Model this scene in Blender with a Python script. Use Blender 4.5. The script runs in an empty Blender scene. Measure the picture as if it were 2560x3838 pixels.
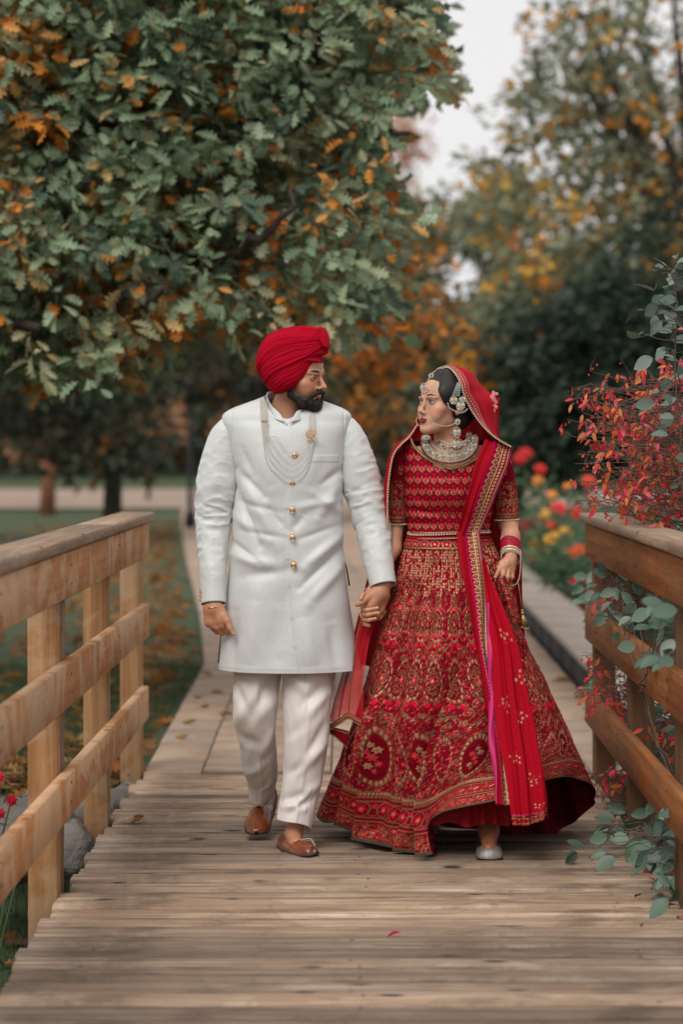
import bpy, math, random
import numpy as np
from mathutils import Vector, Matrix

random.seed(7)
RNG = np.random.default_rng(7)
R = math.radians
SC = bpy.context.scene
COL = SC.collection

# ------------------------------------------------------------------ camera
CAM_Z = 1.45
cam_d = bpy.data.cameras.new('camera')
cam = bpy.data.objects.new('camera', cam_d)
COL.objects.link(cam)
cam.location = (0, 0, CAM_Z)
cam.rotation_euler = (R(90), 0, 0)
cam_d.lens = 85
cam_d.sensor_width = 36
cam_d.shift_x = -90 / 3838
cam_d.shift_y = -254 / 3838
cam_d.clip_start = 0.1
cam_d.clip_end = 900
cam_d.dof.use_dof = True
cam_d.dof.focus_distance = 8.35
cam_d.dof.aperture_fstop = 2.15
SC.camera = cam

# ------------------------------------------------------------------ overcast sky
world = bpy.data.worlds.new("World")
SC.world = world
world.use_nodes = True
wn, wl = world.node_tree.nodes, world.node_tree.links
for n in list(wn):
    wn.remove(n)
SUN_EL, SUN_AZ = 52.0, 215.0
w_out = wn.new('ShaderNodeOutputWorld')
w_bg = wn.new('ShaderNodeBackground')
w_sky = wn.new('ShaderNodeTexSky')
w_sky.sky_type = 'NISHITA'
w_sky.sun_disc = False
w_sky.sun_elevation = R(SUN_EL)
w_sky.sun_rotation = R(SUN_AZ)
w_hs = wn.new('ShaderNodeHueSaturation')
w_hs.inputs['Saturation'].default_value = 0.25
w_mx = wn.new('ShaderNodeMix'); w_mx.data_type = 'RGBA'
w_mx.inputs['Factor'].default_value = 0.93
w_mx.inputs['B'].default_value = (7.6, 7.45, 7.5, 1)      # the even cloud deck
wl.new(w_sky.outputs['Color'], w_hs.inputs['Color'])
wl.new(w_hs.outputs['Color'], w_mx.inputs['A'])
wl.new(w_mx.outputs['Result'], w_bg.inputs['Color'])
w_bg.inputs['Strength'].default_value = 0.088
wl.new(w_bg.outputs['Background'], w_out.inputs['Surface'])

sun_d = bpy.data.lights.new('sun', 'SUN')
sun = bpy.data.objects.new('sun', sun_d)
COL.objects.link(sun)
sun_d.energy = 1.45
sun_d.angle = R(30)
sun_d.color = (1.0, 0.955, 0.9)
# light from above, behind the camera and a little to its left
sd = Vector((-0.30, -0.85, 1.05)).normalized()
sun.rotation_euler = sd.to_track_quat('Z', 'Y').to_euler()

SC.view_settings.view_transform = 'Standard'
SC.view_settings.look = 'None'
SC.view_settings.gamma = 1.0
SC.view_settings.exposure = 0.42
SC.view_settings.use_curve_mapping = False
SC.render.engine = 'CYCLES'
SC.cycles.use_denoising = True
SC.cycles.max_bounces = 6
SC.cycles.transparent_max_bounces = 16
SC.cycles.caustics_reflective = False
SC.cycles.caustics_refractive = False

# ------------------------------------------------------------------ helpers
FD = 5551.0
def P(xd, yd, Y):
    """a place in the park: across, height and distance read off the photograph"""
    return ((xd - 839.0) * Y / FD, Y, CAM_Z - (yd - 1020.0) * Y / FD)
def PA(pts):
    a = np.asarray(pts, float)
    return np.stack([(a[:, 0] - 839.0) * a[:, 2] / FD, a[:, 2], CAM_Z - (a[:, 1] - 1020.0) * a[:, 2] / FD], 1)

def mesh_np(name, V, F, mats=None, smooth=False, col=None, uv=None, gold=None, midx=None):
    """F: an (m,k) array or a list of such arrays"""
    me = bpy.data.meshes.new(name)
    V = np.ascontiguousarray(V, dtype=np.float32).reshape(-1, 3)
    if not isinstance(F, (list, tuple)):
        F = [F]
    F = [np.asarray(f, dtype=np.int32) for f in F if len(f)]
    sizes = np.concatenate([np.full(len(f), f.shape[1], np.int32) for f in F])
    loops = np.concatenate([f.ravel() for f in F])
    me.vertices.add(len(V)); me.vertices.foreach_set('co', V.ravel())
    me.loops.add(len(loops)); me.loops.foreach_set('vertex_index', loops)
    me.polygons.add(len(sizes))
    starts = np.concatenate([[0], np.cumsum(sizes)[:-1]]).astype(np.int32)
    me.polygons.foreach_set('loop_start', starts)
    me.polygons.foreach_set('loop_total', sizes)
    if midx is not None:
        me.polygons.foreach_set('material_index', np.asarray(midx, np.int32))
    me.update(calc_edges=True)
    me.validate()
    if smooth:
        me.polygons.foreach_set('use_smooth', np.ones(len(me.polygons), bool))
    if col is not None:
        a = me.color_attributes.new('Col', 'FLOAT_COLOR', 'POINT')
        c = np.ones((len(V), 4), np.float32); c[:, :3] = col
        a.data.foreach_set('color', c.ravel())
    if gold is not None:
        a = me.attributes.new('gold', 'FLOAT', 'POINT')
        a.data.foreach_set('value', np.asarray(gold, np.float32).ravel())
    if uv is not None:
        l = me.uv_layers.new(name='UVMap')
        l.data.foreach_set('uv', np.asarray(uv, np.float32)[loops].ravel())
    for m in (mats if isinstance(mats, (list, tuple)) else [mats]):
        if m is not None:
            me.materials.append(m)
    return me

def link(name, me, parent=None, loc=None, mat4=None):
    o = bpy.data.objects.new(name, me)
    COL.objects.link(o)
    if parent is not None:
        o.parent = parent
    if loc is not None:
        o.location = loc
    if mat4 is not None:
        o.matrix_local = mat4
    return o

def obj(name, V, F, mat, parent=None, **kw):
    """vertices in world coordinates; an empty parent at a base point is subtracted"""
    V = np.asarray(V, float).reshape(-1, 3)
    if parent is not None:
        V = V - np.array(world_loc(parent))
    return link(name, mesh_np(name, V, F, mat, **kw), parent)

def world_loc(o):
    v = Vector((0, 0, 0))
    while o is not None:
        v = v + o.location
        o = o.parent
    return v

def tag(o, label=None, cat=None, group=None, kind=None):
    if label: o['label'] = label
    if cat: o['category'] = cat
    if group: o['group'] = group
    if kind: o['kind'] = kind
    return o

def thing(name, label, cat, loc=(0, 0, 0), group=None):
    o = bpy.data.objects.new(name, None)
    o.empty_display_size = 0.1
    COL.objects.link(o)
    o.location = loc
    return tag(o, label, cat, group)

class Bag:
    """collects loose shapes into one mesh"""
    def __init__(s):
        s.v, s.f3, s.f4, s.n, s.c, s.g = [], [], [], 0, [], []
    def add(s, V, F, col=None, gold=None):
        V = np.asarray(V, float); F = np.asarray(F, int)
        (s.f3 if F.shape[1] == 3 else s.f4).append(F + s.n)
        s.v.append(V); s.n += len(V)
        s.c.append(np.tile(np.asarray(col if col is not None else (1, 1, 1), float), (len(V), 1)) if np.ndim(col) < 2 else col)
        return s
    def faces(s):
        out = []
        if s.f4: out.append(np.concatenate(s.f4))
        if s.f3: out.append(np.concatenate(s.f3))
        return out
    def build(s, name, mat, parent=None, smooth=True, use_col=False, **kw):
        return obj(name, np.concatenate(s.v), s.faces(), mat, parent, smooth=smooth,
                   col=np.concatenate(s.c) if use_col else None, **kw)

def box_geo(x0, x1, y0, y1, z0, z1, c=0.004):
    """a box with chamfered long edges (24 vertices)"""
    V, idx = [], {}
    def a(p):
        V.append(p); return len(V) - 1
    cx = [(x0, 1), (x1, -1)]; cy = [(y0, 1), (y1, -1)]; cz = [(z0, 1), (z1, -1)]
    for i, (x, sx) in enumerate(cx):
        for j, (y, sy) in enumerate(cy):
            for k, (z, sz) in enumerate(cz):
                idx[i, j, k, 'x'] = a((x, y + sy * c, z + sz * c))
                idx[i, j, k, 'y'] = a((x + sx * c, y, z + sz * c))
                idx[i, j, k, 'z'] = a((x + sx * c, y + sy * c, z))
    F4, F3 = [], []
    g = lambda i, j, k, t: idx[i, j, k, t]
    F4 += [[g(0,0,0,'x'), g(0,0,1,'x'), g(0,1,1,'x'), g(0,1,0,'x')], [g(1,0,0,'x'), g(1,1,0,'x'), g(1,1,1,'x'), g(1,0,1,'x')]]
    F4 += [[g(0,0,0,'y'), g(1,0,0,'y'), g(1,0,1,'y'), g(0,0,1,'y')], [g(0,1,0,'y'), g(0,1,1,'y'), g(1,1,1,'y'), g(1,1,0,'y')]]
    F4 += [[g(0,0,0,'z'), g(0,1,0,'z'), g(1,1,0,'z'), g(1,0,0,'z')], [g(0,0,1,'z'), g(1,0,1,'z'), g(1,1,1,'z'), g(0,1,1,'z')]]
    for i in (0, 1):
        for j in (0, 1):
            F4.append([g(i,j,0,'x'), g(i,j,1,'x'), g(i,j,1,'y'), g(i,j,0,'y')])
            F4.append([g(i,0,j,'x'), g(i,1,j,'x'), g(i,1,j,'z'), g(i,0,j,'z')])
            F4.append([g(0,i,j,'y'), g(1,i,j,'y'), g(1,i,j,'z'), g(0,i,j,'z')])
            for k in (0, 1):
                F3.append([g(i,j,k,'x'), g(i,j,k,'y'), g(i,j,k,'z')])
    return np.array(V, float), [np.array(F4), np.array(F3)]

def fix_normals(me):
    import bmesh
    bm = bmesh.new(); bm.from_mesh(me)
    bmesh.ops.recalc_face_normals(bm, faces=bm.faces[:])
    bm.to_mesh(me); bm.free()

def grid_faces(nu, nv, wrap=False, off=0):
    """vertex order: v-major rows of nu"""
    iu = np.arange(nu if wrap else nu - 1); iv = np.arange(nv - 1)
    U, W = np.meshgrid(iu, iv)
    U = U.ravel(); W = W.ravel(); U2 = (U + 1) % nu
    return np.stack([W * nu + U, W * nu + U2, (W + 1) * nu + U2, (W + 1) * nu + U], 1) + off

def cr(pts, t):
    """Catmull-Rom through rows of pts at parameters t in 0..1"""
    p = np.asarray(pts, float)
    if p.ndim == 1: p = p[:, None]
    n = len(p)
    x = np.clip(np.asarray(t, float), 0, 1) * (n - 1)
    i = np.minimum(x.astype(int), n - 2); f = (x - i)[:, None]
    ext = np.concatenate([[2 * p[0] - p[1]], p, [2 * p[-1] - p[-2]]])
    a, b, c, d = ext[i], ext[i + 1], ext[i + 2], ext[i + 3]
    return 0.5 * (2 * b + (c - a) * f + (2 * a - 5 * b + 4 * c - d) * f ** 2 + (3 * b - a - 3 * c + d) * f ** 3)

def nrm(a):
    a = np.asarray(a, float)
    return a / np.maximum(np.linalg.norm(a, axis=-1, keepdims=True), 1e-9)

def tube_geo(path, rad, ns=8, caps=True, flat=None):
    """a tapered tube; rad scalar or per point (or (n,2) for an oval)"""
    p = np.asarray(path, float); n = len(p)
    r = np.broadcast_to(np.asarray(rad, float).reshape(-1, 1) if np.ndim(rad) < 2 else np.asarray(rad, float), (n, 1 if np.ndim(rad) < 2 else 2)).astype(float)
    if r.shape[1] == 1: r = np.repeat(r, 2, 1)
    T = nrm(np.gradient(p, axis=0))
    ref = np.array([0, 0, 1.0]) if abs(T[0][2]) < 0.9 else np.array([1.0, 0, 0])
    if flat is not None: ref = np.asarray(flat, float)
    A = []
    a = nrm(np.cross(T[0], ref))
    for i in range(n):
        if flat is not None: a = nrm(np.cross(T[i], ref))
        else: a = nrm(a - T[i] * np.dot(a, T[i]))
        A.append(a)
    A = np.array(A); B = np.cross(T, A)
    th = np.arange(ns) / ns * 2 * np.pi
    V = p[:, None] + A[:, None] * (np.cos(th)[None, :, None] * r[:, None, 0:1]) + B[:, None] * (np.sin(th)[None, :, None] * r[:, None, 1:2])
    V = V.reshape(-1, 3)
    F = [grid_faces(ns, n, True)]
    if caps:
        V = np.concatenate([V, p[:1], p[-1:]])
        i = np.arange(ns)
        F3 = np.concatenate([np.stack([np.full(ns, n * ns), (i + 1) % ns, i], 1),
                             np.stack([np.full(ns, n * ns + 1), (n - 1) * ns + i, (n - 1) * ns + (i + 1) % ns], 1)])
        F.append(F3)
    return V, F

def bag_add(bag, VF, col=None):
    V, Fs = VF
    base = bag.n
    bag.v.append(V); bag.n += len(V)
    bag.c.append(np.tile(np.asarray(col if col is not None else (1, 1, 1), float), (len(V), 1)) if np.ndim(col) < 2 else col)
    for F in (Fs if isinstance(Fs, list) else [Fs]):
        F = np.asarray(F)
        (bag.f3 if F.shape[1] == 3 else bag.f4).append(F + base)

def ball_geo(c, r, nu=8, nv=6):
    r = np.broadcast_to(np.asarray(r, float), (3,))
    th = np.arange(nu) / nu * 2 * np.pi; ph = np.linspace(0, np.pi, nv + 1)[1:-1]
    V = np.stack([np.outer(np.sin(ph), np.cos(th)), np.outer(np.sin(ph), np.sin(th)), np.outer(np.cos(ph), np.ones(nu))], -1).reshape(-1, 3)
    V = np.concatenate([V, [[0, 0, 1], [0, 0, -1]]]) * r + np.asarray(c, float)
    n = len(ph); i = np.arange(nu)
    F4 = grid_faces(nu, n, True)
    F3 = np.concatenate([np.stack([np.full(nu, n * nu), i, (i + 1) % nu], 1), np.stack([np.full(nu, n * nu + 1), (n - 1) * nu + (i + 1) % nu, (n - 1) * nu + i], 1)])
    return V, [F4, F3]

# vectorised value noise -------------------------------------------------
_perm = np.random.default_rng(3).random((64, 64, 64)).astype(np.float32)
def vnoise(x, y, z=0.0):
    x, y, z = np.broadcast_arrays(np.asarray(x, float), np.asarray(y, float), np.asarray(z, float))
    xi, yi, zi = np.floor(x).astype(int), np.floor(y).astype(int), np.floor(z).astype(int)
    fx, fy, fz = x - xi, y - yi, z - zi
    fx, fy, fz = [f * f * (3 - 2 * f) for f in (fx, fy, fz)]
    g = lambda a, b, c: _perm[(xi + a) & 63, (yi + b) & 63, (zi + c) & 63]
    l = lambda a, b, t: a + (b - a) * t
    return l(l(l(g(0,0,0), g(1,0,0), fx), l(g(0,1,0), g(1,1,0), fx), fy),
             l(l(g(0,0,1), g(1,0,1), fx), l(g(0,1,1), g(1,1,1), fx), fy), fz) * 2 - 1
def fbm(x, y, z=0.0, o=3):
    s, a = 0, 1.0
    for i in range(o):
        s = s + a * vnoise(np.asarray(x) * 2 ** i + 7.3 * i, np.asarray(y) * 2 ** i + 3.1 * i, np.asarray(z) * 2 ** i)
        a *= 0.5
    return s / 1.75

# materials ---------------------------------------------------------------
class NT:
    def __init__(s, name):
        s.m = bpy.data.materials.new(name); s.m.use_nodes = True
        s.n, s.l = s.m.node_tree.nodes, s.m.node_tree.links
        s.b = s.n['Principled BSDF']
    def node(s, t, **kw):
        n = s.n.new(t)
        for k, v in kw.items():
            if k in n.inputs.keys(): s.put(n.inputs[k], v)
            else: setattr(n, k, v)
        return n
    def put(s, inp, v):
        if hasattr(v, 'links') and hasattr(v, 'is_linked') and v.is_output: s.l.new(v, inp)
        else: inp.default_value = v
    def set(s, **kw):
        for k, v in kw.items(): s.put(s.b.inputs[k.replace('_', ' ')], v)
    def noise(s, vec, scale, detail=4, rough=0.6, dist=0.0):
        n = s.node('ShaderNodeTexNoise', Scale=scale, Detail=detail, Roughness=rough, Distortion=dist)
        s.l.new(vec, n.inputs['Vector'])
        return n.outputs['Fac']
    def ramp(s, fac, stops):
        n = s.n.new('ShaderNodeValToRGB'); e = n.color_ramp.elements
        while len(e) < len(stops): e.new(0.5)
        for el, (p, c) in zip(e, stops):
            el.position = p
            el.color = (*c, 1) if np.ndim(c) else (c, c, c, 1)
        s.l.new(fac, n.inputs['Fac'])
        return n.outputs['Color']
    def mix(s, fac, a, b, mode='MIX'):
        n = s.n.new('ShaderNodeMix'); n.data_type = 'RGBA'; n.blend_type = mode
        s.put(n.inputs['Factor'], fac)
        for k, v in (('A', a), ('B', b)):
            if not hasattr(v, 'is_output') and len(v) == 3: v = (*v, 1)
            s.put(n.inputs[k], v)
        return n.outputs['Result']
    def math(s, op, a, b=0.0):
        n = s.n.new('ShaderNodeMath'); n.operation = op
        s.put(n.inputs[0], a); s.put(n.inputs[1], b)
        return n.outputs[0]
    def coords(s, stretch=(1, 1, 1), which='Object', rand=0.0):
        tc = s.n.new('ShaderNodeTexCoord'); v = tc.outputs[which]
        mp = s.n.new('ShaderNodeMapping'); mp.inputs['Scale'].default_value = stretch
        s.l.new(v, mp.inputs['Vector']); v = mp.outputs['Vector']
        if rand:
            oi = s.n.new('ShaderNodeObjectInfo')
            k = s.math('MULTIPLY', oi.outputs['Random'], rand)
            c = s.n.new('ShaderNodeCombineXYZ')
            for i in range(3): s.l.new(k, c.inputs[i])
            a = s.n.new('ShaderNodeVectorMath'); a.operation = 'ADD'
            s.l.new(v, a.inputs[0]); s.l.new(c.outputs[0], a.inputs[1]); v = a.outputs[0]
        return v
    def bump(s, h, strength=0.3, dist=0.01, normal=None):
        n = s.n.new('ShaderNodeBump'); n.inputs['Strength'].default_value = strength; n.inputs['Distance'].default_value = dist
        s.l.new(h, n.inputs['Height'])
        if normal is not None: s.l.new(normal, n.inputs['Normal'])
        return n.outputs['Normal']
    def attr(s, name='Col', out='Color'):
        n = s.n.new('ShaderNodeAttribute'); n.attribute_name = name
        return n.outputs[out]

def simple(name, c1, c2=None, scale=8, stretch=(1, 1, 1), rough=0.7, bump=0.0, bscale=60, bdist=0.002, metal=0.0, attr=False, vary=0.35, **kw):
    t = NT(name)
    v = t.coords(stretch)
    f = t.noise(v, scale, 5)
    c2 = c2 or tuple(x * (1 - vary) for x in c1)
    if attr:
        k = t.ramp(f, [(0.3, 1 - vary), (0.7, 1.0 + vary * 0.3)])
        col = t.mix(1.0, t.attr(), k, 'MULTIPLY')
    else:
        col = t.ramp(f, [(0.3, c2), (0.7, c1)])
    t.set(Base_Color=col, Roughness=rough, Metallic=metal, **kw)
    if bump:
        t.set(Normal=t.bump(t.noise(v, bscale, 3), bump, bdist))
    return t.m

def wood(name, axis, stops, rough=0.75, knots=(0.03, 0.02, 0.015), patch=None, patch_amt=0.5, grain=1.0, bump=0.5, crack=0.6, dirty=0.25, kn=0.06):
    t = NT(name)
    st = [34, 34, 34]; st[axis] = 1.3
    v = t.coords(tuple(st), rand=37)
    g = t.noise(v, 1.0 * grain, 7, 0.62, 0.6)
    col = t.ramp(g, stops)
    v2 = t.coords((2.2, 2.2, 2.2), rand=91)
    if patch:
        pf = t.ramp(t.noise(v2, 1.3, 5, 0.6, 1.2), [(0.45, 0.0), (0.55, 1.0)])
        pf = t.math('MULTIPLY', pf, patch_amt)
        col = t.mix(pf, col, patch)
    # every board has its own tone
    oi = t.n.new('ShaderNodeObjectInfo')
    tone = t.ramp(oi.outputs['Random'], [(0.0, (0.58, 0.59, 0.60)), (0.4, (0.92, 0.91, 0.89)), (1.0, (1.28, 1.21, 1.13))])
    col = t.mix(1.0, col, tone, 'MULTIPLY')
    # dark hairline splits along the grain
    st2 = [120, 120, 120]; st2[axis] = 2.2
    cr_ = t.noise(t.coords(tuple(st2), rand=53), 1.0, 3, 0.5, 0.3)
    cf = t.math('MULTIPLY', t.ramp(cr_, [(0.28, 1.0), (0.36, 0.0)]), crack)
    col = t.mix(cf, col, knots)
    # knots
    st3 = [9, 9, 9]; st3[axis] = 3.6
    vo = t.node('ShaderNodeTexVoronoi', feature='F1'); vo.inputs['Scale'].default_value = 1.0
    t.l.new(t.coords(tuple(st3), rand=17), vo.inputs['Vector'])
    kf = t.ramp(vo.outputs['Distance'], [(kn, 0.95), (kn + 0.08, 0.0)])
    kf = t.math('MULTIPLY', kf, t.ramp(t.noise(t.coords((3.0, 3.0, 3.0), rand=71), 1.6, 2), [(0.40, 0.0), (0.56, 1.0)]))
    vo.inputs['Randomness'].default_value = 1.0
    dirt = t.math('MULTIPLY', t.ramp(t.noise(t.coords((1.0, 1.0, 1.0)), 2.3, 7, 0.75, 0.8), [(0.50, 0.0), (0.66, 1.0)]), dirty)
    col = t.mix(dirt, col, knots)
    col = t.mix(kf, col, knots)
    t.set(Base_Color=col, Roughness=rough)
    t.b.inputs['Specular IOR Level'].default_value = 0.2
    h = t.mix(0.5, g, cr_)
    t.set(Normal=t.bump(h, bump, 0.004))
    return t.m
# ------------------------------------------------------------------ ground, path, bridge
def ground_h(x, y):
    x = np.asarray(x, float); y = np.asarray(y, float)
    dip = 1 / (1 + np.exp((y - 9.9 - 0.12 * np.sin(x * 2)) / 0.32)) * (1 / (1 + np.exp(-(y - 1.2) / 0.5)))
    h = -0.035 - 0.52 * dip
    side = np.clip((np.abs(x) - 1.5) / 3.0, 0, 1)
    h = h + dip * 0.22 * side + 0.02 * fbm(x * 0.9, y * 0.9) * np.clip(1 - np.exp(-((np.abs(x) - 1.0).clip(0)) * 1.2), 0, 1)
    return h

def t_ground():
    t = NT('lawn_soil')
    v = t.coords((1, 1, 1))
    f = t.noise(v, 1.1, 6, 0.65)
    f2 = t.noise(v, 60, 4, 0.7)
    c = t.ramp(f, [(0.30, (0.040, 0.066, 0.026)), (0.55, (0.062, 0.095, 0.038)), (0.72, (0.11, 0.090, 0.045))])
    c = t.mix(1.0, c, t.ramp(f2, [(0.3, 0.55), (0.7, 1.25)]), 'MULTIPLY')
    t.set(Base_Color=c, Roughness=0.95, Normal=t.bump(f2, 0.8, 0.02))
    return t.m
M_GROUND = t_ground()

def build_ground():
    gx = np.concatenate([np.linspace(-160, -12, 16), np.linspace(-10, 10, 81), np.linspace(12, 160, 16)])
    gy = np.concatenate([np.linspace(-60, -4, 8), np.linspace(-2, 24, 105), np.linspace(26, 320, 40)])
    X, Y = np.meshgrid(gx, gy)
    Z = ground_h(X, Y)
    far = np.clip((Y - 75) / 120, 0, 1)
    Z = Z + far * 2.0
    o = obj('ground', np.stack([X, Y, Z], -1).reshape(-1, 3), grid_faces(len(gx), len(gy)), M_GROUND, smooth=True)
    tag(o, kind='structure')
build_ground()

M_SLAB = (lambda t: (
    t.set(Base_Color=t.mix(1.0, t.mix(1.0, t.ramp(t.noise(t.coords((1, 1, 1), rand=31), 3.2, 6, 0.6),
          [(0.3, (0.29, 0.20, 0.14)), (0.55, (0.41, 0.30, 0.215)), (0.75, (0.47, 0.39, 0.31))]),
          t.ramp(t.n.new('ShaderNodeObjectInfo').outputs['Random'], [(0, (0.84, 0.86, 0.9)), (1, (1.1, 1.04, 0.98))]), 'MULTIPLY'),
          t.ramp(t.noise(t.coords((1, 1, 1)), 90, 3), [(0.3, 0.8), (0.7, 1.1)]), 'MULTIPLY'), Roughness=0.85,
          Normal=t.bump(t.noise(t.coords((1, 1, 1)), 45, 5), 0.4, 0.004)), t.m)[-1])(NT('paving_slab'))
M_PATH = simple('path_gravelly', (0.36, 0.265, 0.205), (0.28, 0.20, 0.155), scale=2.5, rough=0.9, bump=0.3, bscale=70)
M_MORTAR = simple('joint_sand', (0.14, 0.105, 0.078), scale=30, rough=0.95, bump=0.3)

def path_left(y):
    return np.interp(y, [10.6, 16, 21, 28.5, 40, 55, 60], [-0.985, -1.07, -1.45, -2.1, -3.05, -4.2, -4.6])
def path_right(y):
    return np.interp(y, [10.6, 19, 26, 34, 56], [1.27, 1.27, 1.1, 0.9, 0.4])

def build_path():
    # the far path, one continuous sheet with the crossing at its end
    ys = np.concatenate([np.linspace(10.66, 30, 50), np.linspace(31, 62, 32)])
    V = []
    for y in ys:
        for k in np.linspace(0, 1, 9):
            V.append((path_left(y) * (1 - k) + path_right(y) * k, y, 0.0))
    V = np.array(V)
    o = obj('path', V + np.array([0, 0, -0.012]), grid_faces(9, len(ys)), M_MORTAR)
    tag(o, kind='structure')
    xs = np.linspace(-46, 40, 60)
    V = []
    for x in xs:
        bend = 0.5 * math.sin(x * 0.1)
        for y in np.linspace(55, 78, 5):
            V.append((x, y + bend * 2 + max(0, -x - 8) * 0.15, 0.018))
    o2 = obj('cross_path', np.array(V), grid_faces(5, len(xs)), M_PATH)
    tag(o2, kind='structure')
    # slabs, laid in a running bond
    cols = [0, 0.115, 0.37, 0.63, 0.88, 1.0]
    y = 10.68
    row = 0
    cache = {}
    slabs = 0
    far = Bag()
    while y < 55:
        L = 0.60 if row % 3 else 0.42
        for c in range(5):
            sh = 0.25 * L if (c % 2) else 0
            y0, y1 = y + sh, y + L + sh - 0.010
            w0, w1 = cols[c], cols[c + 1]
            xa = [path_left(q) * (1 - w0) + path_right(q) * w0 for q in (y0, y1)]
            xb = [path_left(q) * (1 - w1) + path_right(q) * w1 for q in (y0, y1)]
            g = 0.0045
            z = random.uniform(-0.003, 0.003)
            top = [(xa[0] + g, y0, z), (xb[0] - g, y0, z + random.uniform(-.002, .002)), (xb[1] - g, y1, z), (xa[1] + g, y1, z)]
            ctr = np.array([sum(p[0] for p in top) / 4, (y0 + y1) / 2, 0])
            V = np.array(top + [(p[0], p[1], -0.05) for p in top])
            V[:4, :2] += np.sign(ctr[:2] - V[:4, :2]) * 0.004
            F = np.array([[0, 1, 2, 3], [4, 5, 1, 0], [5, 6, 2, 1], [6, 7, 3, 2], [7, 4, 0, 3]])
            mid = np.concatenate([V[:4]]); mid = mid.copy(); mid[:, :2] += np.sign(mid[:, :2] - ctr[:2]) * 0.004; mid[:, 2] -= 0.004
            V = np.concatenate([V[:4], mid, V[4:]])
            F = np.concatenate([[[0, 1, 2, 3]], [[i, 4 + i, 4 + (i + 1) % 4, (i + 1) % 4] for i in range(4)], [[4 + i, 8 + i, 8 + (i + 1) % 4, 4 + (i + 1) % 4] for i in range(4)]])
            if slabs < 290:
                s = link('slab', mesh_np('slab', V - ctr, F, M_SLAB), o, loc=Vector(ctr))
                fix_normals(s.data)
                slabs += 1
            else:
                far.add(V, F)
        y += L; row += 1
    fo = far.build('slab_field', M_SLAB, o, smooth=False)
    fix_normals(fo.data)
    tag(fo, kind='stuff')
build_path()

M_DECK = wood('weathered_decking', 0, [(0.25, (0.085, 0.052, 0.034)), (0.37, (0.25, 0.175, 0.122)), (0.52, (0.37, 0.275, 0.203)), (0.71, (0.54, 0.445, 0.36))],
              patch=(0.24, 0.165, 0.115), patch_amt=0.4, knots=(0.030, 0.022, 0.017), bump=0.9, crack=0.95, dirty=0.42, kn=0.09)
M_RAIL_L = wood('cedar_rail', 1, [(0.25, (0.30, 0.125, 0.045)), (0.45, (0.42, 0.19, 0.075)), (0.6, (0.47, 0.235, 0.10)), (0.8, (0.50, 0.29, 0.15))],
                patch=(0.56, 0.40, 0.27), patch_amt=0.7, knots=(0.22, 0.11, 0.05), crack=0.3, bump=0.35)
M_POST_L = wood('cedar_post', 2, [(0.25, (0.18, 0.085, 0.035)), (0.45, (0.29, 0.145, 0.062)), (0.6, (0.37, 0.21, 0.10)), (0.8, (0.44, 0.29, 0.17))],
                patch=(0.42, 0.31, 0.21), patch_amt=0.5, knots=(0.15, 0.08, 0.04), crack=0.45, bump=0.4)
M_CAP = wood('weathered_cap', 1, [(0.25, (0.16, 0.115, 0.085)), (0.45, (0.26, 0.195, 0.145)), (0.6, (0.33, 0.255, 0.195)), (0.8, (0.39, 0.31, 0.245))],
             patch=(0.24, 0.15, 0.09), patch_amt=0.4, knots=(0.07, 0.05, 0.035), crack=0.6, bump=0.6)
M_RAIL_R = wood('brown_rail', 1, [(0.25, (0.125, 0.040, 0.011)), (0.45, (0.225, 0.082, 0.025)), (0.6, (0.29, 0.115, 0.038)), (0.8, (0.33, 0.155, 0.062))],
                patch=(0.17, 0.085, 0.04), patch_amt=0.5, knots=(0.09, 0.045, 0.02), crack=0.45, bump=0.45)
M_POST_R = wood('brown_post', 2, [(0.25, (0.07, 0.034, 0.016)), (0.45, (0.12, 0.060, 0.028)), (0.6, (0.165, 0.088, 0.042)), (0.8, (0.20, 0.12, 0.062))],
                patch=(0.12, 0.08, 0.05), patch_amt=0.5, knots=(0.07, 0.04, 0.02), crack=0.5, bump=0.45)
M_BOLT = simple('rusty_bolt', (0.12, 0.09, 0.07), metal=0.8, rough=0.5)

def plank_mesh(k, L):
    """one deck board along X, its edges worn and the ends ragged"""
    rs = np.random.default_rng(100 + k)
    n = 26
    x = np.linspace(-L / 2, L / 2, n)
    x[0] += rs.uniform(0, 0.010); x[-1] -= rs.uniform(0, 0.010)
    w = 0.0658
    sec = [(-w, -0.034), (-w, -0.010), (-w + 0.006, -0.003), (-w * 0.5, 0.0005), (0, 0.0), (w * 0.5, 0.0005), (w - 0.006, -0.003), (w, -0.010), (w, -0.034)]
    V = []
    j0 = rs.normal(0, 0.0022, n); j1 = rs.normal(0, 0.0022, n); bow = 0.0015 * np.sin(x * rs.uniform(1, 3) + rs.uniform(0, 6))
    for i in range(n):
        for m, (yy, zz) in enumerate(sec):
            e = (j0[i] if yy < 0 else j1[i]) * (abs(yy) / w) ** 2
            V.append((x[i], yy + e, zz + bow[i] - (abs(e) * 0.5 if m in (1, 2, 6, 7) else 0)))
    V = np.array(V); ns = len(sec)
    F = [grid_faces(ns, n)]
    caps = np.array([[0, 1, 7, 8], [1, 2, 6, 7], [2, 3, 5, 6]])
    F.append(np.concatenate([caps[:, ::-1], caps + (n - 1) * ns, [[8, 0, (n - 1) * ns, (n - 1) * ns + 8]]]))
    F.append(np.array([[3, 4, 5]])); F.append(np.array([[3, 5, 4]]) + (n - 1) * ns)
    me = mesh_np('plank', V, F, M_DECK, smooth=False)
    fix_normals(me)
    return me

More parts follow.
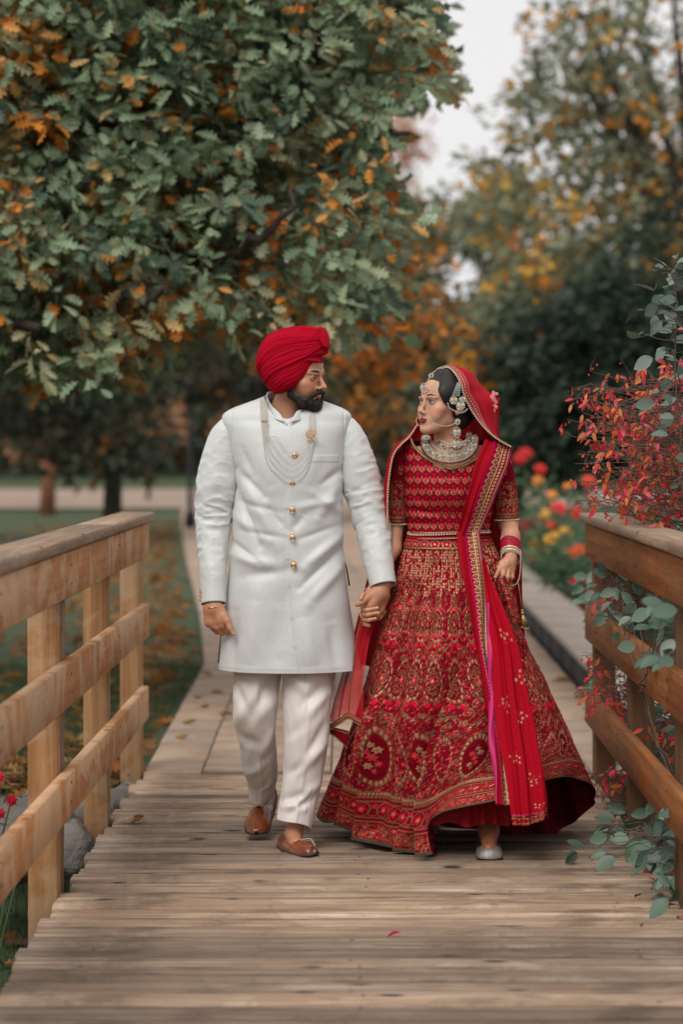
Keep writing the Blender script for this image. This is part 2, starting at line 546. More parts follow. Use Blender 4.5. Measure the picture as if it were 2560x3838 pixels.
def build_bridge():
    t = thing('footbridge', 'weathered timber footbridge deck of cross planks under the couple', 'footbridge', (0, 5.5, 0))
    meshes = [plank_mesh(k, 1.97 + 0.02 * (k % 3)) for k in range(9)]
    y = 10.58
    k = 0
    while y > -0.6:
        o = link('plank', meshes[k % 9], t, loc=(0.005 + random.uniform(-0.012, 0.012), y - 5.5, random.uniform(-0.0035, 0.0035)))
        o.rotation_euler = (random.uniform(-0.012, 0.012), random.uniform(-0.0015, 0.0015), random.uniform(-0.0018, 0.0018) + (math.pi if random.random() < 0.5 else 0))
        y -= 0.1440 + random.choice((0.001, 0.002, 0.002, 0.004, 0.009))
        k += 1
    for x in (-0.8, 0, 0.8):
        V, F = box_geo(x - 0.045, x + 0.045, -0.6, 10.6, -0.23, -0.04)
        obj('joist', V, F, M_POST_R, t)
    # screw heads along the joists
    b = Bag()
    yy = 10.58
    while yy > 3.2:
        for x in (-0.8, -0.02, 0.79):
            for dy in (-0.035, 0.035):
                if random.random() < 0.45:
                    th = np.arange(6) / 6 * 2 * np.pi
                    V = np.stack([x + random.uniform(-.03, .03) + 0.0055 * np.cos(th), yy + dy + 0.0045 * np.sin(th), np.full(6, 0.0042)], 1)
                    b.add(V, np.array([[0, 1, 2, 3], [0, 3, 4, 5]]))
        yy -= 0.1422
    s = b.build('screw_head', M_BOLT, t, smooth=False); tag(s, kind='stuff')
build_bridge()

def board(name, x0, x1, y0, y1, z0, z1, mat, parent, c=0.005, wob=0.0):
    """a board with rounded arrises, cut into short lengths so that it can be a little uneven"""
    V, F = box_geo(x0, x1, y0, y1, z0, z1, c)
    ctr = V.mean(0)
    o = link(name, mesh_np(name, V - ctr, F, mat), parent, loc=Vector(ctr) - world_loc(parent))
    fix_normals(o.data)
    o.rotation_euler = (random.uniform(-wob, wob), random.uniform(-wob, wob) * 2, random.uniform(-wob, wob))
    return o

def railing(side, posts, label, m_rail, m_post, joints):
    s = side
    t = thing('railing', label, 'railing', (s * 1.0, 5.5, 0))
    xi, xo = sorted((s * 0.950, s * 0.988))
    end = 10.60
    def run(name, z0, z1, x0, x1, cuts, mat, c=0.005):
        c_ = [1.2] + sorted(cuts) + [end - (0.0 if s < 0 else 0.14)]
        for a, b in zip(c_[:-1], c_[1:]):
            board(name, x0, x1, a + 0.0015, b - 0.0015, z0, z1, mat, t, c, 0.0006)
    run('top_board', 0.958, 1.108, xi, xo, joints[0], m_rail)
    run('middle_board', 0.606, 0.752, xi, xo, joints[1], m_rail)
    run('lower_board', 0.248, 0.392, xi, xo, joints[2], m_rail)
    cx = sorted((s * 0.925, s * 1.075))
    run('cap', 1.1155, 1.155, cx[0], cx[1], joints[3], M_CAP, 0.007)
    for y, dbl in posts:
        x0, x1 = sorted((s * 0.9905, s * 1.085))
        board('post', x0, x1, y - 0.047, y + 0.047, -0.62, 1.112, m_post, t, 0.006, 0.002)
        if dbl:
            board('post', x0, x1, y + 0.05, y + 0.142, -0.62, 1.112, m_post, t, 0.006, 0.002)
        b = Bag()
        for z in (0.30, 0.36, 0.65, 0.71, 1.0, 1.06):
            bag_add(b, ball_geo((s * 0.9495, y + random.uniform(-0.01, 0.01), z), (0.002, 0.005, 0.005), 6, 4))
        sc = b.build('screw_heads', M_BOLT, t, smooth=True); tag(sc, kind='stuff')
        V, F = tube_geo([(s * 0.984, y, -0.075), (s * 0.972, y, -0.075)], [0.016, 0.014], 10)
    return t
railing(-1, [(10.72, 0), (9.33, 0), (7.80, 1), (6.3, 0), (4.8, 0), (3.3, 0), (1.8, 0)],
        'pale cedar bridge railing with orange stained boards, beside the lawn and groom', M_RAIL_L, M_POST_L,
        ([8.85, 5.2], [8.62, 4.6], [9.55, 5.9], [8.9, 6.5, 3.6]))
railing(1, [(10.50, 0), (9.10, 0), (7.60, 1), (6.1, 0), (4.6, 0), (3.1, 0), (1.8, 0)],
        'brown bridge railing with dark stained boards, wrapped by leafy vine and red bush', M_RAIL_R, M_POST_R,
        ([6.1, 3.2], [7.6, 4.6], [6.1, 3.1], [7.4, 4.2]))

# kerb along the flower bed
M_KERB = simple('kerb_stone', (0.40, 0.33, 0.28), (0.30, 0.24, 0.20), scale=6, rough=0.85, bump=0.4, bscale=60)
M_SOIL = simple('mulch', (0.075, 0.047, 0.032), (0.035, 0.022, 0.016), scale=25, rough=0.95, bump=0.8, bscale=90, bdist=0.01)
M_KERB_SHADE = simple('shaded_kerb_face', (0.035, 0.030, 0.028), scale=8, rough=0.85, bump=0.4)  # shadow below the coping, put into the kerb body as near-black colour
def build_bed():
    t = thing('kerb', 'raised stone kerb edging the flower bed right of the path', 'kerb', (1.43, 18, 0))
    y = 11.4
    while y < 30:
        L = 0.9
        board('kerb_stone', 1.300 + random.uniform(-.004, .004), 1.62, y, y + L - 0.012, -0.1, 0.133, M_KERB_SHADE, t, 0.012, 0.002)
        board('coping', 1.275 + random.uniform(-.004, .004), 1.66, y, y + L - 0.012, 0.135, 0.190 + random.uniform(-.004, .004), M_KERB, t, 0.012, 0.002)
        y += L
    gx = np.linspace(1.63, 9, 26); gy = np.linspace(11.0, 32, 60)
    X, Y = np.meshgrid(gx, gy)
    Z = 0.10 + 0.04 * fbm(X * 2, Y * 2)
    o = obj('flower_bed', np.stack([X, Y, Z], -1).reshape(-1, 3), grid_faces(26, 60), M_SOIL, smooth=True)
    tag(o, kind='structure')
build_bed()
# ------------------------------------------------------------------ leaves
def leaf_template(kind):
    """outline in (across, along, up) with the stalk at the origin"""
    if kind == 'oak':
        st = [(0.0, 0.015), (0.10, 0.05), (0.20, 0.20), (0.27, 0.07), (0.40, 0.31), (0.47, 0.10), (0.62, 0.34), (0.70, 0.12), (0.84, 0.22), (0.90, 0.09), (1.0, 0.0)]
        fw = 0.06
    elif kind == 'oval':
        st = [(0.0, 0.0), (0.08, 0.13), (0.25, 0.27), (0.45, 0.32), (0.65, 0.28), (0.85, 0.15), (1.0, 0.0)]
        fw = 0.0
    elif kind == 'slim':
        st = [(0.0, 0.0), (0.2, 0.13), (0.45, 0.19), (0.75, 0.13), (1.0, 0.0)]
        fw = 0.0
    else:   # cheap rhomb
        st = [(0.0, 0.0), (0.45, 0.30), (1.0, 0.0)]
        fw = 0.0
    V, F = [], []
    n = len(st)
    for i, (y, w) in enumerate(st):
        bend = -0.16 * y * y
        V.append((0, y, bend - 0.03))
        yy = y + (fw if i % 2 == 0 and 0 < i < n - 1 else 0)
        V.append((-w, yy, bend + w * 0.22)); V.append((w, yy, bend + w * 0.22))
    for i in range(n - 1):
        a, b = i * 3, (i + 1) * 3
        F += [[a, b, a + 1], [a + 1, b, b + 1], [a, a + 2, b], [a + 2, b + 2, b]]
    return np.array(V, float), np.array(F)
LT = {k: leaf_template(k) for k in ('oak', 'oval', 'slim', 'rhomb')}

def leaf_frames(d, n):
    """unit along, normal and side from rough directions"""
    d = nrm(d); n = nrm(n - d * np.sum(n * d, 1, keepdims=True)); s = np.cross(d, n)
    return s, d, n
def leaves_mesh(bag, kind, C, D, N, S, colr):
    T, F = LT[kind]
    s, d, n = leaf_frames(D, N)
    k = len(C)
    curl = RNG.uniform(0.4, 1.8, (k, 1, 1))
    V = C[:, None] + S[:, None, None] * (T[None, :, 0:1] * s[:, None] + T[None, :, 1:2] * d[:, None] + T[None, :, 2:3] * curl * n[:, None])
    bag.add(V.reshape(-1, 3), (F[None] + (np.arange(k) * len(T))[:, None, None]).reshape(-1, 3), col=np.repeat(colr, len(T), 0))

def m_leaf(name, rough=0.6, trans=0.42, vary=0.3):
    t = NT(name)
    f = t.noise(t.coords((1, 1, 1)), 38, 3)
    c = t.mix(1.0, t.attr(), t.ramp(f, [(0.3, 1 - vary), (0.7, 1 + vary * 0.5)]), 'MULTIPLY')
    t.set(Base_Color=c, Roughness=rough)
    t.b.inputs['Specular IOR Level'].default_value = 0.3
    tr = t.n.new('ShaderNodeBsdfTranslucent')
    t.l.new(c, tr.inputs['Color'])
    ms = t.n.new('ShaderNodeMixShader'); ms.inputs['Fac'].default_value = trans
    t.l.new(t.b.outputs[0], ms.inputs[1]); t.l.new(tr.outputs[0], ms.inputs[2])
    t.l.new(ms.outputs[0], t.n['Material Output'].inputs['Surface'])
    return t.m
M_LEAF = m_leaf('leaf_skin')
M_BARK = simple('bark', (0.07, 0.052, 0.04), (0.03, 0.022, 0.018), scale=14, stretch=(3, 3, 0.6), rough=0.95, bump=0.8, bscale=30, bdist=0.02)
M_TWIG = simple('twig_bark', (0.16, 0.115, 0.085), (0.08, 0.06, 0.045), scale=20, rough=0.9)
M_DTWIG = simple('dark_twig', (0.035, 0.028, 0.022), scale=20, rough=0.9)

def pick(pal, w, n):
    pal = np.asarray(pal, float)
    i = RNG.choice(len(pal), n, p=np.asarray(w, float) / sum(w))
    return pal[i]

GREENS = [(0.33, 0.43, 0.27), (0.25, 0.355, 0.215), (0.41, 0.50, 0.34), (0.40, 0.41, 0.25), (0.15, 0.215, 0.15), (0.48, 0.46, 0.28)]
ORANGES = [(0.80, 0.32, 0.06), (0.75, 0.23, 0.04), (0.80, 0.46, 0.16), (0.66, 0.46, 0.20), (0.52, 0.17, 0.03)]

def in_poly(x, y, poly):
    poly = np.asarray(poly, float); r = np.zeros(len(x), bool)
    j = len(poly) - 1
    for i in range(len(poly)):
        xi, yi = poly[i]; xj, yj = poly[j]
        c = ((yi > y) != (yj > y)) & (x < (xj - xi) * (y - yi) / (yj - yi + 1e-12) + xi)
        r ^= c; j = i
    return r

def leaf_objects(parent, kind, C, D, N, S, colr, mat, shades=8, name='leaf'):
    """leaves one by one: alike leaves share a mesh"""
    T, F = LT[kind]
    base = world_loc(parent)
    order = np.argsort(colr @ np.array([1.0, 0.6, 0.2]) + colr[:, 0] * 3)
    groups = np.array_split(order, shades)
    s, d, n = leaf_frames(D, N)
    for gi, idx in enumerate(groups):
        if not len(idx): continue
        cc = colr[idx].mean(0)
        var = []
        for k in range(2):
            Tk = T.copy(); Tk[:, 2] *= (0.6, 1.7)[k]; Tk[:, 0] *= (1.0, 0.85)[k]
            var.append(mesh_np(name, Tk, F, mat, col=np.tile(cc, (len(T), 1)), smooth=True))
        for q, i in enumerate(idx):
            m = Matrix(((s[i][0] * S[i], d[i][0] * S[i], n[i][0] * S[i], C[i][0] - base[0]),
                        (s[i][1] * S[i], d[i][1] * S[i], n[i][1] * S[i], C[i][1] - base[1]),
                        (s[i][2] * S[i], d[i][2] * S[i], n[i][2] * S[i], C[i][2] - base[2]), (0, 0, 0, 1)))
            link(name, var[q % 2], parent, mat4=m)

def sprays(centers, out, per, size, spread, col_fn, droop=0.25, flat=0.6):
    """leafy twigs: per leaves set round each centre"""
    n = len(centers)
    d0 = nrm(out + RNG.normal(0, 0.35, (n, 3)))
    d0[:, 2] -= droop; d0 = nrm(d0)
    t = RNG.random((n, per, 1))
    side = RNG.normal(0, 1, (n, per, 3))
    C = centers[:, None] + d0[:, None] * (t - 0.5) * spread * 2 + side * spread * 0.16
    D = nrm(d0[:, None] * 0.8 + side * 0.75 * np.array([1, 1, 0.55]))
    up = np.array([0, -0.75, 0.65])
    N = nrm(up[None, None] * flat + RNG.normal(0, 0.5, (n, per, 3)))
    S = size * RNG.uniform(0.6, 1.2, (n, per))
    colr = col_fn(n, per, C)
    return C.reshape(-1, 3), D.reshape(-1, 3), N.reshape(-1, 3), S.ravel(), colr.reshape(-1, 3)

def spray_twigs(bag, centers, out, spread, r=0.004, droop=0.25):
    for c, o_ in zip(centers, out):
        d = nrm(np.array(o_) + RNG.normal(0, 0.2, 3)); d[2] -= droop
        bag_add(bag, tube_geo([c - d * spread * 1.4, c - d * spread * 0.3 + (0, 0, 0.01), c + d * spread * 0.7], [r * 1.4, r, r * 0.5], 4, False))

# ------------------------------------------------------------------ the oak reaching in from the left
OAK_POLY = [(-400, -500), (940, -500), (955, 0), (985, 60), (970, 120), (1040, 165), (960, 190), (905, 195), (870, 225), (825, 265), (845, 345), (880, 400), (895, 460),
            (908, 545), (890, 600), (870, 650), (860, 700), (835, 765), (800, 745), (740, 735), (700, 700), (640, 715), (590, 765), (550, 760),
            (480, 690), (420, 715), (370, 740), (330, 800), (270, 860), (150, 840), (100, 860), (40, 800), (-60, 830), (-400, 800)]
def build_oak():
    t = thing('oak_tree', 'large oak with lobed green leaves turning orange, overhanging the lawn behind the groom', 'tree', (-4.6, 15.2, 0))
    # trunk and limbs
    b = Bag()
    bag_add(b, tube_geo([(-4.6, 15.2, -0.3), (-4.55, 15.2, 1.2), (-4.4, 15.1, 3.0), (-4.2, 15.0, 5.2), (-4.0, 14.9, 8.0)], [0.42, 0.33, 0.28, 0.22, 0.1], 14))
    b.build('trunk', M_BARK, t)
    limbs = [[(-4.3, 15.05, 3.4), (-2.6, 14.6, 4.1), (-1.2, 14.2, 3.9), (0.1, 14.0, 3.75)],
             [(-4.2, 15.0, 4.6), (-2.2, 14.4, 4.9), (-0.6, 13.9, 5.0), (0.6, 13.5, 4.0)],
             [(-4.45, 15.1, 2.6), (-3.0, 14.2, 3.0), (-1.8, 13.3, 2.6), (-0.8, 12.7, 2.3)],
             [(-4.45, 15.1, 2.2), (-3.2, 13.6, 2.4), (-2.4, 12.6, 2.2), (-1.6, 12.0, 2.0)],
             [(-4.3, 15.0, 3.8), (-3.0, 13.6, 3.6), (-2.0, 12.9, 3.3), (-1.0, 12.5, 2.9)],
             [(-4.0, 14.9, 6.2), (-2.4, 14.2, 6.4), (-0.9, 13.8, 5.8), (0.3, 13.4, 5.2)]]
    limbs += [[P(430, 420, 14.0), P(640, 330, 13.2), P(800, 300, 12.4), P(935, 292, 11.9)], [P(560, 250, 13.6), P(690, 190, 12.8), P(720, 110, 12.3), P(760, 60, 12.1)], [P(150, 760, 13.5), P(260, 700, 12.6), P(330, 690, 12.0), P(390, 660, 11.8)], [P(300, 620, 13.5), P(480, 600, 12.6), P(600, 560, 12.0), P(690, 430, 11.8)]]
    for L in limbs:
        p = cr(L, np.linspace(0, 1, 16)) + RNG.normal(0, 0.03, (16, 3))
        bb = Bag(); bag_add(bb, tube_geo(p, np.linspace(0.10, 0.02, 16) if L[0][0] < -3.9 else np.linspace(0.045, 0.012, 16), 8))
        bb.build('branch', M_BARK, t)
    # crown: twigs through a volume about three metres deep
    def sample(n, y0, y1, poly=OAK_POLY, pad=0):
        out = []
        while len(out) < n:
            x = RNG.uniform(-330, 1100, n * 2); y = RNG.uniform(-330, 880, n * 2)
            m = in_poly(x, y, poly)
            for a, c in zip(x[m], y[m]):
                Y = RNG.uniform(y0, y1)
                out.append(P(a, c, Y))
                if len(out) >= n: break
        return np.array(out)
    def colours(p_or, dark):
        def f(n, per, C):
            dens = fbm(C[:, 0, 0] * 1.1, C[:, 0, 2] * 1.1, C[:, 0, 1] * 0.6, 2)
            xr = C[:, 0, 0]; zr = C[:, 0, 2]
            lower = np.clip((4.4 - zr) / 1.5, 0.15, 1) * np.clip((0.3 - xr) / 1.0, 0.5, 1.25)
            po = np.clip(p_or * (0.55 + 2.4 * dens.clip(-0.15, 1)), 0.01, 0.75) * lower
            isor = RNG.random(n) < po
            g = pick(GREENS, [4, 4, 3, 2, 4, 1], n); o_ = pick(ORANGES, [4, 2, 3, 3, 1], n)
            base = np.where(isor[:, None], o_, g)
            mixk = RNG.random((n, per, 1))
            c = np.repeat(base[:, None], per, 1)
            # single leaves that differ from their twig
            alt = pick(ORANGES, [3, 2, 4, 5, 1], n * per).reshape(n, per, 3)
            c = np.where((mixk < 0.045 + 0.10 * isor[:, None, None]) & ~isor[:, None, None], alt, c)
            c = np.where((mixk > 0.65) & isor[:, None, None], pick(GREENS, [1, 1, 3, 3, 0, 3], n * per).reshape(n, per, 3), c)
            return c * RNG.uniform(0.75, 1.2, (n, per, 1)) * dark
        return f
    def hollow(C):
        """bays in the crown where one looks into its inside"""
        f = fbm(C[:, 0] * 0.85 + 3, C[:, 2] * 0.95, 5.0, 2)
        return f > -0.55
    front = sample(1550, 11.9, 13.5)
    front = front[hollow(front)]
    keep = (front[:, 2] < 4.4) | (RNG.random(len(front)) < 0.5)
    front = front[keep]
    mid = sample(1350, 13.4, 15.0)
    back = sample(1100, 15.0, 16.5)
    out = lambda c: nrm(c - np.array([-4.0, 16.5, 4.2]))
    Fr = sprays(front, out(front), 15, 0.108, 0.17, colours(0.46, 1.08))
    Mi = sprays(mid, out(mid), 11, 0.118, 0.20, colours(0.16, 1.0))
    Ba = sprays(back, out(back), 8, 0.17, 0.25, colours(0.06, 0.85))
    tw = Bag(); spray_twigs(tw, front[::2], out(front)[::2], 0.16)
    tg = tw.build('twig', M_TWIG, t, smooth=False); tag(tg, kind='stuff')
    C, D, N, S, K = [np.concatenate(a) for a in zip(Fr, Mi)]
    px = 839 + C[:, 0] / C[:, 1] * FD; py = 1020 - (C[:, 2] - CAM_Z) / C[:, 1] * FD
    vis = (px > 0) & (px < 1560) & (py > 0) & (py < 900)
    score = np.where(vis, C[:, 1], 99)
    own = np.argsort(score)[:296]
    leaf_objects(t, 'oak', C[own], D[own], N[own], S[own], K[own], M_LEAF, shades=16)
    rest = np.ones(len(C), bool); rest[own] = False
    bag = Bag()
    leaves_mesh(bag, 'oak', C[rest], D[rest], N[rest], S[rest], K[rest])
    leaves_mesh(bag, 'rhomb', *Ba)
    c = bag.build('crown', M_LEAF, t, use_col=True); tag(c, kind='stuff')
build_oak()

# ------------------------------------------------------------------ trees far behind
def bg_tree(name, label, base, height, crowns, pal, w, n, size, trunk_r=0.22, fork=True, group=None, sharpgap=0.0, bark=None, kind='rhomb'):
    """crowns: ellipsoid lobes (x, y, z, rx, ry, rz) in world metres"""
    t = thing(name, label, 'tree' if 'tree' in name or 'pine' in name or 'maple' in name else 'shrub', base, group)
    x0, y0, z0 = base
    if trunk_r:
        b = Bag()
        bag_add(b, tube_geo([(x0, y0, -0.2), (x0 + 0.05, y0, height * 0.3), (x0 - 0.05, y0, height * 0.62), (x0 + 0.1, y0, height * 0.9)], [trunk_r * 1.25, trunk_r, trunk_r * 0.6, trunk_r * 0.2], 10))
        if fork:
            for c in crowns[:5]:
                m = np.array([x0, y0, height * 0.35]); e = np.array(c[:3])
                bag_add(b, tube_geo([m, m * 0.5 + e * 0.5 + (0, 0, 0.3), e], [trunk_r * 0.6, trunk_r * 0.4, trunk_r * 0.1], 6, False))
        b.build('trunk', bark or M_BARK, t)
    vol = np.array([c[3] * c[4] * c[5] for c in crowns]); vol = vol ** 0.75
    cnt = (vol / vol.sum() * n / 7).astype(int) + 3
    bag = Bag()
    for c, k in zip(crowns, cnt):
        q = nrm(RNG.normal(0, 1, (k, 3))) * (RNG.random((k, 1)) ** 0.35)
        C = np.array(c[:3]) + q * np.array(c[3:])
        lump = fbm(C[:, 0] * 2.2 / c[3] + 5, C[:, 2] * 2.2 / c[5], C[:, 1] / c[4], 2)
        C = C[lump > -0.28 + sharpgap]
        kk = len(C)
        if not kk: continue
        base_c = pick(pal, w, kk)
        def cf(n_, per, Cx, base_c=base_c):
            return np.repeat(base_c[:, None], per, 1) * RNG.uniform(0.75, 1.25, (n_, per, 1))
        a = sprays(C, nrm(C - np.array(c[:3]) + 1e-3), 7, size, size * 1.3, cf)
        leaves_mesh(bag, kind, *a)
    cr_ = bag.build('crown', M_LEAF, t, use_col=True); tag(cr_, kind='stuff')
    return t

G2 = [(0.31, 0.34, 0.21), (0.23, 0.27, 0.17), (0.38, 0.39, 0.24), (0.17, 0.205, 0.14)]
OR2 = [(0.88, 0.42, 0.06), (0.88, 0.33, 0.04), (0.85, 0.52, 0.10)]
def build_far():
    def L(xd, yd, Y, rx, rz, ry=None):
        x, y, z = P(xd, yd, Y)
        return (x, y, z, rx, ry or rx, rz)
    # tall tree at right, leaves turning
    bg_tree('turning_tree', 'tall loose green tree full of orange autumn leaves at upper right', (6.6, 36, 0), 7,
            [L(1400, 330, 34, 1.64, 1.52), L(1270, 430, 33.5, 1.41, 1.41), L(1500, 520, 34, 1.76, 1.52), L(1245, 500, 34, 0.94, 1.17), L(1350, 600, 33, 1.77, 1.30),
             L(1560, 300, 35, 1.40, 2.10), L(1280, 210, 34, 0.94, 0.94), L(1390, 120, 34.5, 1.17, 1.05), L(1150, 430, 34, 0.59, 0.64), L(1700, 500, 35, 1.87, 2.57), L(1310, 730, 33, 1.30, 0.94), L(1480, 700, 33, 1.53, 0.94)],
            G2 + OR2, [9, 8, 8, 3, 2.2, 1.3, 2.2], 10500, 0.17, fork=False)
    bg_tree('turning_tree', 'bare topped tree with sky showing through its twigs, top right corner', (4.6, 33, 0), 9,
            [L(1480, 120, 33, 1.5, 1.5), L(1330, 20, 33, 1.0, 1.2), L(1540, -60, 33, 1.6, 1.6), L(1290, 110, 33, 0.6, 1.0), L(1560, 260, 33, 1.0, 1.4)],
            G2 + OR2, [6, 6, 5, 4, 1.5, 1.0, 0.8], 3600, 0.15, sharpgap=0.2)
    # trees across the middle
    bg_tree('olive_tree', 'olive green rounded tree beyond the path, between sky gap and bride', (2.9, 46, 0), 6,
            [L(1080, 520, 46, 1.4, 0.6), L(1240, 660, 45, 1.1, 1.1), L(940, 600, 46, 0.7, 1.2), L(1180, 830, 45, 1.8, 1.1), L(1170, 450, 47, 0.7, 0.7), L(1000, 900, 45, 1.5, 1.3), L(1060, 780, 45, 1.4, 0.7), L(1130, 470, 46, 0.7, 0.5)],
            G2 + OR2, [8, 8, 5, 7, 0.5, 0.3, 0.7], 8000, 0.24, 0.12)
    bg_tree('maple_tree', 'bright orange maple drooping behind and above the couple', (1.36, 28.5, 0), 3.6,
            [L(930, 640, 26, 0.45, 0.28), L(905, 745, 25, 0.55, 0.28), L(970, 770, 25, 0.4, 0.12), L(960, 560, 27, 0.3, 0.4), L(880, 800, 26, 0.45, 0.25), L(830, 860, 26, 0.5, 0.3), L(850, 960, 27, 0.4, 0.3), L(1000, 690, 27, 0.3, 0.2)],
            [(0.80, 0.30, 0.05), (0.62, 0.30, 0.08), (0.40, 0.22, 0.08), (0.15, 0.13, 0.07)], [3, 3, 4, 5], 2600, 0.13, 0.045, fork=False)
    bg_tree('maple_tree', 'small yellow orange maple seen just behind the veil', (1.75, 34, 0), 2.6,
            [L(1130, 850, 34, 0.35, 0.45), L(1150, 900, 34, 0.3, 0.3), L(1110, 820, 34, 0.25, 0.3)],
            [(0.85, 0.42, 0.05), (0.7, 0.3, 0.04), (0.25, 0.17, 0.06)], [4, 2, 2], 700, 0.15, 0.05)
    bg_tree('maple_tree', 'pale peach coloured far tree against the sky', (1.3, 82, 0), 11,
            [L(945, 290, 82, 0.9, 0.7), L(930, 350, 82, 0.75, 0.65), L(965, 330, 82, 0.7, 0.6), L(920, 270, 82, 0.4, 0.5), L(910, 420, 82, 0.8, 0.7)],
            [(0.62, 0.36, 0.22), (0.7, 0.42, 0.28), (0.55, 0.27, 0.14)], [3, 3, 2], 750, 0.22, 0.07, sharpgap=-0.1)
    # dark evergreen shrub mass at right
    DK = [(0.075, 0.112, 0.075), (0.042, 0.066, 0.045), (0.12, 0.165, 0.115), (0.02, 0.034, 0.024)]
    bg_tree('evergreen_shrub', 'dark green clipped evergreen shrub behind the flower bed', (2.95, 31, 0), 2.0,
            [L(1330, 790, 31, 1.2, 0.95), L(1250, 880, 31, 0.78, 0.95), L(1440, 840, 30.5, 1.0, 1.25), L(1340, 980, 31, 1.2, 0.9), L(1420, 730, 31, 0.78, 0.65), L(1230, 980, 31, 0.6, 0.65)],
            DK, [4, 5, 2.2, 4], 8500, 0.16, 0.0)
    bg_tree('evergreen_shrub', 'taller deep green evergreen shrub at the right edge', (5.0, 31.5, 0), 3.0,
            [L(1560, 720, 31.5, 1.25, 1.6), L(1650, 900, 31.5, 1.6, 1.5), L(1500, 930, 31, 0.8, 1.1), L(1500, 640, 32, 1.0, 0.9)],
            DK, [4, 5, 2, 4], 5500, 0.14, 0.0)
    # left background, dark foliage
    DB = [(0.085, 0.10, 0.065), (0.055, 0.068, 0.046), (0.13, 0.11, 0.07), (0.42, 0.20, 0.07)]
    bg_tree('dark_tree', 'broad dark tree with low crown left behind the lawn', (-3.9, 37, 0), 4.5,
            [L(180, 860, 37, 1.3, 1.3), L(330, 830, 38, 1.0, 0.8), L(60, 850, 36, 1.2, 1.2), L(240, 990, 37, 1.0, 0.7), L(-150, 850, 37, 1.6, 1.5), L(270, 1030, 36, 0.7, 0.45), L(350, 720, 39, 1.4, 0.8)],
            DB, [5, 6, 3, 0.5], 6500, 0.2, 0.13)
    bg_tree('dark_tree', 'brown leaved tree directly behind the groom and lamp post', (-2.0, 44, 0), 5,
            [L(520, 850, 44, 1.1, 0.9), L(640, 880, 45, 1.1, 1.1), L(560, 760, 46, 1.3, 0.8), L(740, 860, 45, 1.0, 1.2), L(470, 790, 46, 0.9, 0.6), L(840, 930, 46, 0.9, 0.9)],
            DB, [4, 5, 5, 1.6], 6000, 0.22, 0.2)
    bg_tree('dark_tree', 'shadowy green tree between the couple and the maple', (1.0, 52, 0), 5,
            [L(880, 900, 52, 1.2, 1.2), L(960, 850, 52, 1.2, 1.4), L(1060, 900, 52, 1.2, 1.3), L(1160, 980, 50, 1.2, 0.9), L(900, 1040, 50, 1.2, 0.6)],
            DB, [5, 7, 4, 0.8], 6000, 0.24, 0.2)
    bg_tree('red_stemmed_tree', 'slender leaning tree with reddish trunk beside the cross path at left', (-6.6, 50, 0), 3.2,
            [L(100, 930, 50, 0.8, 0.6), L(30, 960, 50, 0.7, 0.5)], DB, [4, 4, 3, 1], 900, 0.22, 0.14, bark=simple('red_bark', (0.30, 0.12, 0.06), scale=5, rough=0.9))
    bg_tree('copper_shrub', 'tan and copper coloured shrub glowing far behind the left lawn', (-5.6, 62, 0), 2.2,
            [L(375, 930, 62, 0.7, 1.0), L(330, 960, 62, 0.5, 0.7), L(560, 930, 64, 0.6, 0.9), L(40, 980, 60, 1.2, 0.7)], [(0.62, 0.34, 0.18), (0.45, 0.30, 0.18), (0.30, 0.24, 0.15)], [3, 3, 2], 1600, 0.25, 0.05)
    # the wood that closes the view
    bag = Bag()
    n = 5200
    x = RNG.uniform(-34, 34, n); y = RNG.uniform(88, 112, n)
    top = 5.5 + 1.8 * fbm(x * 0.35, 2.0) + np.where(x < -1, 2.0, 0) + np.where(x > 5, 3.0, 0) - np.where((x > 1.5) & (x < 5), 0.6, 0)
    z = RNG.random(n) ** 0.9 * top
    z = np.where((np.abs(x - 3.6) < 0.9) & (np.abs(z - 6.2) < 0.9), 1.0, z)
    C = np.stack([x, y, z], 1)
    def cf(n_, per, Cx):
        b = pick([(0.11, 0.13, 0.09), (0.075, 0.09, 0.065), (0.17, 0.15, 0.10), (0.5, 0.28, 0.12)], [5, 5, 3, 0.6], n_)
        return np.repeat(b[:, None], per, 1) * RNG.uniform(0.8, 1.2, (n_, per, 1))
    leaves_mesh(bag, 'rhomb', *sprays(C, nrm(RNG.normal(0, 1, (n, 3))), 6, 0.75, 0.8, cf))
    o = bag.build('distant_wood', M_LEAF, None, use_col=True)
    tag(o, 'far wood of mixed autumn trees closing the view', 'trees', kind='stuff')
build_far()

# lamp post and brick house far left
M_IRON = simple('black_iron', (0.02, 0.02, 0.022), rough=0.5, metal=0.5)
def build_lamp():
    x, y, _ = P(436, 1100, 42)
    t = thing('lamp_post', 'slim black lamp post on the far lawn left of the groom', 'lamp post', (x, y, 0))
    b = Bag(); bag_add(b, tube_geo([(x, y, -0.1), (x, y, 0.25), (x, y, 0.3), (x, y, 2.1)], [0.11, 0.1, 0.05, 0.04], 10)); b.build('post', M_IRON, t)
    b = Bag(); bag_add(b, tube_geo([(x, y, 2.1), (x, y, 2.16), (x, y, 2.45), (x, y, 2.55), (x, y, 2.62)], [0.05, 0.11, 0.16, 0.19, 0.02], 8)); b.build('lantern', M_IRON, t)
build_lamp()
# ------------------------------------------------------------------ solid modelling on a grid, for bodies
def axis_pts(segs):
    """segs: list of (start, end, step)"""
    out = []
    for a, b, st in segs:
        n = max(2, int(round((b - a) / st)))
        out.append(np.linspace(a, b, n, endpoint=False))
    out.append([segs[-1][1]])
    return np.concatenate(out)

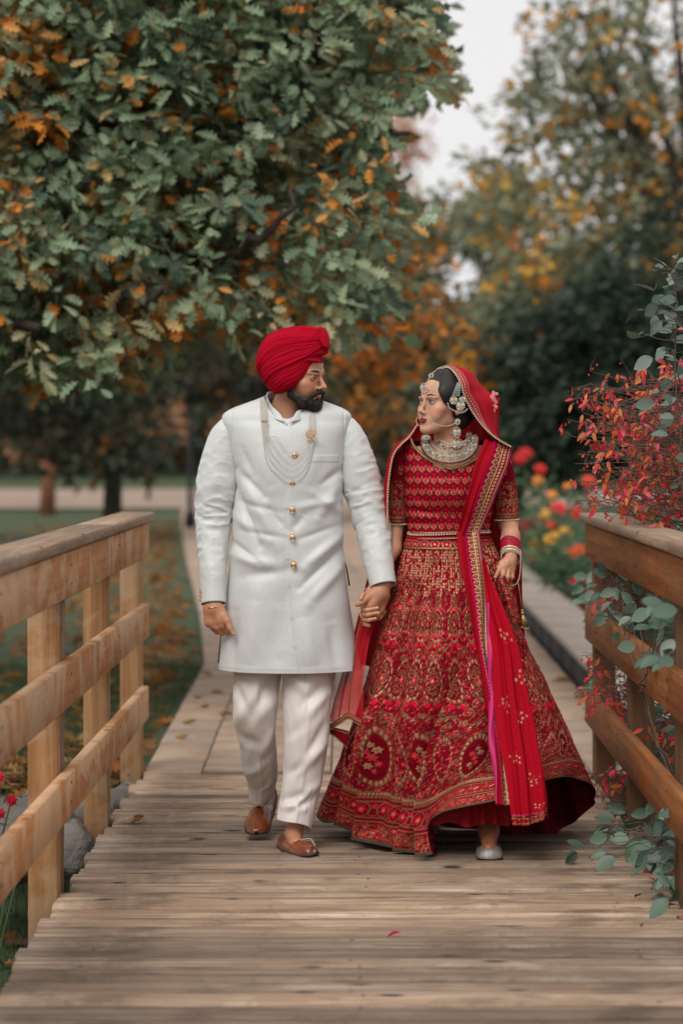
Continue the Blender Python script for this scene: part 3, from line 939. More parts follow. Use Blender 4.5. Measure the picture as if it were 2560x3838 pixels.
class Field:
    def __init__(s, xs, ys, zs):
        s.xs, s.ys, s.zs = xs, ys, zs
        s.d = np.full((len(xs), len(ys), len(zs)), 0.5, np.float32)
    def sub(s, lo, hi, m):
        out = []
        for a, l, h in ((s.xs, lo[0], hi[0]), (s.ys, lo[1], hi[1]), (s.zs, lo[2], hi[2])):
            i0 = max(0, np.searchsorted(a, l - m) - 1); i1 = min(len(a), np.searchsorted(a, h + m) + 1)
            out.append(slice(i0, i1))
        return tuple(out)
    def apply(s, lo, hi, fn, k=0.01, op='add', M=None):
        """fn(x,y,z) in the local frame of M"""
        sl = s.sub(lo, hi, max(k, 0.012) + 0.012)
        if any(q.stop - q.start < 1 for q in sl): return
        X, Y, Z = np.meshgrid(s.xs[sl[0]], s.ys[sl[1]], s.zs[sl[2]], indexing='ij')
        if M is not None:
            Mi = np.array(M.inverted())
            X, Y, Z = [Mi[i, 0] * X + Mi[i, 1] * Y + Mi[i, 2] * Z + Mi[i, 3] for i in range(3)]
        d = fn(X, Y, Z).astype(np.float32)
        a = s.d[sl]
        if op == 'add':
            h = np.clip(0.5 + 0.5 * (a - d) / k, 0, 1) if k > 0 else (a > d) * 1.0
            s.d[sl] = a * (1 - h) + d * h - k * h * (1 - h)
        else:
            h = np.clip(0.5 - 0.5 * (a + d) / k, 0, 1)
            s.d[sl] = a * (1 - h) - d * h + k * h * (1 - h)
    def cap(s, a, b, ra, rb=None, k=0.01, op='add', M=None):
        """tapered capsule"""
        rb = ra if rb is None else rb
        a = np.array(a, float); b = np.array(b, float)
        aw, bw = a, b
        if M is not None:
            aw = np.array(M @ Vector(a)); bw = np.array(M @ Vector(b))
        r = max(ra, rb)
        lo = np.minimum(aw, bw) - r; hi = np.maximum(aw, bw) + r
        ba = b - a; L2 = max(float(ba @ ba), 1e-9)
        def fn(X, Y, Z):
            px, py, pz = X - a[0], Y - a[1], Z - a[2]
            t = np.clip((px * ba[0] + py * ba[1] + pz * ba[2]) / L2, 0, 1)
            return np.sqrt((px - t * ba[0]) ** 2 + (py - t * ba[1]) ** 2 + (pz - t * ba[2]) ** 2) - (ra + (rb - ra) * t)
        s.apply(lo, hi, fn, k, op, M)
    def ell(s, c, r, k=0.01, op='add', M=None, rot=None):
        c = np.array(c, float); r = np.array(r, float)
        Rm = None
        if rot is not None:
            Rm = np.array(rot.inverted())
        cw = np.array(M @ Vector(c)) if M is not None else c
        R_ = r.max()
        def fn(X, Y, Z):
            px, py, pz = X - c[0], Y - c[1], Z - c[2]
            if Rm is not None:
                px, py, pz = [Rm[i, 0] * px + Rm[i, 1] * py + Rm[i, 2] * pz for i in range(3)]
            k0 = np.sqrt((px / r[0]) ** 2 + (py / r[1]) ** 2 + (pz / r[2]) ** 2)
            k1 = np.sqrt((px / r[0] ** 2) ** 2 + (py / r[1] ** 2) ** 2 + (pz / r[2] ** 2) ** 2)
            return k0 * (k0 - 1) / np.maximum(k1, 1e-6)
        s.apply(cw - R_, cw + R_, fn, k, op, M)
    def mesh(s):
        """naive surface nets on the stretched grid"""
        d = s.d
        ins = d < 0
        c = np.zeros(tuple(np.array(d.shape) - 1), np.int8)
        for i in (0, 1):
            for j in (0, 1):
                for k in (0, 1):
                    c += ins[i:d.shape[0] - 1 + i, j:d.shape[1] - 1 + j, k:d.shape[2] - 1 + k]
        act = (c > 0) & (c < 8)
        ci, cj, ck = np.nonzero(act)
        idx = np.full(act.shape, -1, np.int32); idx[ci, cj, ck] = np.arange(len(ci))
        acc = np.zeros((len(ci), 3)); cnt = np.zeros(len(ci))
        corners = [(i, j, k) for i in (0, 1) for j in (0, 1) for k in (0, 1)]
        vals = {q: d[ci + q[0], cj + q[1], ck + q[2]].astype(float) for q in corners}
        for q in corners:
            for ax in range(3):
                if q[ax] == 0:
                    p = list(q); p[ax] = 1; p = tuple(p)
                    a, b = vals[q], vals[p]
                    m = (a < 0) != (b < 0)
                    t = np.where(m, a / np.where(m, a - b, 1), 0)
                    v = np.array(q, float)[None].repeat(len(ci), 0); v[:, ax] = t
                    acc += np.where(m[:, None], v, 0); cnt += m
        acc /= np.maximum(cnt, 1)[:, None]
        X = s.xs[ci] + acc[:, 0] * (s.xs[ci + 1] - s.xs[ci])
        Y = s.ys[cj] + acc[:, 1] * (s.ys[cj + 1] - s.ys[cj])
        Z = s.zs[ck] + acc[:, 2] * (s.zs[ck + 1] - s.zs[ck])
        F = []
        # x edges
        def quads(ax):
            sh = [slice(None)] * 3; sh2 = [slice(None)] * 3
            sh[ax] = slice(0, -1); sh2[ax] = slice(1, None)
            a = ins[tuple(sh)]; b = ins[tuple(sh2)]
            i, j, k = np.nonzero(a != b)
            o1, o2 = [q for q in range(3) if q != ax]
            p = np.stack([i, j, k], 1)
            ok = (p[:, o1] > 0) & (p[:, o2] > 0) & (p[:, o1] < d.shape[o1] - 1) & (p[:, o2] < d.shape[o2] - 1)
            p = p[ok]
            fl = a[tuple(p.T)]
            def at(d1, d2):
                q = p.copy(); q[:, o1] -= d1; q[:, o2] -= d2
                return idx[tuple(q.T)]
            q = np.stack([at(1, 1), at(0, 1), at(0, 0), at(1, 0)], 1)
            if ax == 1: fl = ~fl
            q[~fl] = q[~fl][:, ::-1]
            F.append(q)
        for ax in range(3): quads(ax)
        F = np.concatenate(F); F = F[(F >= 0).all(1)]
        return np.stack([X, Y, Z], 1), F

def smooth_pts(V, F, n=1, lam=0.5):
    e = np.concatenate([F[:, [0, 1]], F[:, [1, 2]], F[:, [2, 3]], F[:, [3, 0]]])
    for _ in range(n):
        acc = np.zeros_like(V); cnt = np.zeros(len(V))
        for a, b in ((0, 1), (1, 0)):
            for q in range(3): acc[:, q] += np.bincount(e[:, a], V[e[:, b], q], len(V))
            cnt += np.bincount(e[:, a], minlength=len(V))
        V = V + lam * (acc / np.maximum(cnt, 1)[:, None] - V)
    return V

def head_sdf(f, M, fem=False, s=1.0):
    """a head in the frame of M: face to -Y, up +Z, origin between the eyes inside the skull"""
    q = lambda *a: tuple(x * s for x in a)
    dn, dl = (0.0045, 0.0065) if fem else (0.0, 0.0)
    E = lambda c, r, k=0.012, op='add', rot=None: f.ell(q(*c), q(*r), k * s, op, M, rot)
    Cp = lambda a, b, ra, rb=None, k=0.008, op='add': f.cap(q(*a), q(*b), ra * s, (rb or ra) * s, k * s, op, M)
    E((0, 0.012, 0.035), (0.074, 0.094, 0.083), 0.001)
    E((0, -0.040, 0.030), (0.058, 0.052, 0.055), 0.02)
    E((0, -0.036, -0.030), (0.057, 0.055, 0.070), 0.02)
    w = 0.034 if fem else 0.049
    Cp((-w, -0.005, -0.062), (-0.014, -0.074, -0.100), 0.017, 0.014, 0.03)
    Cp((w, -0.005, -0.062), (0.014, -0.074, -0.100), 0.017, 0.014, 0.03)
    E((0, -0.079, -0.102), (0.017, 0.014, 0.014) if fem else (0.022, 0.016, 0.017), 0.016)
    E((0, -0.05, -0.085), (0.034, 0.032, 0.022), 0.02)
    for sx in (-1, 1):
        E((sx * 0.042, -0.058, -0.024), (0.022, 0.022, 0.018), 0.02)            # cheekbone
        E((sx * 0.034, -0.066, -0.048), (0.020, 0.018, 0.022), 0.018)           # cheek
        E((sx * 0.031, -0.104, 0.000), (0.017, 0.018, 0.012), 0.014, 'cut')     # socket
        E((sx * 0.031, -0.0765, -0.001), (0.0145, 0.0145, 0.0115), 0.004)       # lids over the ball
        Cp((sx * 0.014, -0.093, 0.017), (sx * 0.044, -0.078, 0.017), 0.0065 if fem else 0.0085, 0.006, 0.010)
        E((sx * (0.0100 if fem else 0.0125), -0.1005, -0.036 - dn), (0.0068 if fem else 0.0085, 0.010, 0.0065), 0.006)       # wing of the nose
        E((sx * (0.0062 if fem else 0.0076), -0.109, -0.0425 - dn), (0.0035, 0.005, 0.003), 0.003, 'cut')
        # ear
        rot = Matrix.Rotation(R(12), 3, 'X')
        E((sx * 0.077, 0.014, -0.006), (0.008, 0.019, 0.030), 0.006, rot=rot)
        E((sx * 0.086, 0.010, -0.004), (0.005, 0.010, 0.018), 0.005, 'cut', rot=rot)
        E((sx * 0.076, 0.004, -0.034), (0.006, 0.008, 0.009), 0.005)
    n = 0.9 if fem else 1.0
    Cp((0, -0.088, 0.010), (0, -0.1125 * (0.955 if fem else 1.0), -0.026 - dn), (0.0052 if fem else 0.0060) * n, 0.0078 * n, 0.010)
    E((0, -0.1155 * (0.955 if fem else 1), -0.031 - dn), (0.0098 * n, 0.0098, 0.0088), 0.006)
    # mouth: mound, lips, the line between
    E((0, -0.078, -0.062 - dl), (0.026, 0.019, 0.022), 0.014)
    for sx in (-1, 1):
        Cp((sx * 0.0205, -0.0885, (-0.0590 if fem else -0.0565) - dl), (sx * 0.003, -0.0975, -0.0580 - dl), 0.0026, 0.0046, 0.004)
        Cp((sx * 0.0165, -0.0885, -0.0665 - dl), (0.0, -0.0962, -0.0685 - dl), 0.0034, 0.0056, 0.004)
        Cp((sx * 0.020, -0.0975, -0.0625 - dl), (0.0, -0.1040, -0.0630 - dl), 0.0010, 0.0013, 0.003, 'cut')
    E((0, -0.093, -0.0815 - dl * 0.8), (0.016, 0.008, 0.005), 0.008, 'cut')

def m_skin(name, rough=0.5):
    t = NT(name)
    f = t.noise(t.coords((1, 1, 1)), 220, 3)
    c = t.mix(1.0, t.attr(), t.ramp(f, [(0.3, (0.93, 0.91, 0.9)), (0.7, (1.05, 1.05, 1.05))]), 'MULTIPLY')
    t.set(Base_Color=c, Roughness=rough, Subsurface_Weight=0.12, Subsurface_Scale=0.004)
    t.b.inputs['Subsurface Radius'].default_value = (1.0, 0.35, 0.2)
    t.set(Normal=t.bump(f, 0.12, 0.0006))
    return t.m
M_SKIN = m_skin('skin')
M_EYE = simple('eyeball', (0.50, 0.46, 0.43), rough=0.15, vary=0.05)
M_IRIS = simple('iris', (0.018, 0.010, 0.007), rough=0.08)
M_HAIR = simple('black_hair', (0.011, 0.008, 0.007), (0.018, 0.012, 0.010), scale=60, stretch=(1, 1, 1), rough=0.62, bump=0.5, bscale=260, bdist=0.001)
M_BROWN = simple('brown_brow', (0.045, 0.022, 0.014), rough=0.7)
M_TEETH = simple('teeth', (0.72, 0.66, 0.58), rough=0.25, vary=0.05)

def wp(M, p, s=1.0):
    return np.array(M @ Vector([x * s for x in p]))

def MH_up(M):
    return M.to_3x3().to_4x4()

def eye_parts(parent, M, s, look, fem=False):
    """eyeball, iris, lashes and brow for both eyes; look: iris offset (x,z) in the head frame"""
    for sx in (-1, 1):
        c = np.array((sx * 0.031, -0.0805, -0.0005))
        # almond of white lying on the lid surface
        th = np.linspace(0, 2 * np.pi, 17)[:-1]
        rings = []
        for r in (1.0, 0.6, 0.25):
            x = np.cos(th) * (0.0138 if fem else 0.0125) * r; z = np.sin(th) * (0.0042 if fem else 0.0030) * r * (1 - 0.25 * np.abs(np.cos(th)) ** 3)
            yb = -np.sqrt(np.maximum(0.0147 ** 2 - x ** 2 - (z * 1.1) ** 2, 0)) + 0.0042
            rings.append(np.stack([c[0] + x, c[1] + yb - 0.0002, c[2] + z], 1))
        V = np.concatenate(rings + [[[c[0], c[1] - 0.0147 + 0.0042 - 0.0002, c[2]]]])
        F = [grid_faces(16, 3, True), np.array([[48, 32 + i, 32 + (i + 1) % 16] for i in range(16)])]
        W = np.array([wp(M, v, s) for v in V])
        eo = obj('eye', W, F, M_EYE, parent, smooth=True)
        ic = c + np.array([look[0], 0, look[1]])
        V = []
        for r in (1.0, 0.5):
            for a in th:
                x = np.cos(a) * (0.0066 if fem else 0.0056) * r + look[0]; z = np.sin(a) * (0.0052 if fem else 0.0040) * r + look[1]
                z = np.clip(z, -0.0038, 0.0041) if fem else np.clip(z, -0.0028, 0.0030)
                yb = -math.sqrt(max(0.0150 ** 2 - x ** 2 - (z * 1.1) ** 2, 0)) + 0.0042
                V.append((c[0] + x, c[1] + yb - 0.0006, c[2] + z))
        V.append((c[0] + look[0], c[1] - math.sqrt(max(0.0150 ** 2 - look[0] ** 2, 0)) + 0.0042 - 0.0006, c[2] + look[1]))
        F = [grid_faces(16, 2, True), np.array([[32, 16 + i, 16 + (i + 1) % 16] for i in range(16)])]
        obj('iris', np.array([wp(M, v, s) for v in V]), F, M_IRIS, eo, smooth=True)
        # upper lash line
        pts = []
        for a in np.linspace(math.pi * 0.98, -0.05, 9):
            x = math.cos(a) * (0.0146 if fem else 0.0132); z = math.sin(a) * (0.0050 if fem else 0.0038)
            yb = -math.sqrt(max(0.0152 ** 2 - x ** 2 - (z * 1.1) ** 2, 0)) + 0.0040
            pts.append(wp(M, (c[0] + x, c[1] + yb - 0.0004, c[2] + z), s))
        b = Bag(); bag_add(b, tube_geo(pts, [0.0006, 0.0012, 0.0014, 0.0014, 0.0014, 0.0014, 0.0014, 0.0012, 0.0007] if fem else 0.0009, 6))
        b.build('eyelashes', M_HAIR, parent)
        # brow
        pts = []
        for k in np.linspace(0, 1, 9):
            x = sx * (0.012 + 0.036 * k); z = (0.0225 + 0.0048 * math.sin(k * 2.5) - 0.0045 * k * k) if fem else (0.0205 + 0.0070 * math.sin(k * 2.2) - 0.005 * k)
            y = -0.0995 + 0.0012 * k + 0.019 * k * k + (0.0 if not fem else 0.002)
            pts.append(wp(M, (x, y, z), s))
        r = np.array([0.0018, 0.0028, 0.0031, 0.0030, 0.0027, 0.0023, 0.0018, 0.0012, 0.0005]) * (0.62 if fem else 1.0)
        r = np.stack([r * 0.7, r * 1.15], 1)
        pts = np.array(pts)
        b = Bag(); bag_add(b, tube_geo(pts, r, 8, flat=tuple(wp(MH_up(M), (0, 0, 1)))))
        for _ in range(90):
            k_ = RNG.random(); i_ = k_ * 8; p0 = np.array([np.interp(i_, range(9), pts[:, j]) for j in range(3)])
            rr = float(np.interp(i_, range(9), r[:, 1])); ax_ = nrm(pts[-1] - pts[0]); up_ = wp(MH_up(M), (0, 0, 1)); ou = wp(MH_up(M), (0, -1, 0))
            p0 = p0 + up_ * RNG.uniform(-1, 0.9) * rr + ou * 0.0008; d_ = nrm(ax_ + up_ * RNG.uniform(0.1, 0.9)) * 0.0055
            w_ = up_ * 0.00045
            b.add(np.array([p0 - w_, p0 + w_, p0 + d_]), np.array([[0, 1, 2]]))
        b.build('eyebrow', M_BROWN if fem else M_HAIR, parent, smooth=False)
# ------------------------------------------------------------------ cloth tools
def seg_dist(x, y, a, b):
    ax, ay = a; bx, by = b
    dx, dy = bx - ax, by - ay
    t = np.clip(((x - ax) * dx + (y - ay) * dy) / (dx * dx + dy * dy + 1e-9), 0, 1)
    return np.hypot(x - ax - t * dx, y - ay - t * dy), t
def folds(x, y, segs):
    """sum of ridges (or grooves) along segments: (x1,y1,x2,y2,width,height)"""
    s = np.zeros_like(x)
    for x1, y1, x2, y2, w, h in segs:
        d, t = seg_dist(x, y, (x1, y1), (x2, y2))
        s = s + h * np.exp(-(d / w) ** 2) * np.sin(np.pi * np.clip(t, 0.08, 0.92)) ** 0.6
    return s
def grid_normals(V, nu, nv, wrap=True):
    g = V.reshape(nv, nu, 3)
    du = np.roll(g, -1, 1) - np.roll(g, 1, 1) if wrap else np.gradient(g, axis=1)
    dv = np.gradient(g, axis=0)
    return nrm(np.cross(du, dv)).reshape(-1, 3)

def shell(name, V, nu, nv, mat, parent, wrap=False, th=0.0016, col=None, gold=None, uv=None):
    """a sheet of cloth with a little thickness"""
    F = grid_faces(nu, nv, wrap)
    o = obj(name, V, F, mat, parent, smooth=True, col=col, gold=gold, uv=uv)
    if th:
        m = o.modifiers.new('thickness', 'SOLIDIFY'); m.thickness = th; m.offset = -1
    return o

def m_cloth(name, col=None, rough=0.75, sheen=0.3, weave=900, bump=0.15, spec=0.3):
    t = NT(name)
    f = t.noise(t.coords((1, 1, 1)), weave, 2)
    base = t.attr() if col is None else col
    c = t.mix(1.0, base, t.ramp(f, [(0.3, 0.90), (0.7, 1.05)]), 'MULTIPLY')
    t.set(Base_Color=c, Roughness=rough)
    t.b.inputs['Sheen Weight'].default_value = sheen
    t.b.inputs['Specular IOR Level'].default_value = spec
    t.set(Normal=t.bump(f, bump, 0.0006))
    return t.m

# ------------------------------------------------------------------ the groom
def m_brocade():
    t = NT('pale_brocade')
    uv = t.n.new('ShaderNodeUVMap').outputs['UV']
    def sc(k):
        m = t.n.new('ShaderNodeMapping'); m.inputs['Scale'].default_value = (k, k, k); t.l.new(uv, m.inputs['Vector']); return m.outputs[0]
    vo = t.node('ShaderNodeTexVoronoi', feature='F1'); vo.inputs['Scale'].default_value = 1.0; vo.inputs['Randomness'].default_value = 0.6
    t.l.new(sc(85), vo.inputs['Vector'])
    nz = t.noise(sc(230), 1.0, 3, 0.7)
    fl = t.ramp(t.math('ADD', vo.outputs['Distance'], t.math('MULTIPLY', nz, 0.35)), [(0.46, 1.0), (0.56, 0.0)])
    br = t.math('LESS_THAN', t.math('ABSOLUTE', t.math('SUBTRACT', t.noise(sc(75), 1.0, 2, 0.5, 0.5), 0.5)), 0.022)
    pat = t.math('MAXIMUM', t.math('MULTIPLY', fl, 0.32), t.math('MULTIPLY', br, 0.25))
    w = t.noise(sc(900), 1.0, 2)
    c = t.mix(pat, (0.60, 0.63, 0.625), (0.60, 0.50, 0.40))
    c = t.mix(1.0, c, t.ramp(w, [(0.3, 0.93), (0.7, 1.04)]), 'MULTIPLY')
    rough = t.ramp(pat, [(0, 0.48), (1, 0.34)])
    t.set(Base_Color=c, Roughness=rough)
    t.b.inputs['Sheen Weight'].default_value = 0.15
    t.set(Normal=t.bump(t.math('ADD', pat, t.math('MULTIPLY', w, 0.5)), 0.12, 0.0006))
    return t.m
M_BROC = m_brocade()
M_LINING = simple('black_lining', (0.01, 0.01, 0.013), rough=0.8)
M_SHIRT = simple('white_shirt', (0.78, 0.76, 0.73), rough=0.8, vary=0.05)
M_TROUSER = m_cloth('ivory_trouser', (0.74, 0.69, 0.65, 1), 0.42, 0.15, 700, 0.1, 0.4)
M_GOLD = simple('gold', (0.85, 0.52, 0.26), (0.72, 0.42, 0.2), scale=90, rough=0.28, metal=0.85, vary=0.2)
M_PALEGOLD = simple('pale_gold', (0.90, 0.72, 0.50), scale=90, rough=0.3, metal=0.6, vary=0.2)
M_PEARL = simple('pearl', (0.80, 0.755, 0.68), rough=0.22, vary=0.06)
M_RED = m_cloth('turban_muslin', (0.38, 0.0022, 0.017, 1), 0.9, 0.0, 1100, 0.2, 0.08)
M_LEATHER = simple('tan_leather', (0.25, 0.066, 0.018), (0.12, 0.030, 0.010), scale=14, rough=0.24, bump=0.1, bscale=250, vary=0.3)
M_SOLE = simple('dark_sole', (0.05, 0.024, 0.014), rough=0.6)
M_THREAD = simple('silver_gilt_thread', (0.62, 0.50, 0.33), scale=400, rough=0.4, metal=0.4)

GY = 8.75
def loft_body(rows, nu, nv, yc, expo=2.4):
    """rows: (yd, x_left, x_right, half_depth, y_centre); returns grid of points, and yd/xd fields"""
    rows = np.array(rows, float)
    t = np.linspace(0, 1, nv)
    # parameter so that rows are spaced by their yd
    tt = (rows[:, 0] - rows[0, 0]) / (rows[-1, 0] - rows[0, 0])
    k = np.interp(t, tt, np.linspace(0, 1, len(rows)))
    r = cr(rows, k)
    th = np.linspace(0, 2 * np.pi, nu, endpoint=False) + np.pi       # starts at the left side, goes round the front
    c, s = np.cos(th), np.sin(th)
    cx = np.sign(c) * np.abs(c) ** (2 / expo); sy = np.sign(s) * np.abs(s) ** (2 / expo)
    yd, xl, xr, hd, yc_ = [r[:, i:i + 1] for i in range(5)]
    xm = (xl + xr) / 2; xa = (xr - xl) / 2
    Yd = yc_ + sy[None] * hd
    # silhouettes are read at the body's centre plane
    X = ((xm - 839) + xa * cx[None]) * yc_ / FD
    Z = (CAM_Z - (yd - 1020) * yc_ / FD) + 0 * X
    XD = xm + xa * cx[None]
    return np.stack([X, Yd, Z], -1).reshape(-1, 3), XD.ravel(), (yd + 0 * XD).ravel(), th

def sleeve(parent, keys, nv, nu, mat, wr, seed, name='sleeve', Yc=GY, uvs=1.0, hem=None, phase=0.0, th=0.002):
    """keys: (xd, yd, Y, half-width px)"""
    k = np.array(keys, float)
    P3 = PA(k[:, :3]); rr = k[:, 3] * k[:, 2] / FD
    t = np.linspace(0, 1, nv)
    p = cr(P3, t); r = cr(rr, t)
    T = nrm(np.gradient(p, axis=0))
    A = nrm(np.cross(T, np.array([0, 1.0, 0]))); A[A[:, 0] < 0] *= -1
    B = np.cross(T, A)
    B[B[:, 1] > 0] *= -1                                            # towards the camera
    th_ = np.linspace(0, 2 * np.pi, nu, endpoint=False)
    L = np.concatenate([[0], np.cumsum(np.linalg.norm(np.diff(p, axis=0), axis=1))])
    U, Vv = np.meshgrid(th_, L)
    disp = wr(U, Vv / L[-1], Vv, seed)
    rad = r.reshape(-1, 1) + disp
    Vx = p[:, None] + A[:, None] * (np.cos(U) * rad)[..., None] + B[:, None] * (np.sin(U) * rad * 0.92)[..., None]
    if hem is not None: Vx = hem(Vx, U, Vv / L[-1])
    uv = np.stack([U * 0.06, Vv], -1).reshape(-1, 2)
    return shell(name, Vx.reshape(-1, 3), nu, nv, mat, parent, wrap=True, uv=uv, th=th)

def wr_sleeve(U, v, L, seed):
    # creases run part way round and gather on the inner side of the elbow
    n1 = fbm(np.cos(U) * 1.1 + seed, np.sin(U) * 1.1 + L * 3, L * 26, 2)
    ridge = 1 - np.abs(n1) * 2.2
    m = np.exp(-((v - 0.52) / 0.26) ** 2) + 0.35
    m = m * np.clip((0.93 - v) / 0.06, 0, 1)
    slow = fbm(np.cos(U) * 0.8 + seed * 2, np.sin(U) * 0.8, L * 7, 2)
    return 0.0052 * m * ridge + 0.006 * slow - 0.002

def groom():
    base = P(655, 1960, GY)
    t = thing('person', 'bearded man in red turban, long pale ivory coat and pearl strands, holding the woman\'s hand', 'person', (base[0], GY, 0))
    # ---------- body
    hx, hy, hz = P(684, 861, 8.71)
    MH = Matrix.Translation((hx, hy, hz)) @ Matrix.Rotation(R(58), 4, 'Z') @ Matrix.Rotation(R(7), 4, 'X') @ Matrix.Rotation(R(-3), 4, 'Y')
    S = 1.01
    x0, x1 = P(445, 0, GY)[0], P(925, 0, GY)[0]
    f = Field(axis_pts([(x0, x1, 0.0034)]), axis_pts([(8.38, 9.0, 0.0036), (9.0, 9.3, 0.012)]),
              axis_pts([(0.02, 0.70, 0.012), (0.70, 0.98, 0.0032), (0.98, 1.48, 0.011), (1.48, 1.86, 0.0032)]))
    pt = lambda xd, yd, Y: P(xd, yd, Y)
    # torso and limbs are slimmer than the clothes over them
    f.ell(pt(660, 1060, GY), (0.15, 0.085, 0.17), 0.03)
    f.ell(pt(660, 1200, GY), (0.14, 0.085, 0.2), 0.05)
    f.ell(pt(660, 1340, GY), (0.135, 0.085, 0.15), 0.05)
    f.cap(pt(560, 990, GY), pt(760, 985, GY), 0.045, k=0.04)
    f.cap(pt(520, 1010, GY), pt(492, 1190, 8.76), 0.038, 0.036, 0.03)
    f.cap(pt(492, 1190, 8.76), pt(490, 1385, 8.66), 0.034, 0.026, 0.02)
    f.cap(pt(800, 1010, GY), pt(848, 1190, 8.76), 0.038, 0.036, 0.03)
    f.cap(pt(848, 1190, 8.76), pt(882, 1340, 8.66), 0.034, 0.027, 0.02)
    f.cap(pt(615, 1420, GY), pt(590, 1640, 8.80), 0.062, 0.045, 0.03)
    f.cap(pt(590, 1640, 8.80), pt(598, 1850, 9.02), 0.042, 0.028, 0.03)
    f.cap(pt(706, 1420, GY), pt(706, 1650, 8.68), 0.062, 0.045, 0.03)
    f.cap(pt(706, 1650, 8.68), pt(676, 1915, 8.66), 0.042, 0.028, 0.03)
    f.cap(pt(602, 1850, 9.02), pt(594, 1885, 8.93), 0.028, 0.025, 0.02)
    f.cap(pt(672, 1915, 8.66), pt(680, 1938, 8.58), 0.028, 0.026, 0.02)
    # neck
    f.cap(pt(655, 970, 8.77), tuple(wp(MH, (0, 0.025, -0.075), S)), 0.058, 0.053, 0.03)
    f.cap(pt(655, 990, 8.75), pt(655, 950, 8.75), 0.068, 0.056, 0.03)
    head_sdf(f, MH, False, S)
    # right hand (at the viewer's left): a loose fist, thumb hanging in front
    hand = []
    c = lambda a, b, ra, rb=None, k=0.006: f.cap(pt(*a), pt(*b), ra, rb, k)
    c((489, 1375, 8.66), (489, 1398, 8.65), 0.028, 0.030)
    c((480, 1396, 8.655), (482, 1428, 8.65), 0.023, 0.022, 0.012)
    c((498, 1396, 8.645), (506, 1424, 8.635), 0.023, 0.021, 0.012)
    # knuckles and fingers: little finger at left, index at right
    kn = [(480, 1431, 8.655), (488, 1438, 8.645), (499, 1441, 8.635), (510, 1437, 8.628)]
    for i, (x, y, Y) in enumerate(kn):
        r = (0.0095, 0.0105, 0.0112, 0.0108)[i]
        c((x + 4, y - 22, Y), (x, y, Y), r + 0.002, r, 0.010)
        c((x, y, Y), (x + 9, y + 13, Y + 0.014), r, r * 0.95, 0.003)
        c((x + 9, y + 13, Y + 0.014), (x + 16, y + 3, Y + 0.035), r * 0.92, r * 0.85, 0.003)
    # thumb
    c((508, 1402, 8.64), (521, 1425, 8.62), 0.0135, 0.0125, 0.012)
    c((521, 1425, 8.62), (527, 1442, 8.612), 0.0120, 0.0105, 0.005)
    c((527, 1442, 8.612), (535, 1455, 8.608), 0.0105, 0.0085, 0.004)
    # left hand (at the viewer's right) closing on hers
    c((880, 1335, 8.66), (872, 1362, 8.65), 0.028, 0.030, 0.012)
    c((872, 1362, 8.645), (856, 1385, 8.635), 0.028, 0.024, 0.015)
    c((880, 1368, 8.66), (872, 1398, 8.655), 0.024, 0.018, 0.014)
    c((860, 1358, 8.64), (842, 1374, 8.62), 0.017, 0.0125, 0.012)
    c((842, 1374, 8.62), (829, 1384, 8.612), 0.0125, 0.0115, 0.005)      # thumb
    c((829, 1384, 8.612), (820, 1388, 8.61), 0.0112, 0.0095, 0.004)
    for i, (x, y, Y) in enumerate([(850, 1392, 8.62), (858, 1403, 8.63), (866, 1412, 8.645), (872, 1418, 8.66)]):
        r = 0.0108 - 0.0006 * i
        c((x + 10, y - 14, Y + 0.008), (x, y, Y), r, r, 0.008)
        c((x, y, Y), (x - 14, y + 4, Y + 0.02), r, r * 0.9, 0.003)
        c((x - 14, y + 4, Y + 0.02), (x - 20, y - 4, Y + 0.042), r * 0.9, r * 0.8, 0.003)
    V, F = f.mesh()
    V = smooth_pts(V, F, 1, 0.4)
    base_c = np.array([0.50, 0.245, 0.138])
    colr = np.tile(base_c, (len(V), 1))
    Mi = np.array(MH.inverted()); Lc = (V @ Mi[:3, :3].T + Mi[:3, 3]) / S
    inhead = (Lc[:, 2] > -0.13) & (np.abs(Lc[:, 0]) < 0.1) & (V[:, 2] > 1.5)
    lips = inhead & (np.hypot(Lc[:, 0] / 0.024, (Lc[:, 2] + 0.0645) / 0.0115) < 1) & (Lc[:, 1] < -0.080)
    colr[lips] = (0.42, 0.13, 0.10)
    g = np.exp(-((np.abs(Lc[:, 0]) - 0.045) / 0.02) ** 2 - ((Lc[:, 2] + 0.03) / 0.02) ** 2) * inhead
    colr = colr * (1 - g[:, None] * np.array([0.0, 0.16, 0.2]))
    for sx in (-1, 1):
        for a_, b_, w_ in (((0.068, -0.004, -0.02), (0.058, -0.02, -0.055), 0.016), ((0.058, -0.02, -0.055), (0.034, -0.062, -0.07), 0.020), ((0.034, -0.075, -0.055), (0.01, -0.1, -0.05), 0.010)):
            a_ = np.array(a_) * (sx, 1, 1); b_ = np.array(b_) * (sx, 1, 1); ab = b_ - a_
            tt = np.clip(((Lc - a_) @ ab) / (ab @ ab), 0, 1)[:, None]
            dd = np.linalg.norm(Lc - a_ - tt * ab, axis=1)
            g = (np.exp(-(dd / w_) ** 2) * inhead * 0.85)[:, None]
            colr = colr * (1 - g) + np.array([0.03, 0.018, 0.013]) * g
    hnd = V[:, 2] < 1.1
    colr[hnd] *= (0.95, 0.9, 0.88)
    nailpts = [(537, 1457, 8.604)]
    for n_ in nailpts:
        d = np.linalg.norm(V - np.array(P(*n_)), axis=1)
        colr[d < 0.0085] = (0.55, 0.31, 0.22)
    body = obj('body', V, F, M_SKIN, t, smooth=True, col=colr)
    eye_parts(t, MH, S, (0.001, -0.001))
    # teeth in the smile
    b = Bag()
    p_ = [wp(MH, (x, -0.1000 + 18.0 * x * x, -0.0628 + abs(x) * 0.16), S) for x in np.linspace(-0.016, 0.016, 9)]
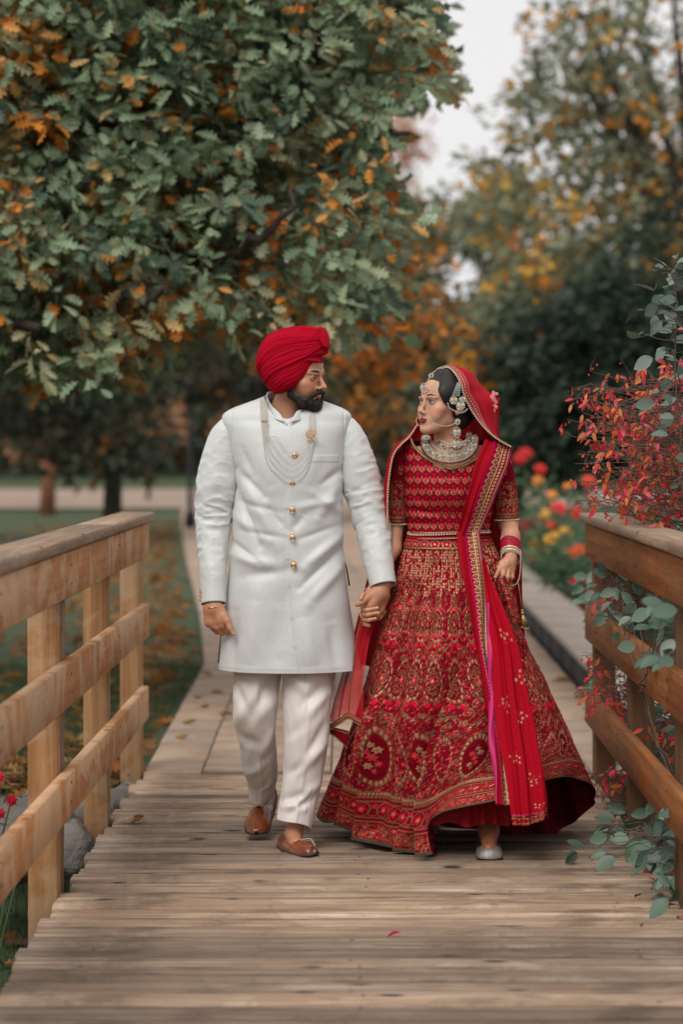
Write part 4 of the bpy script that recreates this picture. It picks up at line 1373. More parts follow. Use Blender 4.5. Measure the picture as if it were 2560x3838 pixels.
    bag_add(b, tube_geo(p_, 0.0024, 6)); b.build('teeth', M_TEETH, t)

    # ---------- beard
    fb = Field(axis_pts([(hx - 0.14, hx + 0.16, 0.0028)]), axis_pts([(hy - 0.15, hy + 0.12, 0.0032)]), axis_pts([(hz - 0.16, hz + 0.01, 0.0028)]))
    Cp = lambda a, b_, ra, rb=None, k=0.012, op='add': fb.cap(tuple(x * S for x in a), tuple(x * S for x in b_), ra * S, (rb or ra) * S, k * S, op, MH)
    E = lambda c_, r_, k=0.012, op='add': fb.ell(tuple(x * S for x in c_), tuple(x * S for x in r_), k * S, op, MH)
    for sx in (-1, 1):
        Cp((sx * 0.069, -0.006, -0.040), (sx * 0.058, -0.014, -0.066), 0.003, 0.010)
        Cp((sx * 0.058, -0.014, -0.066), (sx * 0.036, -0.052, -0.094), 0.011, 0.017)
        Cp((sx * 0.036, -0.052, -0.090), (0, -0.078, -0.102), 0.017, 0.0195)
        Cp((sx * 0.046, -0.046, -0.070), (sx * 0.034, -0.062, -0.080), 0.009, 0.014)
        Cp((sx * 0.030, -0.080, -0.064), (sx * 0.026, -0.082, -0.090), 0.0075, 0.012, 0.008)
        Cp((0, -0.1045, -0.0500), (sx * 0.018, -0.0985, -0.0525), 0.0058, 0.0062, 0.004)
        Cp((sx * 0.018, -0.0985, -0.0525), (sx * 0.033, -0.083, -0.066), 0.0056, 0.0058, 0.004)
    E((0, -0.092, -0.088), (0.011, 0.010, 0.012), 0.008)
    E((0, -0.080, -0.101), (0.028, 0.023, 0.021), 0.010)
    E((0, -0.045, -0.100), (0.032, 0.035, 0.014), 0.015)
    Vb, Fb = fb.mesh()
    n_ = fbm(Vb[:, 0] * 240, Vb[:, 1] * 240, Vb[:, 2] * 120, 2)
    cen = np.array(wp(MH, (0, 0, -0.05), S))
    Vb = Vb + nrm(Vb - cen) * (n_[:, None] * 0.0030)
    bo = obj('beard', Vb, Fb, M_HAIR, t, smooth=True)
    # hairs standing off it
    hb = Bag()
    idx = RNG.choice(len(Vb), 9000)
    for i in idx:
        p0 = Vb[i]; o_ = nrm(p0 - cen); d = nrm(o_ * 0.8 + np.array([0, 0, -0.7]) + RNG.normal(0, 0.35, 3))
        s_ = nrm(np.cross(d, RNG.normal(0, 1, 3))) * 0.0005
        hb.add(np.array([p0 - o_ * 0.002 - s_, p0 - o_ * 0.002 + s_, p0 + d * RNG.uniform(0.004, 0.009)]), np.array([[0, 1, 2]]))
    h_ = hb.build('beard_hair', M_HAIR, bo, smooth=False); tag(h_, kind='stuff')

    # ---------- turban
    cxd, cyd, cY = 668, 828, 8.715
    C0 = np.array(P(cxd, cyd, cY))
    outl = np.array([(746, 834), (740, 826), (735, 819), (727, 833), (718, 848), (706, 866), (694, 884), (676, 896), (657, 902), (630, 903), (614, 889), (600, 868), (588, 842), (590, 820), (597, 799), (617, 773), (640, 760), (664, 754),
                     (697, 751), (724, 754), (738, 751), (749, 762), (754, 790), (752, 812)], float)
    an = np.arctan2(-(outl[:, 1] - cyd), outl[:, 0] - cxd); rad = np.hypot(outl[:, 0] - cxd, outl[:, 1] - cyd) * cY / FD
    o_ = np.argsort(an); an, rad = an[o_], rad[o_]
    an = np.concatenate([an[-4:] - 2 * np.pi, an, an[:4] + 2 * np.pi]); rad = np.concatenate([rad[-4:], rad, rad[:4]])
    ax = nrm(np.array([0.078, -0.035, 0.040])); bx = nrm(np.array([-0.08, -0.02, -0.075]))
    nl, nf = 110, 300
    lam = np.linspace(0.001, 1, nl); phi = np.linspace(0, 2 * np.pi, nf, endpoint=False)
    PH, LA = np.meshgrid(phi, lam)
    e2 = nrm(np.cross(ax, np.array([0, 1.0, 0]))); e1 = np.cross(e2, ax)
    # the two poles are not opposite: bend the axis along the way
    lamA = LA * np.pi
    dvec = np.cos(lamA)[..., None] * ax + np.sin(lamA)[..., None] * (np.cos(PH)[..., None] * e1 + np.sin(PH)[..., None] * e2)
    dvec = nrm(dvec + ((LA ** 2)[..., None]) * (bx + ax) * 0.8)
    alpha = np.arctan2(dvec[..., 2], dvec[..., 0]); rp = np.interp(alpha, an, rad)
    depth = np.where(dvec[..., 1] < 0, 0.108, 0.115)
    flat = np.hypot(dvec[..., 0], dvec[..., 2])
    ex = np.where(dvec[..., 1] < 0, 3.4, 2.2)
    k = 1 / ((flat / rp) ** ex + (np.abs(dvec[..., 1]) / depth) ** ex) ** (1 / ex)
    # folds
    ph2 = PH + 0.25 * np.sin(LA * 3) + 0.10 * fbm(PH * 2, LA * 3)
    layers = (ph2 * 9 / (2 * np.pi)) % 1.0
    step = (layers ** 1.6) * np.sin(np.pi * np.clip(LA, 0.02, 0.98)) ** 0.5
    fine = np.abs(fbm(ph2 * 8, LA * 2.5, 0, 3))
    disp = 0.0060 * step - 0.0070 * fine * np.sin(np.pi * np.clip(LA, 0.03, 1)) ** 0.4 + 0.0018 * np.abs(np.sin(ph2 * 26 + 2.5 * fbm(ph2 * 2, LA * 3)))
    pinch = np.exp(-((LA) / 0.05) ** 2) * 0.012
    Vt = C0 + dvec * (k + disp - 0.002 - pinch)[..., None]
    tb = obj('turban', Vt.reshape(-1, 3), grid_faces(nf, nl, True), M_RED, t, smooth=True)
    # the tucked end over the brow
    e_ = [PA([(724, 757, 8.66), (729, 772, 8.64), (735, 786, 8.63), (741, 795, 8.63)]), PA([(744, 754, 8.69), (752, 768, 8.68), (755, 788, 8.67), (753, 800, 8.66)])]
    nv = 26; nu = 22
    k_ = np.linspace(0, 1, nv); A = cr(e_[0], k_); B = cr(e_[1], k_)
    u = np.linspace(0, 1, nu)[None, :, None]
    G = A[:, None] * (1 - u) + B[:, None] * u
    G[..., 1] -= 0.016 * np.sin(np.pi * u[..., 0]) + 0.003 * np.abs(np.sin(u[..., 0] * 12 + k_[:, None] * 3))
    shell('turban_tail', G.reshape(-1, 3), nu, nv, M_RED, t, th=0.004)

    # ---------- coat
    rows = [(906, 618, 698, 0.052, 8.78), (917, 594, 724, 0.070, 8.775), (928, 563, 758, 0.084, 8.77), (940, 532, 788, 0.092, 8.765), (952, 514, 803, 0.098, 8.76), (968, 511, 804, 0.104, 8.757), (985, 518, 799, 0.114, 8.752), (1015, 526, 792, 0.124, 8.75), (1060, 537, 788, 0.132, 8.75), (1100, 544, 785, 0.134, 8.75), (1150, 540, 785, 0.130, 8.75), (1200, 535, 785, 0.128, 8.75),
            (1250, 533, 786, 0.130, 8.75), (1300, 528, 790, 0.136, 8.75), (1350, 522, 796, 0.142, 8.75), (1400, 516, 803, 0.148, 8.75), (1450, 511, 811, 0.153, 8.75), (1500, 506, 820, 0.157, 8.75), (1536, 503, 829, 0.160, 8.75)]
    nu, nv = 300, 330
    V, XD, YD, th = loft_body(rows, nu, nv, GY, 2.35)
    N = grid_normals(V, nu, nv); N[N[:, 1] > 0] *= 1
    ctr = np.array([P(660, 0, GY)[0], GY, 0]); s_ = np.sign(np.sum((V - ctr)[:, :2] * N[:, :2], 1)); N *= s_[:, None]
    front = (V[:, 1] < GY).astype(float) * np.clip((GY - V[:, 1]) / 0.03, 0, 1)
    seg = [(560, 1090, 640, 1250, 16, 0.006), (546, 1120, 600, 1250, 9, -0.006), (548, 1075, 610, 1140, 9, -0.005), (540, 1180, 620, 1240, 12, 0.005), (780, 1100, 730, 1190, 12, 0.006), (786, 1075, 740, 1110, 8, -0.005),
           (790, 1180, 720, 1130, 10, 0.004), (535, 1270, 640, 1300, 13, 0.006), (532, 1240, 600, 1290, 8, -0.0045), (784, 1225, 700, 1300, 11, 0.007), (786, 1255, 690, 1345, 9, -0.006), (788, 1290, 710, 1380, 12, 0.006),
           (670, 1300, 560, 1320, 14, -0.005), (672, 1310, 650, 1500, 20, -0.005), (700, 1400, 715, 1530, 22, 0.007), (590, 1360, 570, 1530, 22, 0.006), (640, 1380, 625, 1530, 18, -0.004), (760, 1420, 775, 1530, 16, -0.006),
           (545, 1400, 540, 1530, 10, -0.003), (620, 1170, 655, 1210, 9, -0.004), (700, 1180, 672, 1215, 9, -0.004), (600, 1020, 630, 1120, 18, 0.004), (730, 1020, 700, 1120, 18, 0.004), (560, 1030, 585, 1090, 9, -0.003),
           (550, 1150, 650, 1175, 8, -0.003), (560, 1215, 655, 1232, 8, -0.003), (675, 1240, 775, 1205, 8, -0.003), (675, 1165, 780, 1145, 9, 0.003)]
    d = folds(XD, YD, seg) * 2.1 + 0.0030 * fbm(XD * 0.02, YD * 0.014, 0, 2)
    px = np.interp(YD, [960, 1250, 1400, 1536], [661, 662, 672, 687])            # the edge of the overlapping panel
    dx = XD - px
    d += np.where((dx > 0) & (dx < 60), 0.0035 * np.exp(-dx / 28), 0) * front
    d -= 0.0022 * np.exp(-((dx + 1.2) / 1.5) ** 2) * front
    # sleeve seams, hem edge, breast pocket welt
    for sx in (533, 789):
        d -= 0.003 * np.exp(-((XD - sx) / 2.0) ** 2) * (YD < 1100) * front
    d += 0.0005 * np.exp(-((YD - 1525) / 3.0) ** 2)
    pk = (XD > 714) & (XD < 776) & (YD > 1046 - (XD - 714) * 0.02) & (YD < 1061)
    d += 0.0016 * pk * front
    V = V + N * (d * (0.25 + 0.75 * front))[:, None]
    V[:, 2] += np.where(YD > 1500, (np.cos((XD - 660) / 90)) * -0.003, 0)
    Lg = (YD - 906) * GY / FD
    uv = np.stack([np.tile(np.arange(nu) / nu * 1.15, nv), Lg], 1)
    ncut = np.interp(XD, [604, 612, 622, 636, 662, 690, 704, 714, 722], [900, 925, 946, 960, 967, 957, 942, 922, 900])
    cutm = (YD < ncut - 5) & (V[:, 1] < GY + 0.01)
    F = grid_faces(nu, nv, True); F = F[~cutm[F].any(1)]
    co = obj('coat', V, F, M_BROC, t, smooth=True, uv=uv)
    md = co.modifiers.new('thickness', 'SOLIDIFY'); md.thickness = 0.003; md.offset = -1
    # the dark lining of the back panel showing at the side vents
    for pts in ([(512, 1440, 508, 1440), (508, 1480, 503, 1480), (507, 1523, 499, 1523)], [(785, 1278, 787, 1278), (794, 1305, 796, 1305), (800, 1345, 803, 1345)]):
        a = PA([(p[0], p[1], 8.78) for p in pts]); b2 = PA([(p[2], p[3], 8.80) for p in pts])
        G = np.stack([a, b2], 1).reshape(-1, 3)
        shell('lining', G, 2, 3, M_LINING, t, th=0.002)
    # collar
    for pts in ([(668, 912, 8.83, 668, 928, 8.84), (640, 902, 8.82, 634, 918, 8.84), (615, 900, 8.79, 607, 922, 8.80), (612, 912, 8.74, 606, 938, 8.74), (622, 930, 8.69, 618, 953, 8.675), (636, 943, 8.665, 634, 963, 8.65), (645, 953, 8.655, 652, 968, 8.635), (646, 962, 8.65, 660, 972, 8.628)],
                [(668, 912, 8.83, 668, 928, 8.84), (700, 908, 8.82, 706, 922, 8.84), (714, 912, 8.78, 720, 934, 8.79), (712, 925, 8.73, 716, 950, 8.73), (700, 934, 8.69, 702, 960, 8.675), (690, 940, 8.67, 686, 966, 8.65), (682, 945, 8.66, 672, 969, 8.635), (680, 955, 8.655, 664, 972, 8.628)]):
        k_ = np.linspace(0, 1, 40)
        A = cr(PA([p[:3] for p in pts]), k_); B = cr(PA([p[3:] for p in pts]), k_)
        u = np.linspace(0, 1, 8)[None, :, None]
        G = A[:, None] * (1 - u) + B[:, None] * u
        uvc = np.stack(np.meshgrid(np.linspace(0, 0.03, 8), np.linspace(0, 0.22, 40)), -1).reshape(-1, 2)
        shell('collar', G.reshape(-1, 3), 8, 40, M_BROC, t, th=0.004, uv=uvc)
    # white shirt in the opening
    A = PA([(640, 962, 8.675), (652, 968, 8.655), (662, 971, 8.65), (672, 967, 8.655), (684, 960, 8.675)]); B = PA([(640, 975, 8.67), (652, 990, 8.66), (664, 1000, 8.66), (674, 990, 8.66), (686, 975, 8.67)])
    G = np.stack([A, B], 1).reshape(-1, 3)
    shell('shirt', G, 2, 5, M_SHIRT, t, th=0.002)
    # sleeves
    sleeve(t, [(540, 968, 8.76, 16), (526, 984, 8.76, 31), (515, 1012, 8.76, 39.5), (506, 1052, 8.76, 44), (499, 1110, 8.76, 48), (492, 1180, 8.76, 43.5), (488, 1250, 8.73, 37), (487, 1320, 8.69, 33), (490, 1386, 8.66, 29.5)],
           230, 110, M_BROC, wr_sleeve, 1.7)
    sleeve(t, [(778, 962, 8.76, 15), (790, 976, 8.76, 28), (802, 1004, 8.76, 36), (814, 1047, 8.76, 41), (826, 1095, 8.76, 45), (838, 1140, 8.76, 45), (853, 1205, 8.74, 40), (865, 1268, 8.70, 35.5), (880, 1345, 8.655, 31.5)],
           230, 110, M_BROC, wr_sleeve, 5.2)
    # buttons
    for i, (x, y) in enumerate([(677, 1045), (671, 1109), (671, 1170), (672, 1234), (674, 1297)]):
        c3 = P(x, y, 8.612 - 0.012 * (i > 1))
        b = Bag(); bag_add(b, ball_geo(c3, (0.0115, 0.006, 0.0115), 12, 7)); bag_add(b, ball_geo((c3[0], c3[1] - 0.004, c3[2]), (0.006, 0.004, 0.006), 8, 5))
        b.build('button', M_GOLD, t)
    for y in (1358, 1368, 1378):
        b = Bag(); bag_add(b, ball_geo(P(459, y, 8.655), (0.004, 0.006, 0.006), 8, 5)); b.build('button', M_GOLD, t)
    # pearl strands
    def strand(pts, r, gap, name='pearl_strand', mat=M_PEARL, par=t, nu_=6):
        p = cr(PA(pts), np.linspace(0, 1, 200)); L = np.concatenate([[0], np.cumsum(np.linalg.norm(np.diff(p, axis=0), axis=1))])
        n = int(L[-1] / gap); b = Bag()
        for s0 in (np.arange(n) + 0.5) * gap:
            c_ = [np.interp(s0, L, p[:, j]) for j in range(3)]
            bag_add(b, ball_geo(c_, r, nu_, 4))
        return b.build(name, mat, par)
    lefts = [(597, 916), (600, 917), (603.5, 918), (607, 919), (610, 920)]
    for i in range(5):
        xl, yl = lefts[i]
        xb = [670, 670, 671, 672, 674][i]; yb = [1105, 1090, 1075, 1059, 1043][i]
        xr = [721, 718.5, 716, 713, 710][i]
        xm = [612, 617, 622, 628, 635][i]; ym = [1060, 1048, 1036, 1022, 1005][i]
        xm2 = [704, 703, 701, 699, 697][i]; ym2 = [1080, 1066, 1050, 1036, 1022][i]
        Yc = 8.61
        strand([(xl, yl, 8.70), (xl + 1, 940, 8.655), (xl + 2, 966, 8.632), (xl + 5 + (4 - i) * .2, 1000, 8.617), (xm, ym, 8.608), ((xm + xb) / 2, (ym + yb) / 2 + 9, 8.603), (xb, yb, 8.600), (xm2, ym2, 8.604), (xr - 3, 1018, 8.610), (xr, 975, 8.625), (xr + 1, 936, 8.69)],
               0.0023, 0.0047)
    for x, y, w in ((607, 966, 0.021),):
        V_, F_ = box_geo(P(x - 8, y, 8.62)[0], P(x + 8, y, 8.62)[0], 8.622, 8.630, P(x, y + 1.5, 8.62)[2], P(x, y - 1.5, 8.62)[2], 0.001)
        obj('necklace_bar', V_, F_, M_GOLD, t)
    # brooch
    bc = np.array(P(713, 998, 8.600))
    b = Bag()
    for rr, nn, br in ((0.0175, 12, 0.0040), (0.009, 7, 0.0040), (0.0, 1, 0.005)):
        for j in range(nn):
            a = j / nn * 2 * np.pi
            bag_add(b, ball_geo(bc + np.array([math.cos(a) * rr, 0, math.sin(a) * rr]), (br, br * 0.7, br), 8, 5))
    br_ = b.build('brooch', M_PALEGOLD, t)
    b = Bag(); bag_add(b, tube_geo([bc + (0, 0.006, 0), bc + (0, 0.001, 0)], [0.016, 0.013], 16)); b.build('brooch_disc', M_GOLD, br_)
    # bracelet at the far wrist
    b = Bag()
    bag_add(b, tube_geo([P(470, 1392, 8.64), P(480, 1395, 8.62), P(495, 1394, 8.618), P(507, 1389, 8.64)], 0.0022, 6)); b.build('bracelet', M_GOLD, t)

    # ---------- trousers
    def wr_leg(seed, segs, k=1.0, back=False):
        def fn(U, v, L, s_):
            n1 = fbm(np.cos(U) * 1.2 + seed, np.sin(U) * 1.2 + L * 2.0, L * 9, 3)
            d = 0.0065 * n1
            uu = np.where(U > np.pi, U, U)                            # front of the leg is U in 0..pi (sin>0 is towards the camera)
            x = np.cos(U)
            fr = np.clip(np.sin(U) * 3, 0, 1)
            dd = folds(x, v * 3, segs) * fr * 1.5
            crease = 0.004 * np.exp(-((x - 0.05) / 0.10) ** 2) * fr
            return (d + dd + crease) * k
        return fn
    segsR = [(-0.9, 1.2, 0.1, 0.85, 0.12, 0.010), (-0.9, 0.75, -0.1, 1.1, 0.10, -0.007), (0.9, 0.35, 0.05, 1.05, 0.14, -0.010), (0.9, 0.9, 0.0, 1.15, 0.12, 0.008), (-0.9, 1.45, 0.2, 1.5, 0.12, -0.007), (0.9, 1.35, 0.2, 1.7, 0.12, 0.008),
             (0.95, 1.8, 0.2, 1.9, 0.08, -0.006), (-0.9, 2.3, 0.3, 2.0, 0.12, 0.006), (0.8, 2.4, 0.0, 2.7, 0.1, 0.006), (-0.8, 0.2, 0.2, 0.7, 0.2, 0.008)]
    segsL = [(0.9, 0.6, -0.3, 1.1, 0.12, -0.009), (0.9, 0.8, -0.2, 1.4, 0.13, 0.009), (-0.9, 0.5, 0.2, 0.9, 0.12, 0.007), (-0.8, 1.5, 0.4, 1.2, 0.10, -0.007), (0.95, 1.25, 0.1, 1.75, 0.12, -0.008), (0.9, 1.6, -0.2, 2.1, 0.12, 0.009),
             (-0.9, 2.2, 0.3, 1.9, 0.10, -0.006), (-0.9, 2.65, 0.6, 2.45, 0.09, -0.010), (0.9, 2.3, 0.0, 2.6, 0.1, 0.008), (-0.8, 2.75, 0.5, 2.75, 0.08, 0.008), (0.8, 2.55, -0.4, 2.85, 0.08, -0.008)]
    def hemR(Vx, U, v):
        Vx[..., 2] += np.clip((v - 0.9) / 0.1, 0, 1) * (0.022 * np.cos(U) * 0.6 + 0.020 * (1 - np.clip(np.sin(U), 0, 1)) - 0.012)
        return Vx
    sleeve(t, [(592, 1480, 8.74, 62), (590, 1545, 8.74, 56), (586, 1600, 8.72, 52), (586, 1650, 8.73, 48), (592, 1710, 8.79, 43), (597, 1760, 8.86, 40), (600, 1786, 8.91, 36), (600, 1822, 8.96, 29)], 190, 110, M_TROUSER,
           wr_leg(2.0, segsR), 0, name='trouser_leg', hem=hemR)
    sleeve(t, [(712, 1480, 8.74, 64), (708, 1545, 8.72, 61), (705, 1600, 8.70, 57), (704, 1660, 8.68, 54), (700, 1720, 8.68, 50.5), (694, 1780, 8.68, 46), (684, 1840, 8.67, 42), (675, 1893, 8.65, 41)], 200, 110, M_TROUSER,
           wr_leg(9.0, segsL), 0, name='trouser_leg', hem=lambda Vx, U, v: hem2(Vx, U, v))
    # ---------- shoes
    def shoe(name, rows, up, nu=40, nv=40, seam=0.0):
        """rows along the foot: (xd, yd_sole, Y, half-width m, height m)"""
        r = cr(np.array([[*P(a, b_, c_), w, h] for a, b_, c_, w, h in rows]), np.linspace(0, 1, nv))
        p = r[:, :3]; T = nrm(np.gradient(p, axis=0)); sd = nrm(np.cross(T, up)); upv = nrm(np.cross(sd, T))
        th = np.linspace(0, 2 * np.pi, nu, endpoint=False)
        cz = np.sin(th); cx = np.cos(th)
        hz_ = np.where(cz > 0, cz ** 0.85 if False else np.abs(cz) ** 0.9, 0)
        G = p[:, None] + sd[:, None] * (cx[None, :, None] * r[:, 3][:, None, None]) + upv[:, None] * (np.where(cz > 0, hz_, -0.02 * np.abs(cz))[None, :, None] * r[:, 4][:, None, None])
        # seam down the middle of the toe
        if seam:
            ridge = np.exp(-(cx / 0.05) ** 2) * (cz > 0)
            G = G + upv[:, None] * (ridge[None, :, None] * -0.0016)
        b = Bag(); b.add(G.reshape(-1, 3), grid_faces(nu, nv, True))
        o = b.build('shoe', M_LEATHER, t)
        # sole
        G2 = p[:, None] + sd[:, None] * (cx[None, :, None] * (r[:, 3] * 1.06 + 0.001)[:, None, None]) + upv[:, None] * ((np.where(cz > 0, 0.0045, -0.0045))[None, :, None])
        b = Bag(); b.add(G2.reshape(-1, 3), grid_faces(nu, nv, True)); b.build('sole', M_SOLE, o)
        return o, r, sd, upv
    o1, r1, sd1, up1 = shoe('shoe', [(615, 1800, 9.10, 0.022, 0.010), (613, 1830, 9.06, 0.036, 0.012), (606, 1862, 9.02, 0.0385, 0.044), (596, 1880, 8.965, 0.044, 0.052), (592, 1896, 8.92, 0.046, 0.044), (589, 1908, 8.885, 0.040, 0.030), (588, 1913, 8.86, 0.024, 0.018), (588, 1914, 8.85, 0.006, 0.008)],
                             np.array([0, -0.6, 0.8]), seam=1)
    o2, r2, sd2, up2 = shoe('shoe', [(654, 1936, 8.80, 0.012, 0.03), (655, 1940, 8.77, 0.030, 0.045), (660, 1945, 8.72, 0.036, 0.045), (672, 1952, 8.64, 0.040, 0.050), (690, 1958, 8.57, 0.046, 0.048), (703, 1961, 8.53, 0.044, 0.038), (715, 1962, 8.505, 0.032, 0.032), (724, 1960, 8.495, 0.014, 0.024), (729, 1955, 8.49, 0.004, 0.012)],
                             np.array([0, 0, 1.0]), seam=1)
    # gilt edging and inner heel
    def edging(pts, par, r=0.0028):
        b = Bag(); bag_add(b, tube_geo(cr(PA(pts), np.linspace(0, 1, 30)), r, 6))
        p = cr(PA(pts), np.linspace(0, 1, 22))
        for q in p: bag_add(b, ball_geo(q + np.array([0, -0.001, -0.005]), (0.0016, 0.0016, 0.003), 5, 4))
        b.build('edging', M_THREAD, par)
    edging([(563, 1846, 8.935), (568, 1852, 8.915), (578, 1853, 8.90), (588, 1848, 8.89), (592, 1843, 8.885), (598, 1848, 8.89), (610, 1848, 8.90), (624, 1838, 8.94)], o1)
    edging([(684, 1936, 8.565), (690, 1931, 8.56), (700, 1927, 8.555), (712, 1926, 8.55), (718, 1932, 8.54), (724, 1942, 8.52)], o2, 0.0022)
    edging([(670, 1938, 8.59), (678, 1932, 8.575), (686, 1929, 8.57), (700, 1926, 8.56)], o2, 0.0018)
    return t
def hem2(Vx, U, v):
    Vx[..., 2] += np.clip((v - 0.9) / 0.1, 0, 1) * (0.010 * np.cos(U) * -1.0 + 0.006 * np.sin(U * 2))
    return Vx
groom()
# ------------------------------------------------------------------ embroidery, worked out point by point
C_BASE = np.array([0.235, 0.0018, 0.013]); C_ROSE = np.array([0.60, 0.006, 0.032]); C_PINK = np.array([0.66, 0.03, 0.055])
C_GOLD = np.array([0.33, 0.19, 0.085]); C_PALE = np.array([0.56, 0.36, 0.19]); C_GREEN = np.array([0.09, 0.085, 0.050])
def hsh(i, j, k=0):
    v = np.sin(i * 127.1 + j * 311.7 + k * 74.7) * 43758.5453
    return v - np.floor(v)
class Emb:
    def __init__(s, n):
        s.c = np.tile(C_BASE, (n, 1)); s.g = np.zeros(n); s.h = np.zeros(n)
    def lay(s, m, col, gold=0.0, h=0.0004):
        m = np.clip(m, 0, 1)[:, None]
        s.c = s.c * (1 - m) + col * m
        s.g = s.g * (1 - m[:, 0]) + gold * m[:, 0]
        s.h = s.h + m[:, 0] * h
def soft(d, w, e=0.0012):
    """1 inside distance w"""
    return np.clip((w - d) / e + 0.5, 0, 1)
def flowers(E, x, y, cell, r, mask=1.0, seed=0, prob=0.8, leaves=True):
    i = np.floor(x / cell); j = np.floor(y / cell)
    j = np.floor(y / cell + 0.5 * (i % 2)); 
    cx = (i + 0.5 + 0.3 * (hsh(i, j, seed) - 0.5)) * cell; cy = (j + 0.5 - 0.5 * (i % 2) + 0.3 * (hsh(i, j, seed + 5) - 0.5)) * cell
    dx, dy = x - cx, y - cy; d = np.hypot(dx, dy); a = np.arctan2(dy, dx)
    on = (hsh(i, j, seed + 9) < prob) * mask
    rr = r * (0.8 + 0.4 * hsh(i, j, seed + 3))
    if leaves:
        lf = soft(np.abs(d - rr * 1.45) - rr * 0.25 * (np.cos(3 * a + 6 * hsh(i, j, seed + 1)) > 0.3), 0.0008)
        E.lay(lf * on * (hsh(i, j, 2) > 0.5), C_GOLD, 0.8)
        E.lay(soft(np.hypot(dx - rr * 1.5, dy + rr * 0.8), rr * 0.4) * on, C_GREEN, 0)
    E.lay(soft(d, rr * (0.85 + 0.22 * np.cos(5 * a + 6 * hsh(i, j, seed + 4)))) * on, np.where((hsh(i, j, seed + 7) > 0.5)[:, None], C_ROSE, C_PINK * 0.9), 0, 0.0009)
    E.lay(soft(d, rr * 0.26) * on, C_PALE, 0.9)
def filigree(E, x, y, k, w, mask=1.0, seed=0.0, amp=0.8):
    f = fbm(x * k + seed, y * k * 0.8 + seed * 2, 0.0, 2) * 2.6
    d = np.abs(f - np.round(f))
    E.lay(np.clip((w - d) / 0.06 + 0.5, 0, 1) * mask * amp, C_GOLD, 0.9)
def band(E, t, t0, w, col=C_GOLD, gold=0.9, mask=1.0):
    E.lay(soft(np.abs(t - t0), w) * mask, col, gold, 0.0006)
def beadrow(E, s, t, t0, pitch, r, mask=1.0, col=C_PALE):
    x = (s / pitch - np.floor(s / pitch) - 0.5) * pitch
    E.lay(soft(np.hypot(x, t - t0), r) * mask, col, 1.0, 0.001)
def roseband(E, s, t, t0, hw, pitch):
    x = (s / pitch - np.floor(s / pitch) - 0.5) * pitch; y = t - t0
    m = (np.abs(y) < hw) * 1.0
    d = np.hypot(x, y); a = np.arctan2(y, x)
    E.lay(soft(d, hw * 0.62 * (0.85 + 0.15 * np.cos(5 * a))) * m, C_ROSE, 0, 0.0009)
    E.lay(soft(np.abs(d - hw * 0.85), 0.0011) * m, C_GOLD, 0.9)
    E.lay(soft(d, hw * 0.2) * m, C_PALE, 0.9)
    x2 = (np.abs(x) - pitch / 2)
    E.lay(soft(np.abs(np.hypot(x2, y - hw * 0.3) - hw * 0.5), 0.0011) * m, C_GOLD, 0.9)
    E.lay(soft(np.hypot(x2, y + hw * 0.45), hw * 0.28) * m, C_PINK * 0.8, 0)
    band(E, t, t0 - hw, 0.0014); band(E, t, t0 + hw, 0.0014)
def medallion(E, x, y, a, b, fill=True, beads=26, ringw=0.13):
    q = np.sqrt((x / a) ** 2 + (y / b) ** 2); an = np.arctan2(y / b, x / a)
    if fill:
        E.lay(np.clip((0.98 - q) * 12, 0, 1), C_BASE * 0.85, 0, 0)
    br = 0.55 + 0.45 * np.sign(np.cos(an * beads))
    E.lay(np.clip((ringw * 0.7 - np.abs(q - 1)) * 18, 0, 1) * br, C_PALE, 0.9, 0.0008)
    E.lay(np.clip((0.018 - np.abs(np.abs(q - 1) - ringw * 0.75)) * 26, 0, 1) * 0.8, C_GOLD, 0.9, 0.0004)
    E.lay(np.clip((0.02 - np.abs(q - 1 - ringw - 0.05)) * 30, 0, 1), C_GREEN, 0)
    return q, an
def bouquet(E, x, y, a, b):
    for k, (px, py, r) in enumerate(((0, 0.05, 0.22), (0.34, -0.28, 0.20), (-0.36, -0.24, 0.19), (0.02, -0.55, 0.15), (0.3, 0.35, 0.16), (-0.28, 0.42, 0.17), (0.0, 0.66, 0.12))):
        dx, dy = x - px * a, y - py * b; d = np.hypot(dx, dy); an = np.arctan2(dy, dx)
        gold = k in (1, 5, 3)
        E.lay(soft(d, r * a * 1.5 * (0.85 + 0.2 * np.cos(6 * an + k))), C_PALE * 0.95 if gold else C_PINK, 0.7 if gold else 0, 0.0009)
        E.lay(soft(d, r * a * 0.35), C_GOLD if not gold else C_ROSE, 0.6)
    E.lay(soft(np.abs(x - 0.12 * a * np.sin(y / b * 4)), 0.0010) * (np.abs(y) < 0.8 * b), C_GREEN * 1.6, 0.3)

def m_embroid(name, inner=(0.13, 0.002, 0.008)):
    t = NT(name)
    g = t.n.new('ShaderNodeAttribute'); g.attribute_name = 'gold'
    geo = t.n.new('ShaderNodeNewGeometry')
    w = t.noise(t.coords((1, 1, 1)), 420, 3, 0.7)
    c = t.mix(1.0, t.attr(), t.ramp(w, [(0.3, 0.6), (0.7, 1.3)]), 'MULTIPLY')
    c = t.mix(geo.outputs['Backfacing'], c, inner)
    t.set(Base_Color=c, Metallic=t.math('MULTIPLY', g.outputs['Fac'], 0.55), Roughness=t.ramp(g.outputs['Fac'], [(0, 0.75), (1, 0.36)]))
    t.set(Specular_IOR_Level=t.math('ADD', t.math('MULTIPLY', g.outputs['Fac'], 0.4), 0.06))
    t.set(Normal=t.bump(w, 0.55, 0.0015))
    return t.m
M_EMB = m_embroid('embroidered_red_silk')

